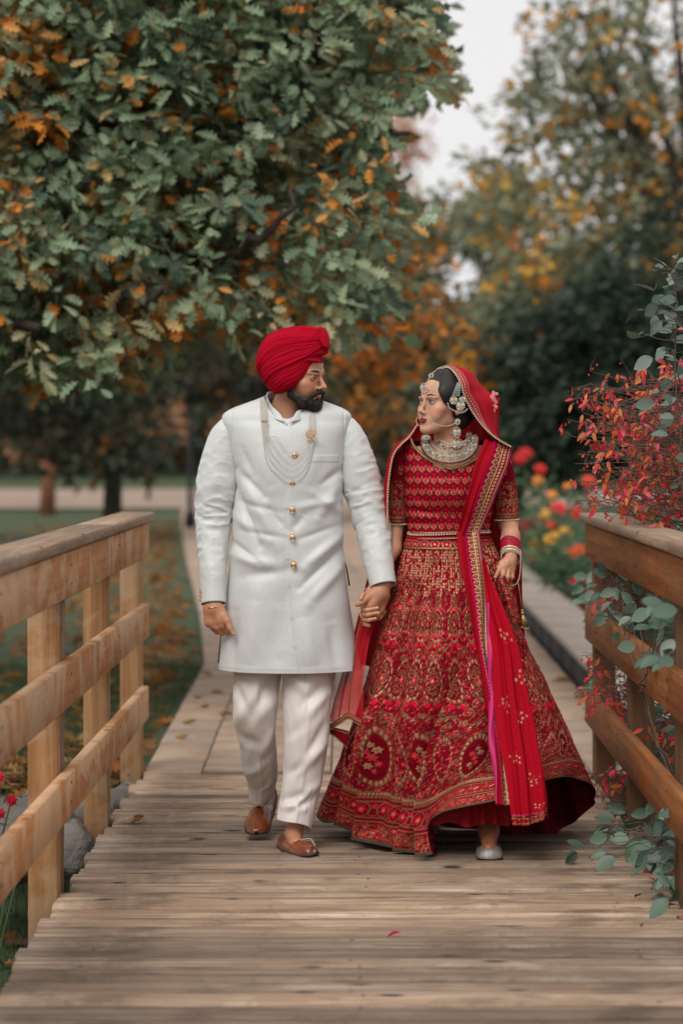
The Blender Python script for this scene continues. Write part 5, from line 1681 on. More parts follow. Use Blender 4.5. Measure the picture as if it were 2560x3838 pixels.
def m_net(name, col, alpha, weave=1400):
    t = NT(name)
    c = t.mix(1.0, t.attr() if col is None else col, t.ramp(t.noise(t.coords((1, 1, 1)), weave, 2), [(0.3, 0.85), (0.7, 1.1)]), 'MULTIPLY')
    t.set(Base_Color=c, Roughness=0.7, Alpha=alpha)
    t.b.inputs['Sheen Weight'].default_value = 0.0
    t.b.inputs['Specular IOR Level'].default_value = 0.2
    return t.m
M_VEIL = m_net('red_net', (0.40, 0.002, 0.010, 1), 0.92)
M_SHEER = m_net('sheer_red_net', (0.42, 0.003, 0.012, 1), 0.72)
M_SHEER2 = m_net('sheer_red_panel', (0.48, 0.004, 0.018, 1), 0.86)
M_MAG = m_cloth('magenta_satin', (0.55, 0.006, 0.13, 1), 0.5, 0.1, 900, 0.1, 0.4)
M_RUFFLE = m_net('petticoat_net', (0.25, 0.003, 0.010, 1), 1.0)
M_PEARLG = simple('mint_bead', (0.38, 0.45, 0.415), rough=0.25, vary=0.08)
M_RUBY = simple('ruby_bead', (0.14, 0.003, 0.012), rough=0.2, vary=0.1)
M_KUNDAN = simple('kundan_stone', (0.56, 0.50, 0.43), rough=0.15, vary=0.08)
M_BANGLE = simple('red_bangle', (0.50, 0.006, 0.035), rough=0.3, vary=0.1)
M_SILVER = simple('glitter_shoe', (0.44, 0.41, 0.38), (0.22, 0.20, 0.18), scale=500, rough=0.35, metal=0.5, bump=0.6, bscale=600)

BY = 8.75
def sheet(name, curves, nu, nv, mat, parent, ripple=None, th=0.0012, emb=None):
    """cloth through two or three edge curves of display points (xd, yd, Y); ripple(u, v) pushes it along its normal"""
    k = np.linspace(0, 1, nv)
    cs = [cr(PA(c), k) for c in curves]
    u = np.linspace(0, 1, nu)[None, :, None]
    if len(cs) == 2: G = cs[0][:, None] * (1 - u) + cs[1][:, None] * u
    else: G = cs[0][:, None] * (2 * (u - 0.5) * (u - 1)) + cs[1][:, None] * (4 * u * (1 - u)) + cs[2][:, None] * (2 * u * (u - 0.5))
    N = grid_normals(G.reshape(-1, 3), nu, nv, False)
    N *= np.where(N[:, 1:2] > 0, -1, 1)
    U, V = np.meshgrid(np.linspace(0, 1, nu), k)
    W = np.linalg.norm(G[:, -1] - G[:, 0], axis=1)[:, None] + 0 * U
    L = np.concatenate([[0], np.cumsum(np.linalg.norm(np.diff(cs[0], axis=0), axis=1))])[:, None] + 0 * U
    X = G.reshape(-1, 3)
    if ripple is not None: X = X + N * ripple(U, V, L).ravel()[:, None]
    col = gold = None
    if emb is not None:
        E = emb(U.ravel(), V.ravel(), (U * W).ravel(), L.ravel(), W.ravel())
        col, gold = E.c, E.g
        X = X + N * E.h[:, None]
    F = grid_faces(nu, nv)
    # make the outside face the camera
    a, b, c = X[F[:, 0]], X[F[:, 1]], X[F[:, 3]]
    if np.cross(b - a, c - a)[:, 1].mean() > 0: F = F[:, ::-1]
    o = obj(name, X, F, mat, parent, smooth=True, col=col, gold=gold)
    if th:
        m = o.modifiers.new('thickness', 'SOLIDIFY'); m.thickness = th; m.offset = -1
    return o, G

def bead_line(parent, p3, r, gap, mat, name='bead_trim', offset=(0, 0, 0), nu_=6, nv_=4, jitter=0.0):
    p = cr(np.asarray(p3, float), np.linspace(0, 1, 240)); L = np.concatenate([[0], np.cumsum(np.linalg.norm(np.diff(p, axis=0), axis=1))])
    n = max(2, int(L[-1] / gap)); b = Bag()
    for s0 in (np.arange(n) + 0.5) * L[-1] / n:
        c = np.array([np.interp(s0, L, p[:, j]) for j in range(3)]) + np.array(offset) + RNG.normal(0, 1, 3) * jitter
        bag_add(b, ball_geo(c, r, nu_, nv_))
    o = b.build(name, mat, parent)
    return o

def bride():
    base = P(1045, 1960, BY)
    t = thing('person', 'woman in red gold embroidered bridal skirt, blouse and veil with jewellery, lifting her hem', 'person', (base[0], BY, 0))
    hx, hy, hz = P(1018, 928, 8.70)
    MH = Matrix.Translation((hx, hy, hz)) @ Matrix.Rotation(R(-50), 4, 'Z') @ Matrix.Rotation(R(-5), 4, 'X')
    S = 0.965
    x0, x1 = P(800, 0, BY)[0], P(1215, 0, BY)[0]
    f = Field(axis_pts([(x0, x1, 0.0031)]), axis_pts([(8.36, 8.95, 0.0033), (8.95, 9.1, 0.012)]),
              axis_pts([(0.0, 0.75, 0.012), (0.75, 1.18, 0.0031), (1.18, 1.40, 0.009), (1.40, 1.76, 0.0029)]))
    pt = P
    f.ell(pt(1032, 1100, 8.76), (0.118, 0.082, 0.13), 0.03)
    f.ell(pt(1032, 1180, 8.76), (0.105, 0.075, 0.13), 0.05)
    f.ell(pt(1034, 1275, 8.76), (0.13, 0.085, 0.12), 0.05)
    f.cap(pt(950, 1050, 8.76), pt(1120, 1048, 8.76), 0.040, k=0.045)
    f.ell(pt(1032, 1062, 8.715), (0.115, 0.060, 0.075), 0.03)
    f.ell(pt(1032, 1075, 8.69), (0.09, 0.055, 0.06), 0.03)
    f.cap(pt(925, 1060, 8.77), pt(912, 1190, 8.80), 0.030, 0.030, 0.03)
    f.cap(pt(912, 1190, 8.80), pt(904, 1260, 8.76), 0.029, 0.026, 0.02)
    f.cap(pt(904, 1260, 8.76), pt(850, 1362, 8.66), 0.026, 0.017, 0.02)
    f.cap(pt(1148, 1055, 8.77), pt(1166, 1200, 8.78), 0.032, 0.034, 0.03)
    f.cap(pt(1168, 1200, 8.78), pt(1173, 1232, 8.71), 0.034, 0.031, 0.02)
    f.cap(pt(1173, 1232, 8.71), pt(1174, 1276, 8.62), 0.030, 0.020, 0.02)
    f.cap(pt(1010, 1400, BY), pt(1000, 1700, 8.85), 0.06, 0.04, 0.03)
    f.cap(pt(1000, 1700, 8.85), pt(990, 1900, 8.95), 0.04, 0.03, 0.03)
    f.cap(pt(1070, 1400, BY), pt(1110, 1650, 8.66), 0.06, 0.045, 0.03)
    f.cap(pt(1110, 1650, 8.66), pt(1122, 1860, 8.60), 0.042, 0.030, 0.03)
    f.cap(pt(1122, 1860, 8.60), pt(1122, 1905, 8.56), 0.030, 0.034, 0.03)
    f.cap(pt(1122, 1905, 8.56), pt(1123, 1950, 8.47), 0.034, 0.026, 0.03)
    # neck
    f.cap(pt(1030, 1048, 8.755), tuple(wp(MH, (0, 0.022, -0.075), S)), 0.048, 0.042, 0.03)
    head_sdf(f, MH, True, S)
    # her right hand clasped in his, fingers wrapping to the right
    c = lambda a, b, ra, rb=None, k=0.005: f.cap(pt(*a), pt(*b), ra, rb, k)
    c((850, 1362, 8.665), (842, 1392, 8.665), 0.018, 0.021, 0.012)
    c((842, 1392, 8.665), (842, 1418, 8.66), 0.021, 0.018, 0.012)
    for i, (xa, ya, xb, yb) in enumerate([(832, 1400, 866, 1397), (833, 1411, 868, 1408), (835, 1423, 862, 1421)]):
        r = 0.0083 - 0.0005 * i
        c((xa, ya, 8.645), (xa + 12, ya + 1, 8.600), r + 0.001, r, 0.004)
        c((xa + 12, ya + 1, 8.600), (xb, yb - 1, 8.596), r, r * 0.82, 0.003)
    c((838, 1432, 8.65), (847, 1436, 8.62), 0.010, 0.008, 0.004)
    c((846, 1372, 8.65), (833, 1366, 8.615), 0.010, 0.0085, 0.008)
    c((833, 1366, 8.615), (829, 1374, 8.603), 0.0085, 0.0072, 0.003)
    # her left hand pinching the skirt
    c((1174, 1276, 8.62), (1168, 1296, 8.605), 0.0195, 0.022, 0.012)
    c((1166, 1290, 8.60), (1155, 1302, 8.588), 0.019, 0.016, 0.012)
    c((1176, 1290, 8.61), (1174, 1312, 8.60), 0.017, 0.015, 0.012)
    c((1152, 1292, 8.592), (1146, 1310, 8.575), 0.0105, 0.0088, 0.006)
    c((1146, 1310, 8.575), (1138, 1325, 8.568), 0.0088, 0.0065, 0.003)       # index
    c((1158, 1303, 8.585), (1156, 1320, 8.568), 0.0100, 0.0088, 0.004)
    c((1156, 1320, 8.568), (1149, 1332, 8.575), 0.0086, 0.0068, 0.003)
    c((1167, 1308, 8.59), (1167, 1326, 8.572), 0.0100, 0.0086, 0.004)
    c((1167, 1326, 8.572), (1159, 1336, 8.582), 0.0084, 0.0066, 0.003)
    c((1176, 1312, 8.60), (1177, 1326, 8.588), 0.0090, 0.0076, 0.004)
    c((1177, 1326, 8.588), (1170, 1335, 8.594), 0.0074, 0.0058, 0.003)
    c((1160, 1288, 8.60), (1144, 1302, 8.60), 0.0105, 0.0088, 0.006)
    V, F = f.mesh(); V = smooth_pts(V, F, 1, 0.4)
    colr = np.tile(np.array([0.60, 0.335, 0.215]), (len(V), 1))
    Mi = np.array(MH.inverted()); Lc = (V @ Mi[:3, :3].T + Mi[:3, 3]) / S
    inhead = (Lc[:, 2] > -0.13) & (np.abs(Lc[:, 0]) < 0.1) & (V[:, 2] > 1.45)
    lips = inhead & (np.hypot(Lc[:, 0] / 0.0205, (Lc[:, 2] + 0.0700) / 0.0105) < 1) & (Lc[:, 1] < -0.078)
    ch = np.exp(-((np.abs(Lc[:, 0]) - 0.048) / 0.018) ** 2 - ((Lc[:, 2] + 0.035) / 0.018) ** 2) * inhead
    colr = colr * (1 - ch[:, None] * np.array([-0.02, 0.22, 0.18]))
    sh = np.exp(-((np.abs(Lc[:, 0]) - 0.033) / 0.014) ** 2 - ((Lc[:, 2] - 0.008) / 0.007) ** 2) * inhead * (Lc[:, 1] < -0.05)
    colr = colr * (1 - sh[:, None] * np.array([0.45, 0.6, 0.62]))
    colr[lips] = (0.24, 0.005, 0.018)
    # henna on arms, hands and feet
    arm = ((V[:, 2] < 1.17) & (V[:, 2] > 0.7)) | (V[:, 2] < 0.25)
    hn = fbm(V[:, 0] * 150, V[:, 1] * 150, V[:, 2] * 130, 2); hl = np.clip((0.16 - np.abs(hn)) * 9, 0, 1) * arm * np.clip((1.12 - V[:, 2]) / 0.12, 0.25, 0.85)
    colr[arm] *= (0.95, 0.86, 0.80)
    colr = colr * (1 - 0.7 * hl[:, None]) + np.array([0.36, 0.085, 0.022]) * 0.7 * hl[:, None]
    for n_ in [(868, 1396, 8.586), (870, 1407, 8.586), (864, 1420, 8.586), (829, 1377, 8.595), (1136, 1328, 8.562)]:
        d = np.linalg.norm(V - np.array(P(*n_)), axis=1); colr[d < 0.007] = (0.66, 0.42, 0.36)
    colr[V[:, 2] < 0.3] = colr[V[:, 2] < 0.3] * np.array([0.55, 0.42, 0.36])
    obj('body', V, F, M_SKIN, t, smooth=True, col=colr)
    eye_parts(t, MH, S, (-0.003, 0.000), True)

    # ---------- hair
    fh = Field(axis_pts([(hx - 0.16, hx + 0.20, 0.0035)]), axis_pts([(hy - 0.16, hy + 0.2, 0.004)]), axis_pts([(hz - 0.13, hz + 0.15, 0.0035)]))
    E_ = lambda c_, r_, k=0.012, op='add': fh.ell(tuple(x * S for x in c_), tuple(x * S for x in r_), k * S, op, MH)
    E_((0, 0.020, 0.041), (0.080, 0.099, 0.093), 0.001)
    E_((0, 0.115, -0.010), (0.050, 0.042, 0.048), 0.02)
    E_((0, 0.075, -0.045), (0.060, 0.045, 0.045), 0.03)
    for sx in (-1, 1): E_((sx * 0.055, -0.012, 0.035), (0.030, 0.062, 0.050), 0.02)
    E_((0, -0.102, -0.020), (0.073, 0.084, 0.086), 0.006, 'cut')
    E_((0, -0.075, -0.075), (0.078, 0.072, 0.075), 0.006, 'cut')
    Vh, Fh = fh.mesh(); Vh = smooth_pts(Vh, Fh, 1)
    Lh = (Vh @ Mi[:3, :3].T + Mi[:3, 3]) / S
    st = fbm(Lh[:, 1] * 160 + Lh[:, 2] * 90, Lh[:, 0] * 40, 0, 2)
    Vh = Vh + nrm(Vh - np.array(wp(MH, (0, 0.02, 0.03), S))) * (st * 0.0012 - 0.0 * np.exp(-(Lh[:, 0] / 0.004) ** 2))[:, None]
    obj('hair', Vh, Fh, M_HAIRW, t, smooth=True)

    # ---------- blouse
    rows = [(1008, 985, 1078, 0.045, 8.77), (1014, 952, 1112, 0.060, 8.77), (1024, 930, 1135, 0.078, 8.765), (1040, 925, 1142, 0.092, 8.76), (1070, 928, 1140, 0.108, 8.75), (1105, 929, 1138, 0.121, 8.745), (1140, 930, 1134, 0.120, 8.745), (1175, 933, 1128, 0.104, 8.75), (1205, 937, 1124, 0.096, 8.75), (1226, 940, 1122, 0.096, 8.75)]
    nu, nv = 330, 190
    V, XD, YD, th = loft_body(rows, nu, nv, BY, 2.3)
    N = grid_normals(V, nu, nv); ctr = np.array([P(1032, 0, BY)[0], BY, 0]); N *= np.sign(np.sum((V - ctr)[:, :2] * N[:, :2], 1))[:, None]
    front = np.clip((BY - V[:, 1]) / 0.03, 0, 1)
    V += N * (front * (folds(XD, YD, [(935, 1120, 985, 1160, 8, -0.004), (933, 1165, 1000, 1180, 6, -0.005), (935, 1180, 1010, 1190, 6, 0.004), (935, 1200, 1000, 1205, 6, -0.004), (1128, 1170, 1060, 1185, 6, -0.004), (1010, 1183, 1060, 1180, 6, -0.004), (960, 1090, 1000, 1140, 12, 0.003)]) + 0.0015 * fbm(XD * 0.06, YD * 0.06)))[:, None]
    E = Emb(len(V))
    px_, py_ = 17.6, 26.0                                              # the lattice, in half-drop rows
    jj = np.floor((YD + 6) / py_); off = 0.5 * (jj % 2)
    ii = np.floor(XD / px_ + off)
    lx = (XD / px_ + off - ii - 0.5) * px_; ly = (YD + 6) - (jj + 0.5) * py_
    m = BY / FD
    dg = np.abs(np.abs(lx) / (px_ / 2) + (ly / (py_ / 2)) * 0.8 - 0.7)
    E.lay(np.clip((0.085 - dg) * 9, 0, 0.9) * (ly > -4), C_PALE, 0.9)
    E.lay(soft(np.abs(np.abs(lx) - px_ / 2), 0.45, 0.8) * (np.abs(ly) < 7), C_GOLD, 0.8)
    d = np.hypot(lx / 1.0, (ly - 1) / 1.35); an = np.arctan2(ly - 1, lx)
    E.lay(soft(np.abs(np.abs(lx) - 4.9 + np.abs(ly - 4) * 0.3), 0.6, 0.9) * (ly > 1) * (ly < 8), C_PALE, 0.9)
    E.lay(soft(d, 3.7 * (0.9 + 0.15 * np.cos(5 * an + 1.5)), 1.2), C_PINK * 1.05, 0, 0.0012)
    E.lay(soft(np.hypot(lx, ly + 10), 1.8, 1.2), C_ROSE * 1.2, 0)
    E.lay(soft(np.hypot(lx, ly - 9), 1.5, 1.2), C_GOLD, 0.9)
    for k_ in (0,): band(E, YD, 1222, 2.2)
    V += N * E.h[:, None]
    neck = np.interp(XD, [946, 958, 979, 1003, 1036, 1068, 1092, 1103, 1113], [1012, 1033, 1052, 1066, 1076, 1069, 1056, 1045, 1012])
    cut = (YD < neck) & (XD > 946) & (XD < 1113) & (V[:, 1] < BY + 0.02)
    F = grid_faces(nu, nv, True); F = F[~cut[F].any(1)]
    o = obj('blouse', V, F, M_EMB, t, smooth=True, col=E.c, gold=E.g)
    md = o.modifiers.new('thickness', 'SOLIDIFY'); md.thickness = 0.002
    # gilt scalloped neckline
    nk = [(944, 1010), (949, 1022), (958, 1034), (968, 1044), (979, 1052), (991, 1060), (1003, 1066), (1020, 1072), (1036, 1077), (1052, 1073), (1068, 1069), (1080, 1063), (1092, 1056), (1100, 1048)]
    pts = []
    for x, y in nk:
        yc = np.interp(x, [944, 960, 1036, 1100], [8.70, 8.665, 8.628, 8.66])
        pts.append(P(x, y, yc))
    b = Bag(); pp = cr(pts, np.linspace(0, 1, 90)); bag_add(b, tube_geo(pp, 0.0038, 6, flat=(0, 0, 1)))
    for q in pp[::2]: bag_add(b, ball_geo(q + (0, -0.002, 0.004), (0.0048, 0.0025, 0.004), 6, 4))
    b.build('neck_trim', M_ANTIQ, t)
    # sleeves of the blouse
    def bsleeve(keys, side):
        k = np.array(keys, float); P3 = PA(k[:, :3]); rr = k[:, 3] * k[:, 2] / FD
        nu, nv = 130, 110
        tt = np.linspace(0, 1, nv); p = cr(P3, tt); r = cr(rr, tt)
        T = nrm(np.gradient(p, axis=0)); A = nrm(np.cross(T, np.array([0, 1.0, 0]))); A[A[:, 0] < 0] *= -1; B = np.cross(T, A); B[B[:, 1] > 0] *= -1
        U, L = np.meshgrid(np.linspace(0, 2 * np.pi, nu, endpoint=False), tt)
        rad = r.reshape(-1, 1) + 0.0022 * fbm(np.cos(U) * 1.5 + side, np.sin(U) * 1.5, L * 6)
        X = p[:, None] + A[:, None] * (np.cos(U) * rad)[..., None] + B[:, None] * (np.sin(U) * rad)[..., None]
        E = Emb(nu * nv); s_ = (U * 0.055).ravel(); t_ = (L * 0.30).ravel()
        E.c[:] = np.array([0.20, 0.003, 0.011])
        flowers(E, s_, t_, 0.05, 0.009, (t_ < 0.17), 3, 0.6)
        flowers(E, s_, t_, 0.026, 0.007, (t_ > 0.19) & (t_ < 0.235), 8, 0.95)
        filigree(E, s_, t_, 55, 0.10, (t_ > 0.18) * 1.0)
        for q in (0.238, 0.246, 0.285, 0.295): band(E, t_, q, 0.0016)
        flowers(E, s_, t_ + 0.006, 0.024, 0.007, (t_ > 0.25) & (t_ < 0.282), 2, 1.0)
        o = obj('sleeve', X.reshape(-1, 3) , grid_faces(nu, nv, True), M_EMB, t, smooth=True, col=E.c, gold=E.g)
        md = o.modifiers.new('thickness', 'SOLIDIFY'); md.thickness = 0.002
        fix = X[-1][::1]
        bead_line(t, [fix[i] + np.array([0, 0, -0.004]) for i in range(0, nu, 13)] + [fix[0] + np.array([0, 0, -0.004])], 0.0042, 0.0095, M_PALEGOLD)
    bsleeve([(948, 1016, 8.77, 14), (935, 1030, 8.77, 24), (922, 1060, 8.77, 27), (914, 1100, 8.775, 26), (912, 1150, 8.785, 25), (912, 1199, 8.79, 24)], 1.0)
    bsleeve([(1115, 1016, 8.77, 14), (1132, 1030, 8.77, 24), (1147, 1062, 8.77, 28), (1156, 1105, 8.77, 28), (1162, 1150, 8.775, 28), (1164, 1190, 8.775, 29)], 4.0)

    # ---------- skirt
    rings = [(1228, 939, 1122, 0.097, 8.75), (1290, 920, 1150, 0.135, 8.75), (1390, 892, 1177, 0.185, 8.755), (1520, 853, 1220, 0.245, 8.765), (1680, 802, 1304, 0.32, 8.78)]
    hem = [(727, 1868, 8.98), (742, 1889, 8.86), (785, 1894, 8.80), (828, 1925, 8.72), (880, 1941, 8.62), (940, 1955, 8.52), (992, 1962, 8.455), (1004, 1948, 8.45), (1012, 1905, 8.44), (1032, 1872, 8.42), (1072, 1856, 8.38),
           (1130, 1841, 8.36), (1180, 1828, 8.38), (1230, 1800, 8.46), (1288, 1784, 8.58), (1345, 1794, 8.73), (1369, 1817, 8.86), (1352, 1858, 9.00), (1302, 1900, 9.08), (1240, 1925, 9.02), (1150, 1915, 9.06), (1050, 1900, 9.12), (950, 1890, 9.16), (840, 1878, 9.14), (760, 1868, 9.06)]
    H = PA(hem); nh = len(H)
    nu, nv = 820, 430
    uf = np.concatenate([np.linspace(0, 0.68, 660, endpoint=False), np.linspace(0.68, 1.0, 160, endpoint=False)])
    hi = uf * nh
    ext = np.concatenate([H[-2:], H, H[:3]])
    i0 = hi.astype(int); fr = (hi - i0)[:, None]
    a, b_, c_, d_ = ext[i0 + 1], ext[i0 + 2], ext[i0 + 3], ext[i0 + 4]
    HP = 0.5 * (2 * b_ + (c_ - a) * fr + (2 * a - 5 * b_ + 4 * c_ - d_) * fr ** 2 + (3 * b_ - a - 3 * c_ + d_) * fr ** 3)
    ang = np.pi + np.interp(uf, [0, 16 / nh, 1.0], [0, np.pi, 2 * np.pi])
    R_ = []
    for yd, xl, xr, hd, yc in rings:
        R_.append(np.stack([((xl + xr) / 2 - 839 + (xr - xl) / 2 * np.cos(ang)) * yc / FD, yc + np.sin(ang) * hd, np.full(nu, CAM_Z - (yd - 1020) * yc / FD)], 1))
    R_.append(HP)
    R_ = np.stack(R_)                                               # 6, nu, 3
    vk = np.array([0, 0.09, 0.235, 0.42, 0.65, 1.0])
    vv = np.linspace(0, 1, nv); kk = np.interp(vv, vk, np.linspace(0, 1, 6))
    G = cr(R_.reshape(6, -1), kk).reshape(nv, nu, 3)
    N = grid_normals(G.reshape(-1, 3), nu, nv)
    cc = G.mean(1, keepdims=True); sgn = np.sign(np.sum((G - cc)[..., :2].reshape(-1, 2) * N[:, :2], 1)); N *= sgn[:, None]
    N[:, 2] *= 0.3; N = nrm(N)
    X = G.reshape(-1, 3)
    XD = 839 + X[:, 0] / X[:, 1] * FD; YD = 1020 - (X[:, 2] - CAM_Z) / X[:, 1] * FD
    U = np.tile(uf, nv); V_ = np.repeat(vv, nu)
    fr = (U < 0.66) * np.clip((0.66 - U) / 0.02, 0, 1) * np.clip(U / 0.03, 0, 1)
    seg = [(1125, 1450, 1060, 1850, 44, 0.04), (1010, 1420, 945, 1800, 36, 0.035),
           (945, 1360, 860, 1900, 22, -0.06), (905, 1400, 800, 1880, 22, 0.03), (880, 1500, 760, 1880, 14, -0.035), (1000, 1300, 920, 1900, 14, -0.028), (1190, 1480, 1290, 1760, 28, 0.035), (1165, 1400, 1210, 1790, 16, -0.045),
           (1240, 1620, 1330, 1780, 12, -0.016), (985, 1830, 930, 1950, 14, 0.02), (900, 1760, 860, 1930, 16, -0.016)]
    d = folds(XD, YD, seg) * fr
    pleat = np.sin(U * 2 * np.pi * 44) * np.exp(-((V_ - 0.05) / 0.12) ** 2) * 0.0028
    d += pleat + 0.004 * fbm(XD * 0.02, YD * 0.02) * np.clip(V_ * 4, 0, 1)
    d += (U > 0.66) * np.sin((U - 0.66) / 0.34 * np.pi * 14) * 0.018 * V_
    X = X + N * d[:, None]
    # deep folds: one side laps over the other
    def lap(line, amp, ov):
        nonlocal X
        best = np.full(len(X), 1e9); sdist = np.zeros(len(X)); par = np.zeros(len(X)); n_ = len(line) - 1
        for i in range(n_):
            dd, tt = seg_dist(XD, YD, line[i], line[i + 1])
            (ax_, ay_), (bx_, by_) = line[i], line[i + 1]
            sg = np.sign((XD - ax_) * (by_ - ay_) - (YD - ay_) * (bx_ - ax_))
            m_ = dd < best
            best = np.where(m_, dd, best); sdist = np.where(m_, dd * sg, sdist); par = np.where(m_, (i + tt) / n_, par)
        fade = np.clip(par / 0.3, 0, 1) ** 1.2 * fr
        r_ = np.exp(-np.clip(sdist, 0, 300) / 45) * np.clip(sdist / 3 + 0.5, 0, 1)
        l_ = np.exp(np.clip(sdist, -300, 0) / 22) * np.clip(-sdist / 3 + 0.5, 0, 1)
        X = X + N * ((amp * r_ - amp * 0.8 * l_) * fade)[:, None]
        X[:, 0] -= ov * r_ * fade
    lap([(1112, 1395), (1085, 1480), (1050, 1580), (1015, 1690), (990, 1790), (984, 1860), (993, 1965)], 0.055, 0.034)
    lap([(1010, 1470), (975, 1640), (940, 1800), (920, 1950)], 0.018, 0.012)
    lap([(930, 1440), (890, 1600), (850, 1760), (825, 1930)], 0.022, 0.016)
    lap([(880, 1560), (830, 1700), (775, 1890)], 0.014, 0.010)
    # embroidery: sixteen panels, length 1.12 m
    T_ = V_ * 1.12
    G2 = X.reshape(nv, nu, 3)
    per = np.interp(V_, [0, 0.1, 0.25, 0.45, 0.65, 1], [0.85, 1.0, 1.3, 1.75, 2.3, 3.3])
    NC = 20
    cu = U * NC * 1.0; ci = np.floor(cu); lx = (cu - ci - 0.5) * per / NC; s_ = U * per
    E = Emb(len(X))
    fl = fbm(s_ * 6, T_ * 6)
    E.c *= (1 + 0.10 * fl)[:, None]
    up = T_ < 0.215 + 0.02 * np.cos(lx / (per / NC) * 2 * np.pi)
    cw = per / (NC * 2); l2 = (U * NC * 2 - np.floor(U * NC * 2) - 0.5) * cw
    vine = np.abs(l2 - 0.30 * cw * np.sin(T_ * 2 * np.pi / 0.036))
    E.lay(soft(vine, 0.0010) * up * (T_ > 0.03), C_GOLD, 0.9)
    flowers(E, U * 0.95 * 1.02, T_, 0.0155, 0.0042, up * (T_ > 0.035) * 1.0, 4, 0.9, False)
    qx, qy = U * 112, T_ / 0.0098
    jx = qx - np.floor(qx) - 0.5 + 0.3 * (hsh(np.floor(qx), np.floor(qy), 8) - 0.5); jy = qy - np.floor(qy) - 0.5
    E.lay((hsh(np.floor(qx), np.floor(qy), 6) > 0.35) * up * (T_ > 0.03) * soft(np.hypot(jx, jy * 0.8), 0.30, 0.25), C_PALE, 0.9)
    body_ = (~up) & (T_ < 0.985)
    filigree(E, s_, T_, 46, 0.024, body_ * 1.0, 1.3, 0.6)
    flowers(E, s_, T_, 0.034, 0.0085, body_ * 1.0, 11, 0.72)
    flowers(E, s_ + 0.013, T_ + 0.011, 0.020, 0.0042, body_ * 1.0, 21, 0.65, False)
    E.lay((hsh(np.floor(s_ / 0.0065), np.floor(T_ / 0.0065), 3) > 0.945) * body_ * 1.0, C_GREEN * 1.2, 0.1)
    hx_ = per / NC
    # three rows of ovals, growing towards the hem
    for tc, b_, sh, wid in ((0.325, 0.058, 0, 0.33), (0.345, 0.018, 0, 0.15), (0.52, 0.072, 0, 0.33), (0.24, 0.02, 0, 0.18)):
        q, an = medallion(E, lx, T_ - tc, hx_ * wid, b_, True, 15, 0.12)
        filigree(E, lx + ci, T_, 95, 0.16, (q < 0.8) * 1.0, 3.0)
        E.lay(np.clip((0.26 - q) * 10, 0, 1), C_PINK, 0, 0.001); E.lay(np.clip((0.10 - q) * 20, 0, 1), C_PALE, 0.9)
        yy = T_ - tc - b_ * 1.25
        E.lay(soft(np.hypot(np.abs(lx) - hx_ * 0.16, yy), hx_ * 0.10), C_ROSE * 1.2, 0, 0.0008)
        E.lay(soft(np.abs(np.abs(lx) - hx_ * 0.30 - 0.15 * hx_ * np.sin(yy * 90)), 0.0010) * (np.abs(yy) < b_ * 0.8), C_GOLD, 0.9)
    c8 = U * NC / 2; i8 = np.floor(c8); l8 = (c8 - i8 - 0.5) * per / (NC / 2)
    wv = T_ + 0.012 * np.sin(U * NC * 2 * np.pi); band(E, wv, 0.655, 0.0014); beadrow(E, s_, wv, 0.663, 0.020, 0.003)
    a_ = 0.060 + 0.006 * np.sin(i8 * 3.3); b_ = 0.098 + 0.008 * np.sin(i8 * 2.1)
    q, an = medallion(E, l8, T_ - 0.80, a_, b_, True, 24, 0.14)
    m_in = q < 0.86
    Eb = Emb(len(X)); Eb.c = E.c.copy(); Eb.g = E.g.copy(); Eb.h = E.h.copy()
    bouquet(Eb, l8, T_ - 0.80, a_ * 0.85, b_ * 0.85)
    E.c[m_in], E.g[m_in], E.h[m_in] = Eb.c[m_in], Eb.g[m_in], Eb.h[m_in]
    l9 = (c8 + 0.5 - np.floor(c8 + 0.5) - 0.5) * per / (NC / 2)
    q2, an2 = medallion(E, l9, T_ - 0.80, a_ * 0.5, b_ * 0.9, False, 20, 0.12)
    edge_ = T_ > 0.935
    E.c[edge_] = C_BASE * 1.1; E.g[edge_] = 0; E.h[edge_] = 0
    beadrow(E, s_, T_, 0.943, 0.012, 0.0048); beadrow(E, s_, T_, 0.954, 0.012, 0.0048, col=C_GOLD); band(E, T_, 0.936, 0.0014)
    roseband(E, s_, T_, 1.000, 0.030, 0.072)
    band(E, T_, 1.045, 0.0020)
    flowers(E, s_, T_ + 0.007, 0.034, 0.0115, (T_ > 1.055) * (T_ < 1.10) * 1.0, 31, 1.0)
    filigree(E, s_, T_, 60, 0.10, (T_ > 1.05) * 1.0)
    E.lay((T_ > 1.108) * 1.0, C_GREEN * 0.9, 0.2, 0.001)
    hs = np.clip(1.0 - (T_ - 1.118) / 0.002, 0, 1)
    X = X + N * (E.h * 1.3)[:, None]
    Fk = grid_faces(nu, nv, True)
    aa, bb, cc_ = X[Fk[:, 0]], X[Fk[:, 1]], X[Fk[:, 3]]
    nf = np.cross(bb - aa, cc_ - aa)
    if (np.sum(nf * N[Fk[:, 0]], 1)).mean() < 0: Fk = Fk[:, ::-1]
    obj('skirt', X, Fk, M_EMB, t, smooth=True, col=E.c, gold=E.g)
    # waistband
    def ring_band(name, y0, y1, mat, hd=0.101, pad=3, fn=None, tilt=0.0):
        nu2, nv2 = 300, 14
        an_ = np.linspace(0, 2 * np.pi, nu2, endpoint=False) + np.pi
        U2, W2 = np.meshgrid(an_, np.linspace(0, 1, nv2))
        yd = y0 + (y1 - y0) * W2
        hw = (np.interp(yd, [1200, 1228, 1250], [187, 184, 200]) / 2 + pad)
        Xr = (1031 + hw * np.cos(U2) - 839) * BY / FD
        Yr = 8.75 + np.sin(U2) * (hd + (yd - y0) * 0.0006)
        Zr = CAM_Z - (yd + tilt * np.cos(U2) - 1020) * BY / FD
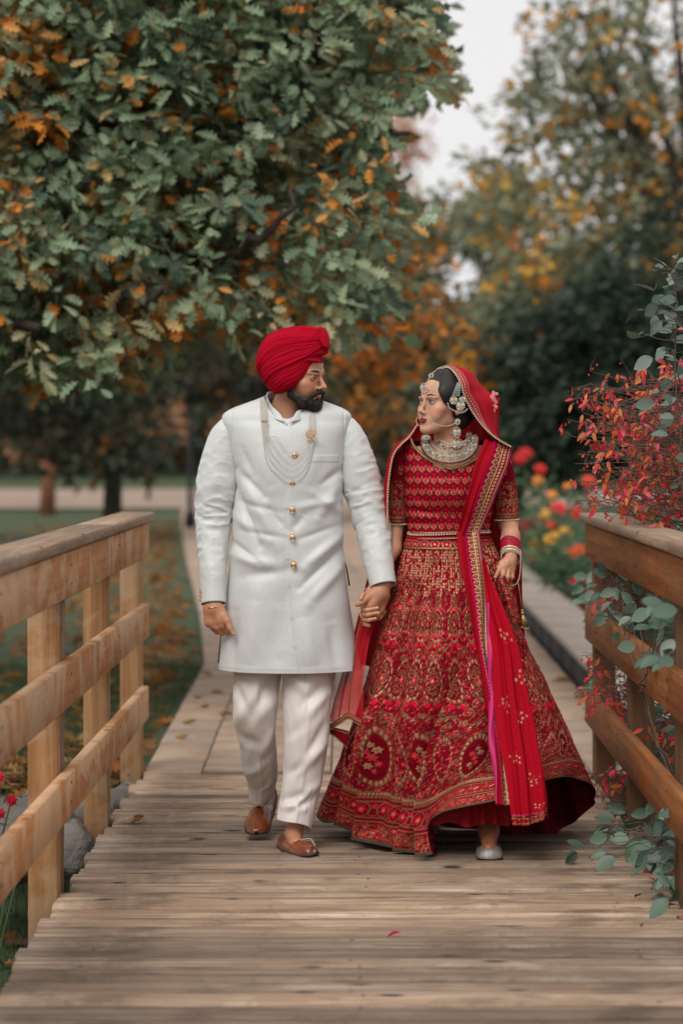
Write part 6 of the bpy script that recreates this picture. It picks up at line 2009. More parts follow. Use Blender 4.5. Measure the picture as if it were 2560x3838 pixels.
        Er = Emb(nu2 * nv2); sr = (U2 * 0.13).ravel(); tr = (W2 * (y1 - y0) * BY / FD).ravel(); w_ = (y1 - y0) * BY / FD
        roseband(Er, sr, tr, w_ / 2, w_ * 0.42, w_ * 0.95)
        o = obj(name, np.stack([Xr, Yr, Zr], -1).reshape(-1, 3), grid_faces(nu2, nv2, True), mat, t, smooth=True, col=Er.c, gold=Er.g)
        md = o.modifiers.new('thickness', 'SOLIDIFY'); md.thickness = 0.002
    ring_band('waistband', 1236, 1259, M_EMB, 0.106, 3)
    def around(yd, hd, pad, tilt=0, a0=0, a1=2 * np.pi, n=40):
        an_ = np.linspace(a0, a1, n) + np.pi
        return [((1031 + (92 + pad) * math.cos(a) - 839) * BY / FD, 8.75 + math.sin(a) * hd, CAM_Z - (yd + tilt * math.cos(a) + 2 * math.sin(a * 2) - 1020) * BY / FD) for a in an_]
    bead_line(t, around(1223, 0.106, 3, -1), 0.0045, 0.0098, M_PALEGOLD, 'belt_chain')
    bead_line(t, around(1219, 0.103, 2, -1), 0.0026, 0.0062, M_PALEGOLD, 'belt_chain')
    b = Bag(); bag_add(b, tube_geo(around(1233, 0.112, 4, 1, 0.05, np.pi - 0.05), 0.0055, 8)); bl = b.build('mirror_belt', M_RED, t)
    bead_line(bl, around(1233, 0.1185, 4, 1, 0.05, np.pi - 0.05), (0.003, 0.0016, 0.003), 0.008, M_KUNDAN, 'mirror')
    # petticoat frills
    b = Bag()
    for k_, (y0_, rad_, Yc_) in enumerate(((1800, 0.17, 8.72), (1838, 0.20, 8.71), (1872, 0.23, 8.70))):
        nn = 420; an_ = np.linspace(0, 2 * np.pi, nn, endpoint=False)
        rows_ = []
        for w_ in np.linspace(0, 1, 7):
            rr = rad_ + w_ * 0.03 + 0.013 * w_ * np.sin(an_ * 26 + 3 * np.sin(an_ * 5) + k_)
            rows_.append(np.stack([P(1068, 0, 8.74)[0] + rr * 1.1 * np.cos(an_), Yc_ + rr * np.sin(an_), np.full(nn, 0.44 - k_ * 0.095 - w_ * 0.13) + 0.006 * np.sin(an_ * 13)], 1))
        b.add(np.concatenate(rows_), grid_faces(nn, 7, True))
    b.build('petticoat', M_RUFFLE, t)
    # shoe
    r = cr(np.array([[*P(1122, 1930, 8.60), 0.030, 0.05], [*P(1122, 1946, 8.545), 0.037, 0.050], [*P(1123, 1960, 8.50), 0.047, 0.045], [*P(1124, 1967, 8.47), 0.0475, 0.042], [*P(1124, 1971, 8.445), 0.040, 0.034], [*P(1124, 1973, 8.43), 0.020, 0.020], [*P(1124, 1973, 8.425), 0.003, 0.004]]), np.linspace(0, 1, 24))
    th = np.linspace(0, 2 * np.pi, 32, endpoint=False)
    Gs = r[:, None, :3] + np.stack([np.cos(th)[None] * r[:, 3:4], 0 * th[None] + 0 * r[:, 3:4], np.where(np.sin(th) > 0, np.sin(th), 0)[None] * r[:, 4:5]], -1)
    keep = Bag(); Fs = grid_faces(32, 24, True)
    cz_ = Gs.reshape(-1, 3)
    msk = ((cz_[:, 1] > 8.487) & (np.tile(np.sin(th), 24) > 0.35))
    Fs = Fs[~msk[Fs].all(1)]
    keep.add(cz_, Fs); sh = keep.build('shoe', M_SILVER, t)
    md = sh.modifiers.new('thickness', 'SOLIDIFY'); md.thickness = 0.003
    b = Bag(); bag_add(b, tube_geo([P(1122, 1935, 8.63), P(1122, 1900, 8.64)], [0.006, 0.012], 8)); b.build('heel', M_SILVER, sh)
    b = Bag(); bag_add(b, ball_geo(P(1010, 1952, 8.78), (0.035, 0.06, 0.02), 14, 8)); b.build('shoe', M_SILVER, t)

    # ---------- veil and dupatta
    e1 = [(1003, 848, 8.80), (1016, 843, 8.76), (1031, 843.5, 8.70), (1045, 857, 8.655), (1057, 879, 8.635), (1064, 902, 8.628), (1075, 928, 8.635), (1092, 956, 8.645), (1115, 984, 8.645), (1139, 1005, 8.64), (1174, 1026, 8.65)]
    em = [(1006, 845, 8.83), (1024, 840, 8.80), (1046, 841, 8.755), (1069, 855, 8.70), (1083, 878, 8.68), (1090, 902, 8.68), (1108, 926, 8.70), (1118, 955, 8.71), (1128, 984, 8.71), (1142, 1006, 8.70), (1177, 1028, 8.70)]
    e2 = [(1008, 850, 8.88), (1030, 846, 8.88), (1060, 848, 8.88), (1088, 860, 8.88), (1104, 880, 8.89), (1122, 898, 8.89), (1142, 912, 8.89), (1146, 945, 8.88), (1146, 980, 8.87), (1148, 1008, 8.85), (1180, 1032, 8.80)]
    def emb_edge(U, V, s, L, W):
        E = Emb(len(U)); E.c[:] = np.array([0.44, 0.004, 0.016])
        m_ = U < 0.34
        E.lay((m_ & (U > 0.03)) * 1.0, np.array([0.36, 0.004, 0.03]), 0, 0)
        for q, r_ in ((0.06, 0.0017), (0.29, 0.0017)): E.lay(soft(np.abs(U - q) * W, r_ + 0.0006), C_PALE, 0.9)
        beadrow(E, L, s, 0.17 * W, 0.0105, 0.0038, m_ * 1.0, np.array([0.75, 0.66, 0.58]))
        beadrow(E, L, s, 0.10 * W, 0.006, 0.0018, m_ * 1.0); beadrow(E, L, s, 0.245 * W, 0.006, 0.0018, m_ * 1.0)
        return E
    o, G = sheet('veil', [e1, em, e2], 90, 200, M_EMBV, t, ripple=lambda u, v, L: 0.005 * np.sin(u * 15 + v * 4) * np.clip(u - 0.3, 0, 1) + 0.002 * fbm(u * 6, v * 8), emb=emb_edge)
    bead_line(t, PA(e1), 0.0040, 0.0088, M_PALEGOLD, offset=(0, -0.004, 0))
    # back fall of the veil
    sheet('veil_fall', [[(958, 962, 8.86), (925, 1018, 8.86), (890, 1072, 8.86), (880, 1150, 8.87), (873, 1230, 8.88), (848, 1297, 8.90), (830, 1365, 8.92), (812, 1440, 8.95), (790, 1530, 9.0)],
                        [(1060, 950, 8.93), (1040, 1020, 8.92), (1035, 1080, 8.92), (1035, 1150, 8.93), (1035, 1230, 8.96), (1030, 1300, 9.0), (1030, 1365, 9.04), (1030, 1440, 9.1), (1030, 1530, 9.16)],
                        [(1147, 912, 8.87), (1147, 1000, 8.86), (1176, 1070, 8.87), (1188, 1150, 8.88), (1194, 1230, 8.89), (1197, 1300, 8.90), (1197, 1365, 8.93), (1200, 1440, 8.97), (1205, 1530, 9.02)]],
          70, 120, M_VEIL, t, ripple=lambda u, v, L: 0.012 * np.sin(u * 40 + 2 * v) * np.clip(v * 2, 0.1, 1), th=0.0008)
    # over her right shoulder, hanging beside the sleeve
    ls = [(960, 972, 8.76), (940, 1002, 8.70), (921, 1020, 8.665), (904, 1043, 8.66), (896, 1078, 8.665), (891, 1125, 8.675), (889, 1193, 8.69), (884, 1250, 8.72), (876, 1290, 8.74)]
    lo_ = [(962, 976, 8.84), (935, 1004, 8.80), (908, 1024, 8.78), (892, 1056, 8.78), (884, 1098, 8.79), (880, 1140, 8.80), (878, 1195, 8.81), (870, 1252, 8.83), (858, 1292, 8.85)]
    def emb_l(U, V, s, L, W):
        E = Emb(len(U)); E.c[:] = np.array([0.44, 0.004, 0.016])
        w = U * W
        beadrow(E, L, w, 0.010, 0.009, 0.0026); E.lay(soft(np.abs(w - 0.005), 0.0012), C_GOLD, 0.9); E.lay(soft(np.abs(w - 0.015), 0.0012), C_GOLD, 0.9)
        return E
    sheet('veil_fall', [ls, lo_], 50, 130, M_EMBV, t, ripple=lambda u, v, L: 0.006 * np.sin(np.pi * u), emb=emb_l)
    bead_line(t, PA(ls), 0.0040, 0.0092, M_PALEGOLD, offset=(0, -0.003, 0))
    # behind the clasped hands, down to its bordered corner
    A = [(852, 1290, 8.86), (846, 1330, 8.84), (832, 1395, 8.80), (820, 1440, 8.78), (806, 1495, 8.77), (788, 1545, 8.76), (772, 1600, 8.75), (755, 1663, 8.74)]
    B = [(868, 1290, 8.80), (862, 1330, 8.76), (838, 1400, 8.73), (826, 1436, 8.70), (816, 1480, 8.68), (810, 1537, 8.66), (802, 1584, 8.64), (799, 1636, 8.62)]
    C_ = [(905, 1290, 8.76), (895, 1330, 8.73), (872, 1400, 8.71), (858, 1440, 8.69), (845, 1490, 8.66), (838, 1540, 8.63), (834, 1590, 8.60), (836, 1655, 8.575)]
    o, G1 = sheet('sheer_fall', [A, B], 26, 110, M_SHEER, t, ripple=lambda u, v, L: 0.010 * np.sin(u * 12) * v, th=0)
    o, G2_ = sheet('sheer_fall', [B, C_], 26, 110, M_SHEER, t, ripple=lambda u, v, L: 0.004 * np.sin(u * 9), th=0)
    bead_line(t, G1[20:, -1][::6], 0.0036, 0.0085, M_ANTIQ, offset=(0, -0.004, 0))
    cb = [G1[-1, 0], G1[-1, 13], G1[-1, -1], G2_[-1, 12], G2_[-1, -1]]
    dn = np.array([0, 0, -0.018])
    q0 = cr(cb, np.linspace(0, 1, 80)); Gb = np.stack([q0 + (0, -0.003, 0) + dn * w for w in np.linspace(0, 1, 8)], 1)
    Eb = Emb(640); sb = np.repeat(np.linspace(0, 0.14, 80), 8); tb_ = np.tile(np.linspace(0, 0.018, 8), 80)
    Eb.c[:] = (0.30, 0.004, 0.03); beadrow(Eb, sb, tb_, 0.009, 0.008, 0.003); band(Eb, tb_, 0.003, 0.0014); band(Eb, tb_, 0.015, 0.0014)
    ob = obj('border', Gb.reshape(-1, 3), grid_faces(8, 80), M_EMBV, t, smooth=True, col=Eb.c, gold=Eb.g)
    md = ob.modifiers.new('thickness', 'SOLIDIFY'); md.thickness = 0.002
    bead_line(t, [p_ + dn + np.array([0, -0.003, -0.003]) for p_ in cb], 0.0036, 0.0082, M_ANTIQ)
    sheet('border', [[(755, 1668, 8.735), (775, 1672, 8.71), (800, 1678, 8.69)], [(757, 1682, 8.735), (775, 1696, 8.71), (798, 1716, 8.69)]], 12, 24, M_EMBV, t, emb=lambda U, V, s, L, W: (lambda E: (beadrow(E, L, s, 0.008, 0.008, 0.003), E)[-1])(Emb(len(U))), th=0.001)
    bead_line(t, PA([(757, 1684, 8.73), (768, 1690, 8.71), (778, 1699, 8.705), (798, 1717, 8.685)]), 0.0038, 0.0085, M_ANTIQ)
    # pleated sash from her left shoulder to the waist
    def emb_sash(U, V, s, L, W):
        E = Emb(len(U)); E.c[:] = np.array([0.36, 0.004, 0.014])
        m_ = U > 0.40
        E.lay(m_ * 1.0, C_BASE * 1.1, 0, 0)
        E.lay(soft(np.abs(U - 0.40) * W, 0.0022), np.array([0.45, 0.008, 0.12]), 0, 0.001)
        E.lay(soft(np.abs(U - 0.985) * W, 0.0025), np.array([0.45, 0.008, 0.12]), 0, 0.001)
        x = (L / 0.026 - np.floor(L / 0.026) - 0.5) * 0.026; y = s - 0.58 * W
        d = np.hypot(x, y)
        E.lay(soft(np.abs(d - 0.0095), 0.0016) * m_, C_PALE, 0.9, 0.001); E.lay(soft(d, 0.0045) * m_, C_GREEN * 1.5, 0.5)
        E.lay(soft(np.hypot(x, s - 0.46 * W), 0.004) * m_, C_ROSE, 0)
        for q in (0.71, 0.92): E.lay(soft(np.abs(U - q) * W, 0.0022), C_PALE, 0.9, 0.001)
        x2 = (L / 0.013 - np.floor(L / 0.013) - 0.5) * 0.013
        E.lay(soft(np.hypot(x2, s - 0.81 * W), 0.0048), C_PALE, 0.95, 0.001)
        return E
    sheet('sash', [[(1112, 1012, 8.665), (1103, 1036, 8.630), (1092, 1065, 8.608), (1080, 1113, 8.598), (1067, 1160, 8.600), (1057, 1200, 8.618), (1050, 1228, 8.625)],
                   [(1146, 1014, 8.665), (1138, 1040, 8.635), (1128, 1070, 8.610), (1112, 1113, 8.600), (1096, 1160, 8.604), (1083, 1200, 8.620), (1073, 1228, 8.626)],
                   [(1176, 1026, 8.69), (1172, 1045, 8.665), (1166, 1070, 8.648), (1148, 1113, 8.625), (1129, 1160, 8.625), (1111, 1200, 8.632), (1098, 1228, 8.632)]],
          110, 190, M_EMBV, t, ripple=lambda u, v, L: 0.003 * np.abs(np.sin(u * 9)) + 0.006 * (u < 0.4) * np.sin(u * 20 + v * 3), emb=emb_sash, th=0.002)
    sheet('sash_tail', [[(1048, 1222, 8.625), (1056, 1290, 8.585), (1067, 1350, 8.55), (1080, 1412, 8.52), (1092, 1480, 8.49), (1108, 1560, 8.45), (1122, 1650, 8.42), (1136, 1750, 8.375), (1140, 1848, 8.335)],
                        [(1101, 1222, 8.63), (1110, 1290, 8.60), (1117, 1350, 8.57), (1119, 1412, 8.54), (1120, 1480, 8.51), (1132, 1560, 8.475), (1150, 1650, 8.44), (1166, 1750, 8.39), (1177, 1848, 8.345)]],
          90, 260, M_EMBV, t, ripple=lambda u, v, L: 0.005 * np.sin(u * 10 + v * 5), emb=emb_sash, th=0.002)
    sheet('magenta_edge', [[(1117, 1385, 8.525), (1119, 1450, 8.50), (1119, 1506, 8.475), (1121, 1570, 8.455), (1122, 1631, 8.43), (1122, 1700, 8.39), (1134, 1772, 8.35), (1138, 1846, 8.32)],
                           [(1123, 1385, 8.53), (1129, 1450, 8.51), (1135, 1506, 8.48), (1137, 1570, 8.46), (1138, 1631, 8.435), (1137, 1700, 8.395), (1142, 1772, 8.355), (1142, 1846, 8.325)]],
          14, 150, M_MAG, t, ripple=lambda u, v, L: 0.007 * np.sin(np.pi * u) + 0.003 * np.sin(v * 22 + u * 3), th=0.002)
    def emb_panel(U, V, s, L, W):
        E = Emb(len(U)); E.c[:] = np.array([0.48, 0.004, 0.018])
        bt = V > 0.935
        E.lay(bt * 1.0, np.array([0.25, 0.003, 0.012]), 0, 0)
        E.lay(soft(np.abs(V - 0.935), 0.003, 0.002), np.array([0.60, 0.03, 0.16]), 0, 0)
        E.lay(((V > 0.955) & (V < 0.96)) | ((V > 0.985) & (V < 0.99)), C_GOLD, 0.8); flowers(E, s, L, 0.016, 0.0045, bt * 1.0, 2, 0.9)
        for k_, (pu, pv) in enumerate(((0.55, 0.34), (0.22, 0.52), (0.62, 0.56), (0.30, 0.70), (0.68, 0.78), (0.85, 0.45), (0.75, 0.90))):
            dx, dy = (U - pu) * W, (V - pv) * 0.85
            for j in range(9):
                aj = j * 2.4 + k_; rj = 0.004 + 0.0022 * j
                cx_, cy_ = rj * math.cos(aj), rj * math.sin(aj)
                E.lay(soft(np.hypot(dx - cx_, dy - cy_), 0.0032), C_PALE if j % 3 else C_PINK, 0.7 if j % 3 else 0, 0.001)
        return E
    sheet('sheer_panel', [[(1108, 1285, 8.595), (1114, 1335, 8.57), (1122, 1400, 8.53), (1132, 1490, 8.485), (1138, 1600, 8.44), (1146, 1690, 8.40), (1163, 1772, 8.365), (1172, 1845, 8.335), (1179, 1896, 8.32)],
                          [(1109, 1285, 8.592), (1121, 1335, 8.562), (1136, 1400, 8.515), (1165, 1490, 8.47), (1180, 1600, 8.42), (1195, 1690, 8.38), (1208, 1772, 8.345), (1216, 1845, 8.32), (1220, 1893, 8.31)],
                          [(1111, 1285, 8.595), (1128, 1335, 8.575), (1158, 1400, 8.54), (1190, 1490, 8.50), (1216, 1600, 8.47), (1238, 1690, 8.43), (1253, 1772, 8.40), (1261, 1835, 8.37), (1259, 1874, 8.36)]],
          150, 300, M_EMBP, t, ripple=lambda u, v, L: 0.010 * np.sin(u * 15 + v * 2.5) * np.clip(v * 2, 0.2, 1) + 0.003 * np.sin(u * 34 + v * 5), emb=emb_panel, th=0.001)
    # skirt gathered up under her hand
    sheet('gathered_fold', [[(1146, 1322, 8.575), (1160, 1370, 8.57), (1178, 1430, 8.565)], [(1160, 1330, 8.56), (1176, 1375, 8.555), (1190, 1430, 8.565)], [(1176, 1326, 8.59), (1188, 1370, 8.60), (1197, 1430, 8.62)]],
          50, 80, M_EMB, t, ripple=lambda u, v, L: 0.006 * np.sin(u * 12), emb=lambda U, V, s, L, W: (lambda E: (filigree(E, s, L, 50, 0.1, 1.0), flowers(E, s, L, 0.03, 0.008, 1.0, 3, 0.8), E)[-1])(Emb(len(U))))
    # tassel
    b = Bag()
    bag_add(b, tube_geo([P(1189, 1330, 8.60), P(1194, 1360, 8.60), P(1197, 1385, 8.60), P(1199, 1400, 8.60)], 0.0018, 5))
    for q in ((1199, 1402, 0.006), (1200, 1408, 0.008)): bag_add(b, ball_geo(P(q[0], q[1], 8.60), q[2], 8, 6))
    bag_add(b, tube_geo([P(1200, 1410, 8.60), P(1202, 1420, 8.60), P(1204, 1436, 8.60)], [0.005, 0.010, 0.017], 12))
    for j in range(12):
        a = j / 12 * 6.28; bag_add(b, ball_geo((P(1204, 1440, 8.6)[0] + 0.016 * math.cos(a), 8.6 + 0.016 * math.sin(a), P(1204, 1440, 8.6)[2] + random.uniform(-.004, .004)), (0.004, 0.004, 0.006), 6, 4))
    b.build('tassel', M_ANTIQ, t)
    bead_line(t, PA([(1196, 1262, 8.59), (1196, 1290, 8.585), (1194, 1320, 8.59), (1188, 1338, 8.595), (1176, 1344, 8.585), (1170, 1338, 8.575)]), 0.0028, 0.006, M_PALEGOLD, 'hand_chain')
    bead_line(t, PA([(828, 1398, 8.62), (826, 1408, 8.61), (830, 1418, 8.62)]), 0.0030, 0.006, M_PALEGOLD, 'hand_chain')

    # ---------- bangles
    def bangle(xd, yd, Y, rx, mat, r=0.0022, tilt=0.32, name='bangle', beads=False):
        c_ = np.array(P(xd, yd, Y)); an_ = np.linspace(0, 2 * np.pi, 33)
        d1 = np.array([1, 0, -0.10]); d2 = nrm(np.array([0.03, 0.62, -0.78]) if tilt < 0.5 else np.array([0.05, 1, tilt]))
        p_ = [c_ + d1 * rx * math.cos(a) + d2 * rx * 0.92 * math.sin(a) for a in an_]
        if beads: return bead_line(t, p_, r, r * 2.0, mat, name)
        b = Bag(); bag_add(b, tube_geo(p_, r, 7, False)); return b.build(name, mat, t)
    fa = lambda k: (1172 + 2.5 * k, 1236 + 44 * k, 8.705 - 0.085 * k)
    ks = np.linspace(0.08, 1.0, 13)
    for i, k_ in enumerate(ks):
        x, y, Y = fa(k_)
        if i in (0, 1): bangle(x, y, Y, 0.0345, M_KUNDAN, 0.0026, beads=True, name='bangle')
        elif i < 9: bangle(x, y, Y, 0.0345, M_BANGLE, 0.0028)
        else: bangle(x, y, Y, 0.0355, [M_KUNDAN, M_PALEGOLD][i % 2], 0.0033, beads=i % 2 == 0)
    bangle(849, 1358, 8.67, 0.022, M_KUNDAN, 0.0024, 0.6, beads=True)

    # ---------- jewellery
    def cluster(name, c_, parts, par=t):
        """parts: (dx px, dy px, radius m, material index, flat)"""
        first = None
        for mi, mat in enumerate((M_PALEGOLD, M_KUNDAN, M_PEARLG, M_RUBY)):
            b = Bag(); n = 0
            for dx, dy, r_, m_, fl in parts:
                if m_ != mi: continue
                q = P(c_[0] + dx, c_[1] + dy, c_[2] - (0.002 if mi else 0)); bag_add(b, ball_geo(q, (r_, r_ * fl, r_), 10 if r_ > 0.004 else 6, 6 if r_ > 0.004 else 4)); n += 1
            if n:
                o = b.build(name if first is None else ('setting', 'stone', 'bead', 'ruby')[mi], mat, par if first is None else first)
                first = first or o
        return first
    def drop(w, h, n=14, rub=True):
        pr = [(0, 0, w * 0.00155 * 1.0, 0, 0.25)]
        for j in range(n):
            a = j / n * 6.283
            pr.append((w * 1.05 * math.cos(a), h * 1.05 * math.sin(a), 0.0024, 0 if j % 2 else 1, 0.8))
        pr.append((0, h * 0.1, w * 0.0011, 2, 0.45)); pr.append((0, -h * 0.25, 0.0030, 1, 0.9)); pr.append((0, h * 0.1, 0.0034, 3, 1.6))
        if rub:
            for j in range(5):
                a = math.pi * (0.15 + 0.7 * j / 4); pr.append((w * 1.55 * math.cos(a), h * 1.5 * math.sin(a), 0.0030, 3, 1))
        return pr
    # forehead jewel and its chain along the parting
    cluster('forehead_jewel', (973, 890, 8.585), drop(7.5, 9.5))
    cluster('forehead_jewel', (990, 862, 8.595), drop(5, 4, 10, False))
    bead_line(t, PA([(980, 880, 8.587), (985, 870, 8.59), (990, 861, 8.595), (999, 852, 8.61), (1010, 847, 8.64), (1020, 844, 8.68)]), 0.0032, 0.0062, M_KUNDAN, 'parting_chain')
    bead_line(t, PA([(996, 856, 8.60), (1004, 850, 8.62), (1014, 847, 8.65)]), 0.0026, 0.0052, M_RUBY, 'parting_chain')
    # side ornament
    ear = (1050, 925, 8.592)
    for dx in (-9, -4.5, 0, 4.5):
        bead_line(t, PA([(1054 + dx * 0.35, 878, 8.615), (1052 + dx * 0.8, 895, 8.598), (1049 + dx * 1.1, 910, 8.592)]), 0.0029, 0.0058, M_PEARLG, 'side_ornament_strand')
    cluster('side_ornament', (1042, 919, 8.592), drop(8, 8, 14, False)); cluster('side_ornament', (1058, 931, 8.592), drop(9, 9, 14, False)); cluster('side_ornament', (1062, 917, 8.60), drop(7, 6, 12, False))
    bead_line(t, PA([(1028, 924, 8.592), (1032, 936, 8.59), (1042, 942, 8.588), (1054, 947, 8.588), (1066, 945, 8.592), (1074, 938, 8.60)]), 0.0036, 0.0075, M_PEARLG, 'side_ornament_fringe')
    # ear ring: stud, drop, bell
    cluster('earring', (1051, 968, 8.600), drop(5, 6, 12, False)); cluster('earring', (1049, 992, 8.592), drop(8.5, 11)); cluster('earring', (1048, 1018, 8.590), drop(9, 5, 16, False))
    bead_line(t, PA([(1037, 1026, 8.592), (1042, 1031, 8.585), (1049, 1032, 8.583), (1056, 1031, 8.585), (1061, 1026, 8.592)]), 0.0032, 0.0066, M_RUBY, 'earring_fringe')
    cluster('earring', (979, 1004, 8.62), drop(7, 5, 12, False))
    bead_line(t, PA([(968, 1012, 8.62), (975, 1017, 8.612), (983, 1017, 8.612), (990, 1012, 8.62)]), 0.0032, 0.0066, M_RUBY, 'earring_fringe')
    # nose ring and chain
    nr = [(970, 948, 8.588), (977, 950, 8.582), (981, 958, 8.582), (980, 970, 8.582), (973, 977, 8.578), (965, 978, 8.578), (958, 974, 8.580), (956, 966, 8.582), (958, 958, 8.584)]
    b = Bag(); bag_add(b, tube_geo(cr(PA(nr), np.linspace(0, 1, 40)), 0.0011, 5)); b.build('nose_ring', M_GOLD, t)
    bead_line(t, PA(nr[2:8]), 0.0021, 0.0042, M_KUNDAN, 'nose_ring_beads')
    bead_line(t, PA([(981, 962, 8.582), (990, 968, 8.575), (1003, 974, 8.572), (1020, 978, 8.575), (1035, 976, 8.585), (1047, 970, 8.595)]), 0.0019, 0.0036, M_PALEGOLD, 'nose_chain')
    # necklace: collar of drops in two rows with ruby fringe
    def arc(x0, x1, yt, yb, Ym, Ye, n):
        out = []
        for k_ in np.linspace(0, 1, n):
            a = math.pi * (1 - k_); out.append(((x0 + x1) / 2 + (x1 - x0) / 2 * math.cos(a), yt + (yb - yt) * math.sin(a) ** 0.8, Ye + (Ym - Ye) * math.sin(a)))
        return out
    for q in arc(1003, 1077, 1000, 1028, 8.640, 8.73, 8): cluster('necklace', q, drop(5.5, 7, 12, False))
    for q in arc(975, 1090, 1008, 1049, 8.610, 8.70, 11): cluster('necklace', q, drop(7.5, 9, 14, False))
    bead_line(t, PA(arc(1000, 1082, 994, 1016, 8.648, 8.74, 24)), 0.0030, 0.0058, M_PALEGOLD, 'necklace_beads')
    bead_line(t, PA(arc(988, 1086, 1002, 1036, 8.620, 8.71, 24)), 0.0032, 0.0060, M_KUNDAN, 'necklace_beads')
    bead_line(t, PA(arc(966, 1099, 1008, 1064, 8.604, 8.70, 24)), 0.0040, 0.0090, M_RUBY, 'necklace_fringe')
    bead_line(t, PA(arc(969, 1096, 1006, 1059, 8.606, 8.70, 24)), 0.0024, 0.0050, M_PALEGOLD, 'necklace_beads')
    # pink flowers pinned at the back of the bun
    b = Bag()
    for j in range(26):
        q = np.array(P(1133 + RNG.uniform(-9, 9), 922 + RNG.uniform(-22, 24), 8.815 + RNG.uniform(-0.02, 0.02)))
        bag_add(b, ball_geo(q, RNG.uniform(0.006, 0.010, 3), 7, 5))
    b.build('hair_flowers', simple('pink_petals', (0.75, 0.16, 0.20), (0.85, 0.35, 0.32), scale=60, rough=0.7), t)
    return t
M_HAIRW = simple('dark_brown_hair', (0.016, 0.010, 0.008), (0.006, 0.004, 0.004), scale=40, stretch=(6, 1, 1), rough=0.55, bump=0.3, bscale=300, bdist=0.0008)
M_ANTIQ = simple('antique_gilt', (0.50, 0.33, 0.15), (0.30, 0.19, 0.09), scale=200, rough=0.38, metal=0.7)
M_EMBV = m_embroid('embroidered_veil', (0.33, 0.002, 0.014))
M_EMBV.node_tree.nodes['Principled BSDF'].inputs['Alpha'].default_value = 0.97
M_EMBP = m_embroid('sheer_panel_net', (0.40, 0.004, 0.016))
M_EMBP.node_tree.nodes['Principled BSDF'].inputs['Alpha'].default_value = 0.86
bride()
# ------------------------------------------------------------------ small plants, litter and stones
M_PETAL = simple('petal', (0.6, 0.02, 0.02), attr=True, scale=60, rough=0.6, vary=0.2)
M_ROCK = simple('field_stone', (0.20, 0.175, 0.155), (0.085, 0.075, 0.066), scale=5, rough=0.9, bump=0.9, bscale=22, bdist=0.02)

def blossom(par, c, r, colr, rings=3, n=11, face=(0.0, -0.8, 0.6), name='blossom'):
    f = nrm(np.array(face) + RNG.normal(0, 0.15, 3)); a = nrm(np.cross(f, (0.3, 0.2, 1))); b_ = np.cross(f, a)
    b = Bag()
    for k in range(rings):
        rr = r * (1 - 0.27 * k)
        for j in range(n - k):
            th = (j + 0.5 * k) / (n - k) * 2 * np.pi
            d = a * math.cos(th) + b_ * math.sin(th); s = np.cross(f, d)
            lift = f * (0.004 + 0.35 * k * r * 0.5)
            w = rr * 0.34
            V = [c + lift, c + d * rr * 0.5 + s * w + lift + f * r * 0.12, c + d * rr * 1.0 + lift + f * r * 0.02, c + d * rr * 0.5 - s * w + lift + f * r * 0.12]
            b.add(np.array(V), np.array([[0, 1, 2, 3]]), col=np.tile(np.array(colr) * RNG.uniform(0.8, 1.15), (4, 1)))
    o = b.build(name, M_PETAL, par, use_col=True)
    return o

def flower_plant(xd, yd, Y, r, colr, label, group='flowers in the bed', n_leaf=70, sub=None):
    Y2 = max(Y, 1.84 * FD / (xd - 839)); r = r * (Y2 / Y) * 1.08; Y = Y2
    x, y, z = P(xd, yd, Y); z = max(z, 0.2)
    t = thing('flowering_plant', label, 'flower', (x, y, 0.07), group)
    b = Bag(); bag_add(b, tube_geo([(x + 0.05, y + 0.03, 0.05), (x + 0.02, y + 0.01, z * 0.55), (x, y, z)], [0.006, 0.005, 0.004], 5, False)); b.build('stem', M_LEAFY, t)
    blossom(t, np.array([x, y, z]), r, colr)
    if sub:
        for dx, dy in sub: blossom(t, np.array(P(xd + dx, yd + dy, Y + RNG.uniform(-0.1, 0.1))), r * 0.9, colr)
    C = np.stack([x + RNG.normal(0, 0.16, n_leaf), y + RNG.normal(0, 0.16, n_leaf), RNG.uniform(0.08, max(0.2, z - 0.04), n_leaf)], 1)
    D = nrm(np.stack([RNG.normal(0, 1, n_leaf), RNG.normal(0, 1, n_leaf), RNG.uniform(-0.2, 0.8, n_leaf)], 1))
    N = nrm(np.array([0, -0.5, 0.8]) + RNG.normal(0, 0.4, (n_leaf, 3)))
    bag = Bag(); leaves_mesh(bag, 'slim', C, D, N, RNG.uniform(0.08, 0.15, n_leaf), pick([(0.085, 0.16, 0.08), (0.13, 0.21, 0.12), (0.06, 0.11, 0.055)], [3, 2, 2], n_leaf))
    o = bag.build('foliage', M_LEAF, t, use_col=True); tag(o, kind='stuff')
M_LEAFY = simple('green_stem', (0.08, 0.14, 0.06), rough=0.7)
RED = (0.72, 0.012, 0.012); ORG = (0.90, 0.28, 0.02); YEL = (0.90, 0.45, 0.03); DRD = (0.35, 0.008, 0.012)
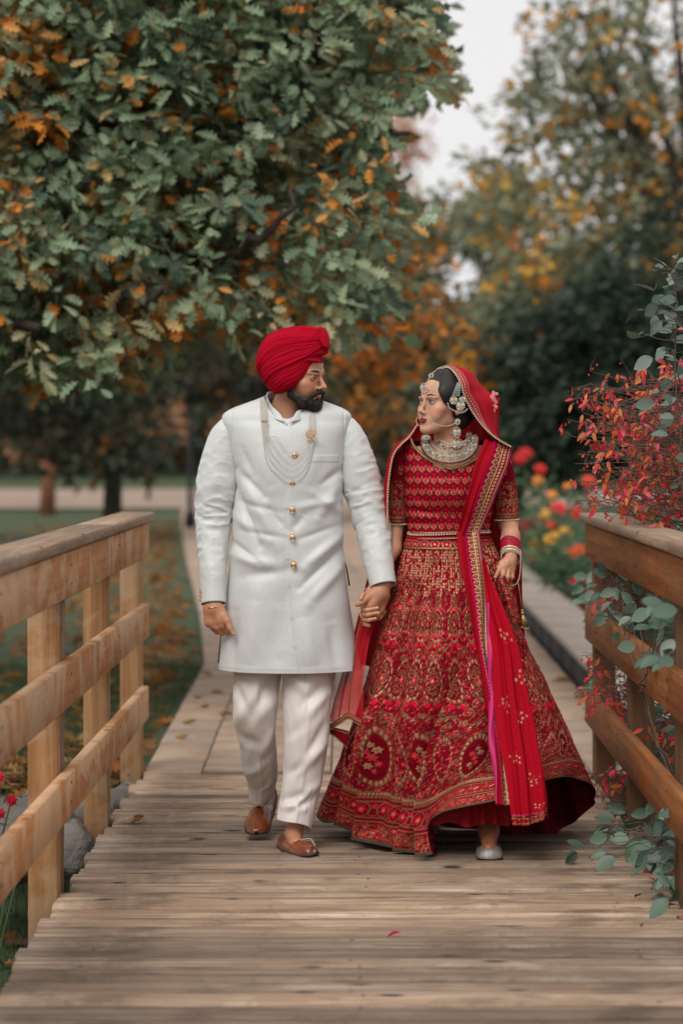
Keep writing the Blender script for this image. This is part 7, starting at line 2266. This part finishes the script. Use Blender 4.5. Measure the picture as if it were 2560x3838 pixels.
for a in [(1283, 1168, 17, 0.060, RED, 'large red flower in the middle of the bed, right of the veil'),
          (1207, 1042, 18, 0.055, RED, 'tall red double flower beside the shoulder of the bride', 'flowers in the bed', 60, [(-15, 12)]),
          (1241, 1077, 19, 0.05, RED, 'tall red flower against the dark evergreen shrub'),
          (1268, 1138, 19, 0.045, ORG, 'small orange flower above the large red one'),
          (1304, 1118, 20, 0.04, ORG, 'pale orange flower near the top of the bed foliage'),
          (1269, 1204, 17, 0.05, (0.85, 0.10, 0.015), 'red orange flower right below the large red one'),
          (1300, 1222, 17, 0.052, YEL, 'yellow flower at the right of three yellow ones'),
          (1276, 1236, 17, 0.05, YEL, 'yellow flower in the middle of three yellow ones', 'flowers in the bed', 60, [(-14, 4)]),
          (1237, 1250, 16.5, 0.06, YEL, 'yellow bloom cluster nearest the bangles of the bride', 'flowers in the bed', 60, [(6, 14), (-8, 18)]),
          (1301, 1262, 16.5, 0.035, YEL, 'lowest small yellow flower above the kerb'),
          (1212, 1205, 16.5, 0.06, DRD, 'dark red bushy flower behind the elbow of the bride', 'flowers in the bed', 90, [(-12, 10), (12, 14), (0, 24), (20, -6), (8, 40)]),
          (1352, 1106, 16, 0.05, (0.80, 0.06, 0.02), 'orange red flower just left of the red bush'),
          (1215, 1290, 15.5, 0.05, (0.85, 0.14, 0.03), 'low orange flower beside the hand holding the skirt', 'flowers in the bed', 50, [(10, 6), (-6, 20)]),
          (1265, 1330, 14.8, 0.05, RED, 'low red flower close behind the kerb edge', 'flowers in the bed', 50, [(20, 12), (-18, 4), (36, 2)]),
          (1236, 1105, 18, 0.045, ORG, 'orange flower in the tall foliage nearest the sleeve'),
          (1325, 1180, 16.5, 0.045, RED, 'red flower in foliage close above the railing end'),
          (1330, 1260, 15.5, 0.045, (0.85, 0.12, 0.02), 'orange red flower pair just above the railing vine', 'flowers in the bed', 40, [(-14, 10)]),
          (1250, 1180, 17.5, 0.04, YEL, 'small yellow flower between the dark red bush and large red flower'),
          (1330, 1335, 14, 0.05, RED, 'low red flower by the end of the brown railing', 'flowers in the bed', 50, [(10, 20)])]:
    flower_plant(*a)

def mass(name, label, cat, n, xr, yr, zr, size, pal, w, kind='slim', up=0.8):
    x = RNG.uniform(*xr, n); y = RNG.uniform(*yr, n)
    hgt = (zr[1] - zr[0]) * (0.55 + 0.45 * fbm(x * 1.4, y * 1.1, 0, 2)) * np.clip((x - xr[0]) / 0.6, 0.15, 1)
    z = zr[0] + RNG.random(n) ** 0.7 * hgt
    D = nrm(np.stack([RNG.normal(0, 1, n), RNG.normal(0, 1, n), RNG.uniform(-0.2, 0.7, n)], 1)); N = nrm(np.array([0, -0.5, up]) + RNG.normal(0, 0.45, (n, 3)))
    bag = Bag(); leaves_mesh(bag, kind, np.stack([x, y, z], 1), D, N, size * RNG.uniform(0.6, 1.3, n), pick(pal, w, n) * RNG.uniform(0.8, 1.2, (n, 1)))
    o = bag.build(name, M_LEAF, None, use_col=True); tag(o, label, cat, kind='stuff')
mass('bed_foliage', 'green leafy bedding plants filling the flower bed', 'plants', 12000, (1.95, 6.5), (12.2, 28), (0.10, 1.05), 0.15, [(0.12, 0.20, 0.12), (0.18, 0.27, 0.175), (0.07, 0.12, 0.07), (0.22, 0.31, 0.21)], [4, 3, 3, 1.5])
mass('bed_ground_cover', 'dark red low plants along the front of the bed', 'plants', 1700, (1.70, 2.6), (11.6, 24), (0.10, 0.34), 0.075, [(0.30, 0.02, 0.015), (0.42, 0.09, 0.02), (0.14, 0.10, 0.04), (0.06, 0.08, 0.035), (0.5, 0.012, 0.015)], [3, 2, 3, 3, 1.3])

# litter of oak leaves over the lawn
def litter():
    n = 2600
    y = 10.6 + 36 * RNG.random(n) ** 1.6
    x = path_left(y) - 0.10 - np.abs(RNG.normal(0, 1, n)) * (0.30 + 0.03 * y)
    far = RNG.random(n) < 0.22
    x = np.where(far, RNG.uniform(-9, -1.3, n), x)
    z = ground_h(x, y) + 0.022
    D = nrm(np.stack([RNG.normal(0, 1, n), RNG.normal(0, 1, n), RNG.normal(0, 0.25, n)], 1)); N = nrm(np.array([0, 0, 1]) + RNG.normal(0, 0.35, (n, 3)))
    bag = Bag(); leaves_mesh(bag, 'oak', np.stack([x, y, z], 1), D, N, 0.13 * RNG.uniform(0.6, 1.3, n), pick([(0.50, 0.19, 0.04), (0.36, 0.16, 0.06), (0.45, 0.28, 0.12), (0.20, 0.09, 0.04)], [3, 3, 2, 2], n))
    # beside and under the bridge
    n = 260; y = RNG.uniform(5.5, 10.3, n); x = np.where(RNG.random(n) < 0.6, RNG.uniform(-2.2, -1.05, n), RNG.uniform(1.05, 2.2, n))
    D = nrm(np.stack([RNG.normal(0, 1, n), RNG.normal(0, 1, n), RNG.normal(0, 0.3, n)], 1)); N = nrm(np.array([0, 0, 1]) + RNG.normal(0, 0.35, (n, 3)))
    leaves_mesh(bag, 'oak', np.stack([x, y, ground_h(x, y) + 0.03], 1), D, N, 0.10 * RNG.uniform(0.6, 1.2, n), pick([(0.40, 0.16, 0.05), (0.30, 0.14, 0.06), (0.16, 0.08, 0.04)], [3, 3, 2], n))
    o = bag.build('leaf_litter', M_LEAF, None, use_col=True); tag(o, 'brown and orange oak leaves scattered over the lawn', 'fallen leaves', kind='stuff')
litter()

def grass():
    n = 60000
    y = 7.2 + 9 * RNG.random(n) ** 1.2; side = RNG.random(n) < 0.8
    x = np.where(side, -1.08 - 2.6 * RNG.random(n) ** 1.3, 1.1 + 1.8 * RNG.random(n))
    x = np.where((x < 0) & (y > 10.6), np.minimum(x, path_left(y) - 0.03 - 0.1 * RNG.random(n)), x)
    keep = ~((x > 0) & (y > 10.8)) ; x, y = x[keep], y[keep]; n = len(x)
    z = ground_h(x, y); h = RNG.uniform(0.03, 0.085, n)
    a = RNG.uniform(0, 6.28, n); w = 0.0028
    lean = RNG.normal(0, 0.35, (n, 2)) * h[:, None]
    p0 = np.stack([x - np.cos(a) * w, y - np.sin(a) * w, z - 0.01], 1); p1 = np.stack([x + np.cos(a) * w, y + np.sin(a) * w, z - 0.01], 1)
    p2 = np.stack([x + lean[:, 0], y + lean[:, 1], z + h], 1)
    V = np.stack([p0, p1, p2], 1).reshape(-1, 3)
    c = np.repeat(pick([(0.065, 0.11, 0.045), (0.09, 0.14, 0.06), (0.05, 0.085, 0.038), (0.17, 0.15, 0.07)], [4, 3, 3, 1], n), 3, 0)
    o = obj('grass', V, np.arange(n * 3).reshape(-1, 3), M_LEAF, col=c); tag(o, 'short dark green grass beside the bridge and path', 'grass', kind='stuff')
grass()

# stones of the stream bank
def stone(c, r, label, seed):
    V, F = ball_geo((0, 0, 0), 1.0, 28, 18)
    n = fbm(V[:, 0] * 1.2 + seed, V[:, 1] * 1.2, V[:, 2] * 1.2 + seed, 3)
    V = V * (1 + 0.32 * n)[:, None] * np.array(r)
    V = np.round(V / 0.035) * 0.035 * 0.35 + V * 0.65
    t = obj('rock', V + np.array(c), F, M_ROCK, smooth=False); tag(t, label, 'rock', 'rocks of the stream bank')
for (xd, yd, Y, r, l) in [((60), 1905, 9.6, (0.20, 0.16, 0.13), 'wide flat grey rock left of the second railing post'), (150, 1960, 9.25, (0.13, 0.14, 0.12), 'rounded brown grey rock between the two near posts, lowest'), (205, 1880, 10.0, (0.12, 0.12, 0.11), 'small grey rock just behind the middle post'),
                        (-10, 1960, 9.2, (0.17, 0.15, 0.12), 'rock cut by the left frame edge under the roses'), (285, 1850, 10.4, (0.10, 0.10, 0.10), 'smallest rock by the end of the deck at left'), (110, 1850, 10.3, (0.13, 0.12, 0.09), 'pale rock at the lawn edge behind the others'), (1380, 1935, 9.75, (0.13, 0.13, 0.1), 'dark rock under the brown railing end')]:
    stone(P(xd, yd, Y), r, l, xd * 0.1)

# red roses outside the pale railing
def roses():
    x, y, z = P(10, 1900, 8.0)
    t = thing('rose_bush', 'low rose bush with crimson blooms outside the pale railing', 'rose bush', (x, y, -0.5))
    for k, (xd, yd, Y, r) in enumerate([(24, 1838, 8.0, 0.024), (-6, 1785, 8.05, 0.026), (-2, 1868, 7.95, 0.022), (52, 1886, 8.1, 0.013), (40, 2010, 8.0, 0.010)]):
        c = np.array(P(xd, yd, Y))
        b = Bag(); bag_add(b, tube_geo([c, (c[0] - 0.05, c[1], c[2] - 0.2), (x - 0.08, y, -0.5)], 0.003, 5, False)); b.build('stem', M_LEAFY, t)
        blossom(t, c, r, (0.55, 0.004, 0.03), 4, 7, (0.3, -0.8, 0.4))
    n = 26; C = np.stack([x + RNG.uniform(-0.25, 0.0, n), y + RNG.normal(0, 0.1, n), RNG.uniform(-0.3, 0.30, n)], 1)
    leaf_objects(t, 'oval', C, nrm(RNG.normal(0, 1, (n, 3))), nrm(np.array([0, -0.5, 0.8]) + RNG.normal(0, 0.4, (n, 3))), np.full(n, 0.05), pick([(0.05, 0.10, 0.05)], [1], n), M_LEAF, 2)
roses()

# burning bush at the right
def bush():
    base = np.array([2.1, 9.4, -0.1])
    t = thing('burning_bush', 'burning bush of thin bare twigs with red leaves and berries over the brown railing', 'bush', tuple(base))
    polys = [([(1335, 1010), (1350, 850), (1375, 900), (1440, 880), (1500, 850), (1600, 800), (1640, 1190), (1385, 1185), (1340, 1110)], 300, 8.5, 9.7),
             ([(1310, 1535), (1370, 1500), (1440, 1540), (1475, 1600), (1440, 1650), (1350, 1610)], 44, 9.2, 9.9),
             ([(1470, 1690), (1580, 1650), (1590, 1800), (1500, 1790)], 46, 8.5, 9.0), ([(1365, 1770), (1440, 1760), (1450, 1850), (1385, 1860)], 36, 9.4, 9.9), ([(1360, 1300), (1420, 1310), (1440, 1400), (1370, 1420)], 16, 9.4, 9.9)]
    tw = Bag(); LC, LD, BC = [], [], []
    fixed = [((1349, 850), 8.9), ((1342, 1010), 8.9), ((1326, 1045), 8.9), ((1342, 1062), 9.0), ((1438, 880), 8.9), ((1322, 1150), 9.0), ((1330, 1080), 8.8), ((1380, 1105), 9.1)]
    tips = [P(a[0], a[1], Y) for a, Y in fixed]
    for poly, n, y0, y1 in polys:
        pa = np.array(poly); k = 0
        while k < n:
            x = RNG.uniform(pa[:, 0].min(), pa[:, 0].max()); y = RNG.uniform(pa[:, 1].min(), pa[:, 1].max())
            if in_poly(np.array([x]), np.array([y]), poly)[0]: tips.append(P(x, y, RNG.uniform(y0, y1))); k += 1
    for i, tip in enumerate(tips):
        tip = np.array(tip)
        st = np.array([min(tip[0] + RNG.uniform(0.35, 0.8), 2.3), tip[1] + RNG.uniform(-0.1, 0.3), tip[2] - RNG.uniform(0.0, 0.35)])
        mid = (st + tip) / 2 + np.array([0, 0, RNG.uniform(0, 0.09)]) + RNG.normal(0, 0.02, 3)
        p = cr([st, mid, tip], np.linspace(0, 1, 9)) + RNG.normal(0, 0.004, (9, 3))
        bag_add(tw, tube_geo(p, np.linspace(0.0034, 0.0010, 9), 4, False))
        if i % 6 == 0:
            q = cr([base + RNG.normal(0, 0.1, 3) * (1, 1, 0), (base + st) / 2 + (0.1, 0, 0.1), st], np.linspace(0, 1, 8)); bag_add(tw, tube_geo(q, np.linspace(0.012, 0.004, 8), 5, False))
        for j in range(RNG.integers(3, 6)):
            s = p[RNG.integers(2, 9)]; e = s + nrm(RNG.normal(0, 1, 3) + (-0.5, 0, 0.3)) * RNG.uniform(0.04, 0.12)
            bag_add(tw, tube_geo([s, (s + e) / 2 + RNG.normal(0, 0.005, 3), e], [0.0016, 0.0013, 0.0008], 4, False))
            if RNG.random() < 0.58:
                for m in range(RNG.integers(1, 4)):
                    LC.append(e + RNG.normal(0, 0.008, 3)); LD.append(nrm(RNG.normal(0, 0.5, 3) + (-0.3, -0.2, -0.7)))
            for m in range(RNG.integers(1, 4)):
                b0 = s + (e - s) * RNG.random(); b1 = b0 + (RNG.normal(0, 0.006), RNG.normal(0, 0.006), -RNG.uniform(0.008, 0.022))
                BC.append(b1)
    o = tw.build('twig', M_TWIG, t, smooth=False); tag(o, kind='stuff')
    LC, LD = np.array(LC), np.array(LD); n = len(LC)
    colr = pick([(0.88, 0.05, 0.10), (0.92, 0.17, 0.24), (0.90, 0.22, 0.07), (0.70, 0.03, 0.05), (0.75, 0.30, 0.10)], [3, 3.5, 5, 1.5, 2.5], n)
    S = RNG.uniform(0.025, 0.050, n); N = nrm(np.array([0, -0.7, 0.5]) + RNG.normal(0, 0.45, (n, 3)))
    own = RNG.permutation(n)[:290]; rest = np.ones(n, bool); rest[own] = False
    leaf_objects(t, 'slim', LC[own], LD[own], N[own], S[own], colr[own], M_LEAF, 10)
    if rest.any():
        bag = Bag(); leaves_mesh(bag, 'slim', LC[rest], LD[rest], N[rest], S[rest], colr[rest]); o = bag.build('leaf_mass', M_LEAF, t, use_col=True); tag(o, kind='stuff')
    b = Bag()
    for c in BC: bag_add(b, ball_geo(c, RNG.uniform(0.0038, 0.0056), 6, 4))
    o = b.build('berries', simple('red_berry', (0.62, 0.008, 0.010), rough=0.25, vary=0.2), t); tag(o, kind='stuff')
bush()

def vine():
    t = thing('climbing_vine', 'green vine with large oval leaves climbing through and over the brown railing', 'vine', (1.25, 8.2, -0.3))
    spots = []
    def clump(poly, n, X0, X1, s0, s1, pal, wgt, on_deck=False):
        pa = np.array(poly); k = 0
        while k < n:
            x = RNG.uniform(pa[:, 0].min(), pa[:, 0].max()); y = RNG.uniform(pa[:, 1].min(), pa[:, 1].max())
            if not in_poly(np.array([x]), np.array([y]), poly)[0]: continue
            if on_deck:
                z = RNG.uniform(0.03, 0.16); Y = FD * (CAM_Z - z) / (y - 1020)
            else: Y = FD * RNG.uniform(X0, X1) / (x - 839)
            spots.append((P(x, y, Y), RNG.uniform(s0, s1), pick(pal, wgt, 1)[0])); k += 1
    SG = [(0.15, 0.19, 0.155), (0.10, 0.15, 0.105), (0.22, 0.26, 0.225), (0.065, 0.10, 0.07)]
    for x, y, s in [(1500, 625, .085), (1502, 668, .10), (1478, 712, .10), (1512, 700, .09), (1535, 655, .07), (1530, 610, .08), (1555, 640, .08), (1555, 690, .08), (1520, 735, .08), (1545, 760, .085), (1470, 775, .08), (1560, 740, .08), (1500, 822, .10), (1525, 805, .07), (1550, 820, .07),
                    (1538, 870, .07), (1505, 925, .09), (1520, 905, .08), (1555, 915, .07), (1550, 960, .09), (1535, 1000, .075), (1560, 1040, .08), (1545, 560+60, .07), (1565, 600, .08), (1575, 660, .09), (1580, 720, .09), (1580, 860, .09), (1590, 930, .09), (1560, 1100, .07), (1590, 780, .09)]:
        spots.append((P(x, y, RNG.uniform(8.1, 8.6)), s, pick(SG, [3, 2, 2, 2], 1)[0]))
        spots[-1] = (spots[-1][0], s * 0.82, spots[-1][2])
        spots.append((P(x + RNG.uniform(-8, 30), y + RNG.uniform(-25, 25), RNG.uniform(8.2, 8.7)), s * 0.62, pick(SG, [2, 3, 1, 3], 1)[0]))
    G_ = [(0.10, 0.165, 0.115), (0.15, 0.22, 0.16), (0.06, 0.10, 0.07), (0.19, 0.25, 0.19)]
    clump([(1325, 1330), (1370, 1300), (1410, 1320), (1425, 1400), (1405, 1445), (1345, 1400)], 32, 0.90, 1.10, 0.055, 0.09, G_, [4, 3, 3, 0.5])
    clump([(1425, 1400), (1470, 1365), (1558, 1385), (1562, 1520), (1500, 1530), (1460, 1550), (1430, 1480)], 72, 0.88, 1.15, 0.05, 0.085, G_, [4, 3, 2, 1])
    clump([(1365, 1540), (1440, 1600), (1400, 1640), (1345, 1590)], 14, 1.0, 1.15, 0.04, 0.06, G_, [4, 3, 3, 1])
    clump([(1500, 1620), (1560, 1610), (1560, 1850), (1510, 1760)], 26, 1.1, 1.25, 0.04, 0.07, G_, [3, 1, 4, 0.5])
    clump([(1340, 1640), (1400, 1640), (1440, 1760), (1370, 1780)], 18, 1.1, 1.25, 0.05, 0.07, G_, [3, 2, 4, 0.5])
    clump([(1380, 1900), (1430, 1850), (1500, 1860), (1568, 1900), (1568, 2050), (1540, 2075), (1480, 1995), (1400, 1985)], 62, 0, 0, 0.045, 0.085, G_, [4, 3, 3, 1], True)
    clump([(1440, 1850), (1568, 1830), (1568, 1960), (1500, 1960)], 44, 0.98, 1.2, 0.05, 0.09, G_, [3, 2, 4, 0.5])
    clump([(1310, 1955), (1350, 1940), (1352, 1965)], 3, 0, 0, 0.05, 0.07, [(0.035, 0.05, 0.035)], [1], True)
    C = np.array([s[0] for s in spots]); S = np.array([s[1] for s in spots]); K = np.array([s[2] for s in spots]); n = len(C)
    D = nrm(RNG.normal(0, 0.6, (n, 3)) + np.array([-0.9, -0.15, -0.15])); N = nrm(np.array([0.0, -0.75, 0.6]) + RNG.normal(0, 0.4, (n, 3)))
    leaf_objects(t, 'oval', C, D, N, S, K, m_leaf('vine_leaf', 0.4, 0.1, 0.15), 14)
    main = [[(1.3, 8.2, -0.4), (1.3, 8.3, 0.6), (1.12, 8.35, 1.2), (1.08, 8.35, 1.7), (1.06, 8.3, 2.05)], [(1.3, 8.2, -0.4), (1.05, 8.2, 0.3), (0.93, 8.6, 0.75), (0.97, 9.2, 0.93), (0.95, 10.1, 0.98)],
            [(1.3, 8.2, -0.3), (1.1, 8.0, 0.1), (0.95, 8.4, 0.10), (0.85, 8.7, 0.06)], [(1.3, 8.2, 0.3), (1.15, 9.2, 0.2), (1.1, 10.2, 0.4)], [(1.05, 8.2, 0.3), (0.93, 8.1, 0.6), (0.93, 7.9, 0.72)]]
    for m in main:
        p = cr(m, np.linspace(0, 1, 20)) + RNG.normal(0, 0.006, (20, 3)); b = Bag(); bag_add(b, tube_geo(p, np.linspace(0.006, 0.002, 20), 5, False)); b.build('stem', M_TWIG, t)
    b = Bag()
    allp = np.concatenate([cr(m, np.linspace(0, 1, 40)) for m in main])
    for c in C:
        q = allp[np.argmin(np.linalg.norm(allp - c, axis=1))]
        if np.linalg.norm(q - c) < 0.45: bag_add(b, tube_geo(cr([q, (q + c) / 2 + RNG.normal(0, 0.02, 3), c], np.linspace(0, 1, 6)), [0.002, 0.0018, 0.0016, 0.0014, 0.0012, 0.001], 4, False))
    o = b.build('leaf_stalks', M_TWIG, t, smooth=False); tag(o, kind='stuff')
vine()

# single leaves and petals lying about
def single(name, kind, xd, yd, s, colr, label, rot=None, z=0.006, curl=2.0, cat='fallen leaf', group=None):
    Y = FD * (CAM_Z - z) / (yd - 1020); c = P(xd, yd, Y)
    T, F = LT[kind]; T = T.copy(); T[:, 2] = T[:, 2] * curl + 0.10 * np.abs(T[:, 0]); T *= s
    o = link(name, mesh_np(name, T - T.mean(0) * (1, 1, 0), F, M_LEAF, smooth=True, col=np.tile(colr, (len(T), 1))), None, loc=Vector(c) + Vector((0, 0, 0.03 * s * 10 * 0.15 + 0.004)))
    o.rotation_euler = (random.uniform(-0.15, 0.15), random.uniform(-0.15, 0.15), rot if rot is not None else random.uniform(0, 6.28))
    tag(o, label, cat, group)
single('oak_leaf', 'oak', 300, 1888, 0.125, (0.62, 0.42, 0.27), 'pale curled oak leaf lying on the deck by the pale railing', R(65), curl=1.0)
single('oak_leaf', 'oval', 316, 1880, 0.055, (0.24, 0.07, 0.02), 'small dark brown leaf resting on the pale curled oak leaf', R(120), z=0.02)
single('petal', 'oval', 903, 2146, 0.042, (0.70, 0.08, 0.14), 'single pink petal on the near deck boards', R(80), cat='petal')
for x, y, s, c, l in [(1487, 2005, .035, (0.45, 0.03, 0.02), 'small red leaf on the deck beside the lower vine leaves'), (1498, 2020, .028, (0.70, 0.30, 0.25), 'tiny pale pink leaf on the deck at right'), (1516, 2041, .036, (0.42, 0.14, 0.06), 'orange brown leaf on the deck near the right post'),
                      (1465, 2058, .030, (0.20, 0.06, 0.03), 'small brown leaf on the deck, lowest of those at right'), (1542, 2080, .032, (0.12, 0.05, 0.03), 'dark leaf touching the foot of the right post'), (1562, 2108, .032, (0.7, 0.08, 0.14), 'pink petal at the right frame edge on the deck'),
                      (1172, 2050, .020, (0.35, 0.13, 0.06), 'tiny brown leaf on the deck in front of the silver shoe'), (1420, 1868, .04, (0.55, 0.25, 0.18), 'pale leaf on the deck behind the skirt hem at right'), (1440, 1880, .035, (0.5, 0.09, 0.05), 'red leaf on the deck behind the skirt hem at right'), (1405, 1885, .03, (0.42, 0.2, 0.12), 'brown leaf on the deck near the skirt hem at right'),
                      (1472, 2125, .03, (0.22, 0.12, 0.07), 'faint brown leaf low on the deck at right')]:
    single('petal' if 'petal' in l else 'leaf', 'oval', x, y, s, c, l, cat='petal' if 'petal' in l else 'fallen leaf')
for x, y, l in [(478, 1548, 'dry orange oak leaf on the paving edge beside the trouser pocket height'), (500, 1590, 'dry oak leaf on the joint of two slabs left of the trousers'), (468, 1622, 'dry oak leaf just inside the left path edge'), (415, 1695, 'dry oak leaf nearest the end of the pale railing'),
                (430, 1660, 'dry oak leaf touching the lawn left of the path'), (455, 1602, 'dry oak leaf half on the lawn edge'), (520, 1640, 'single dry oak leaf close left of the trouser knee'), (560, 1560, 'dry oak leaf partly hidden behind the trouser leg'), (610, 1600, 'dry oak leaf hidden behind the trousers'),
                (1290, 1560, 'dry oak leaf on the paving right of the skirt'), (1330, 1600, 'dry oak leaf on the paving beside the brown railing'), (540, 1520, 'dry oak leaf farthest back, under the coat hem')]:
    single('oak_leaf', 'oak', x, y, random.uniform(0.08, 0.13), (0.55 * random.uniform(.7, 1), 0.24, 0.09), l.replace('beside the trouser pocket height', 'left of the coat hem'), cat='fallen leaf', group='dry oak leaves on the paving')
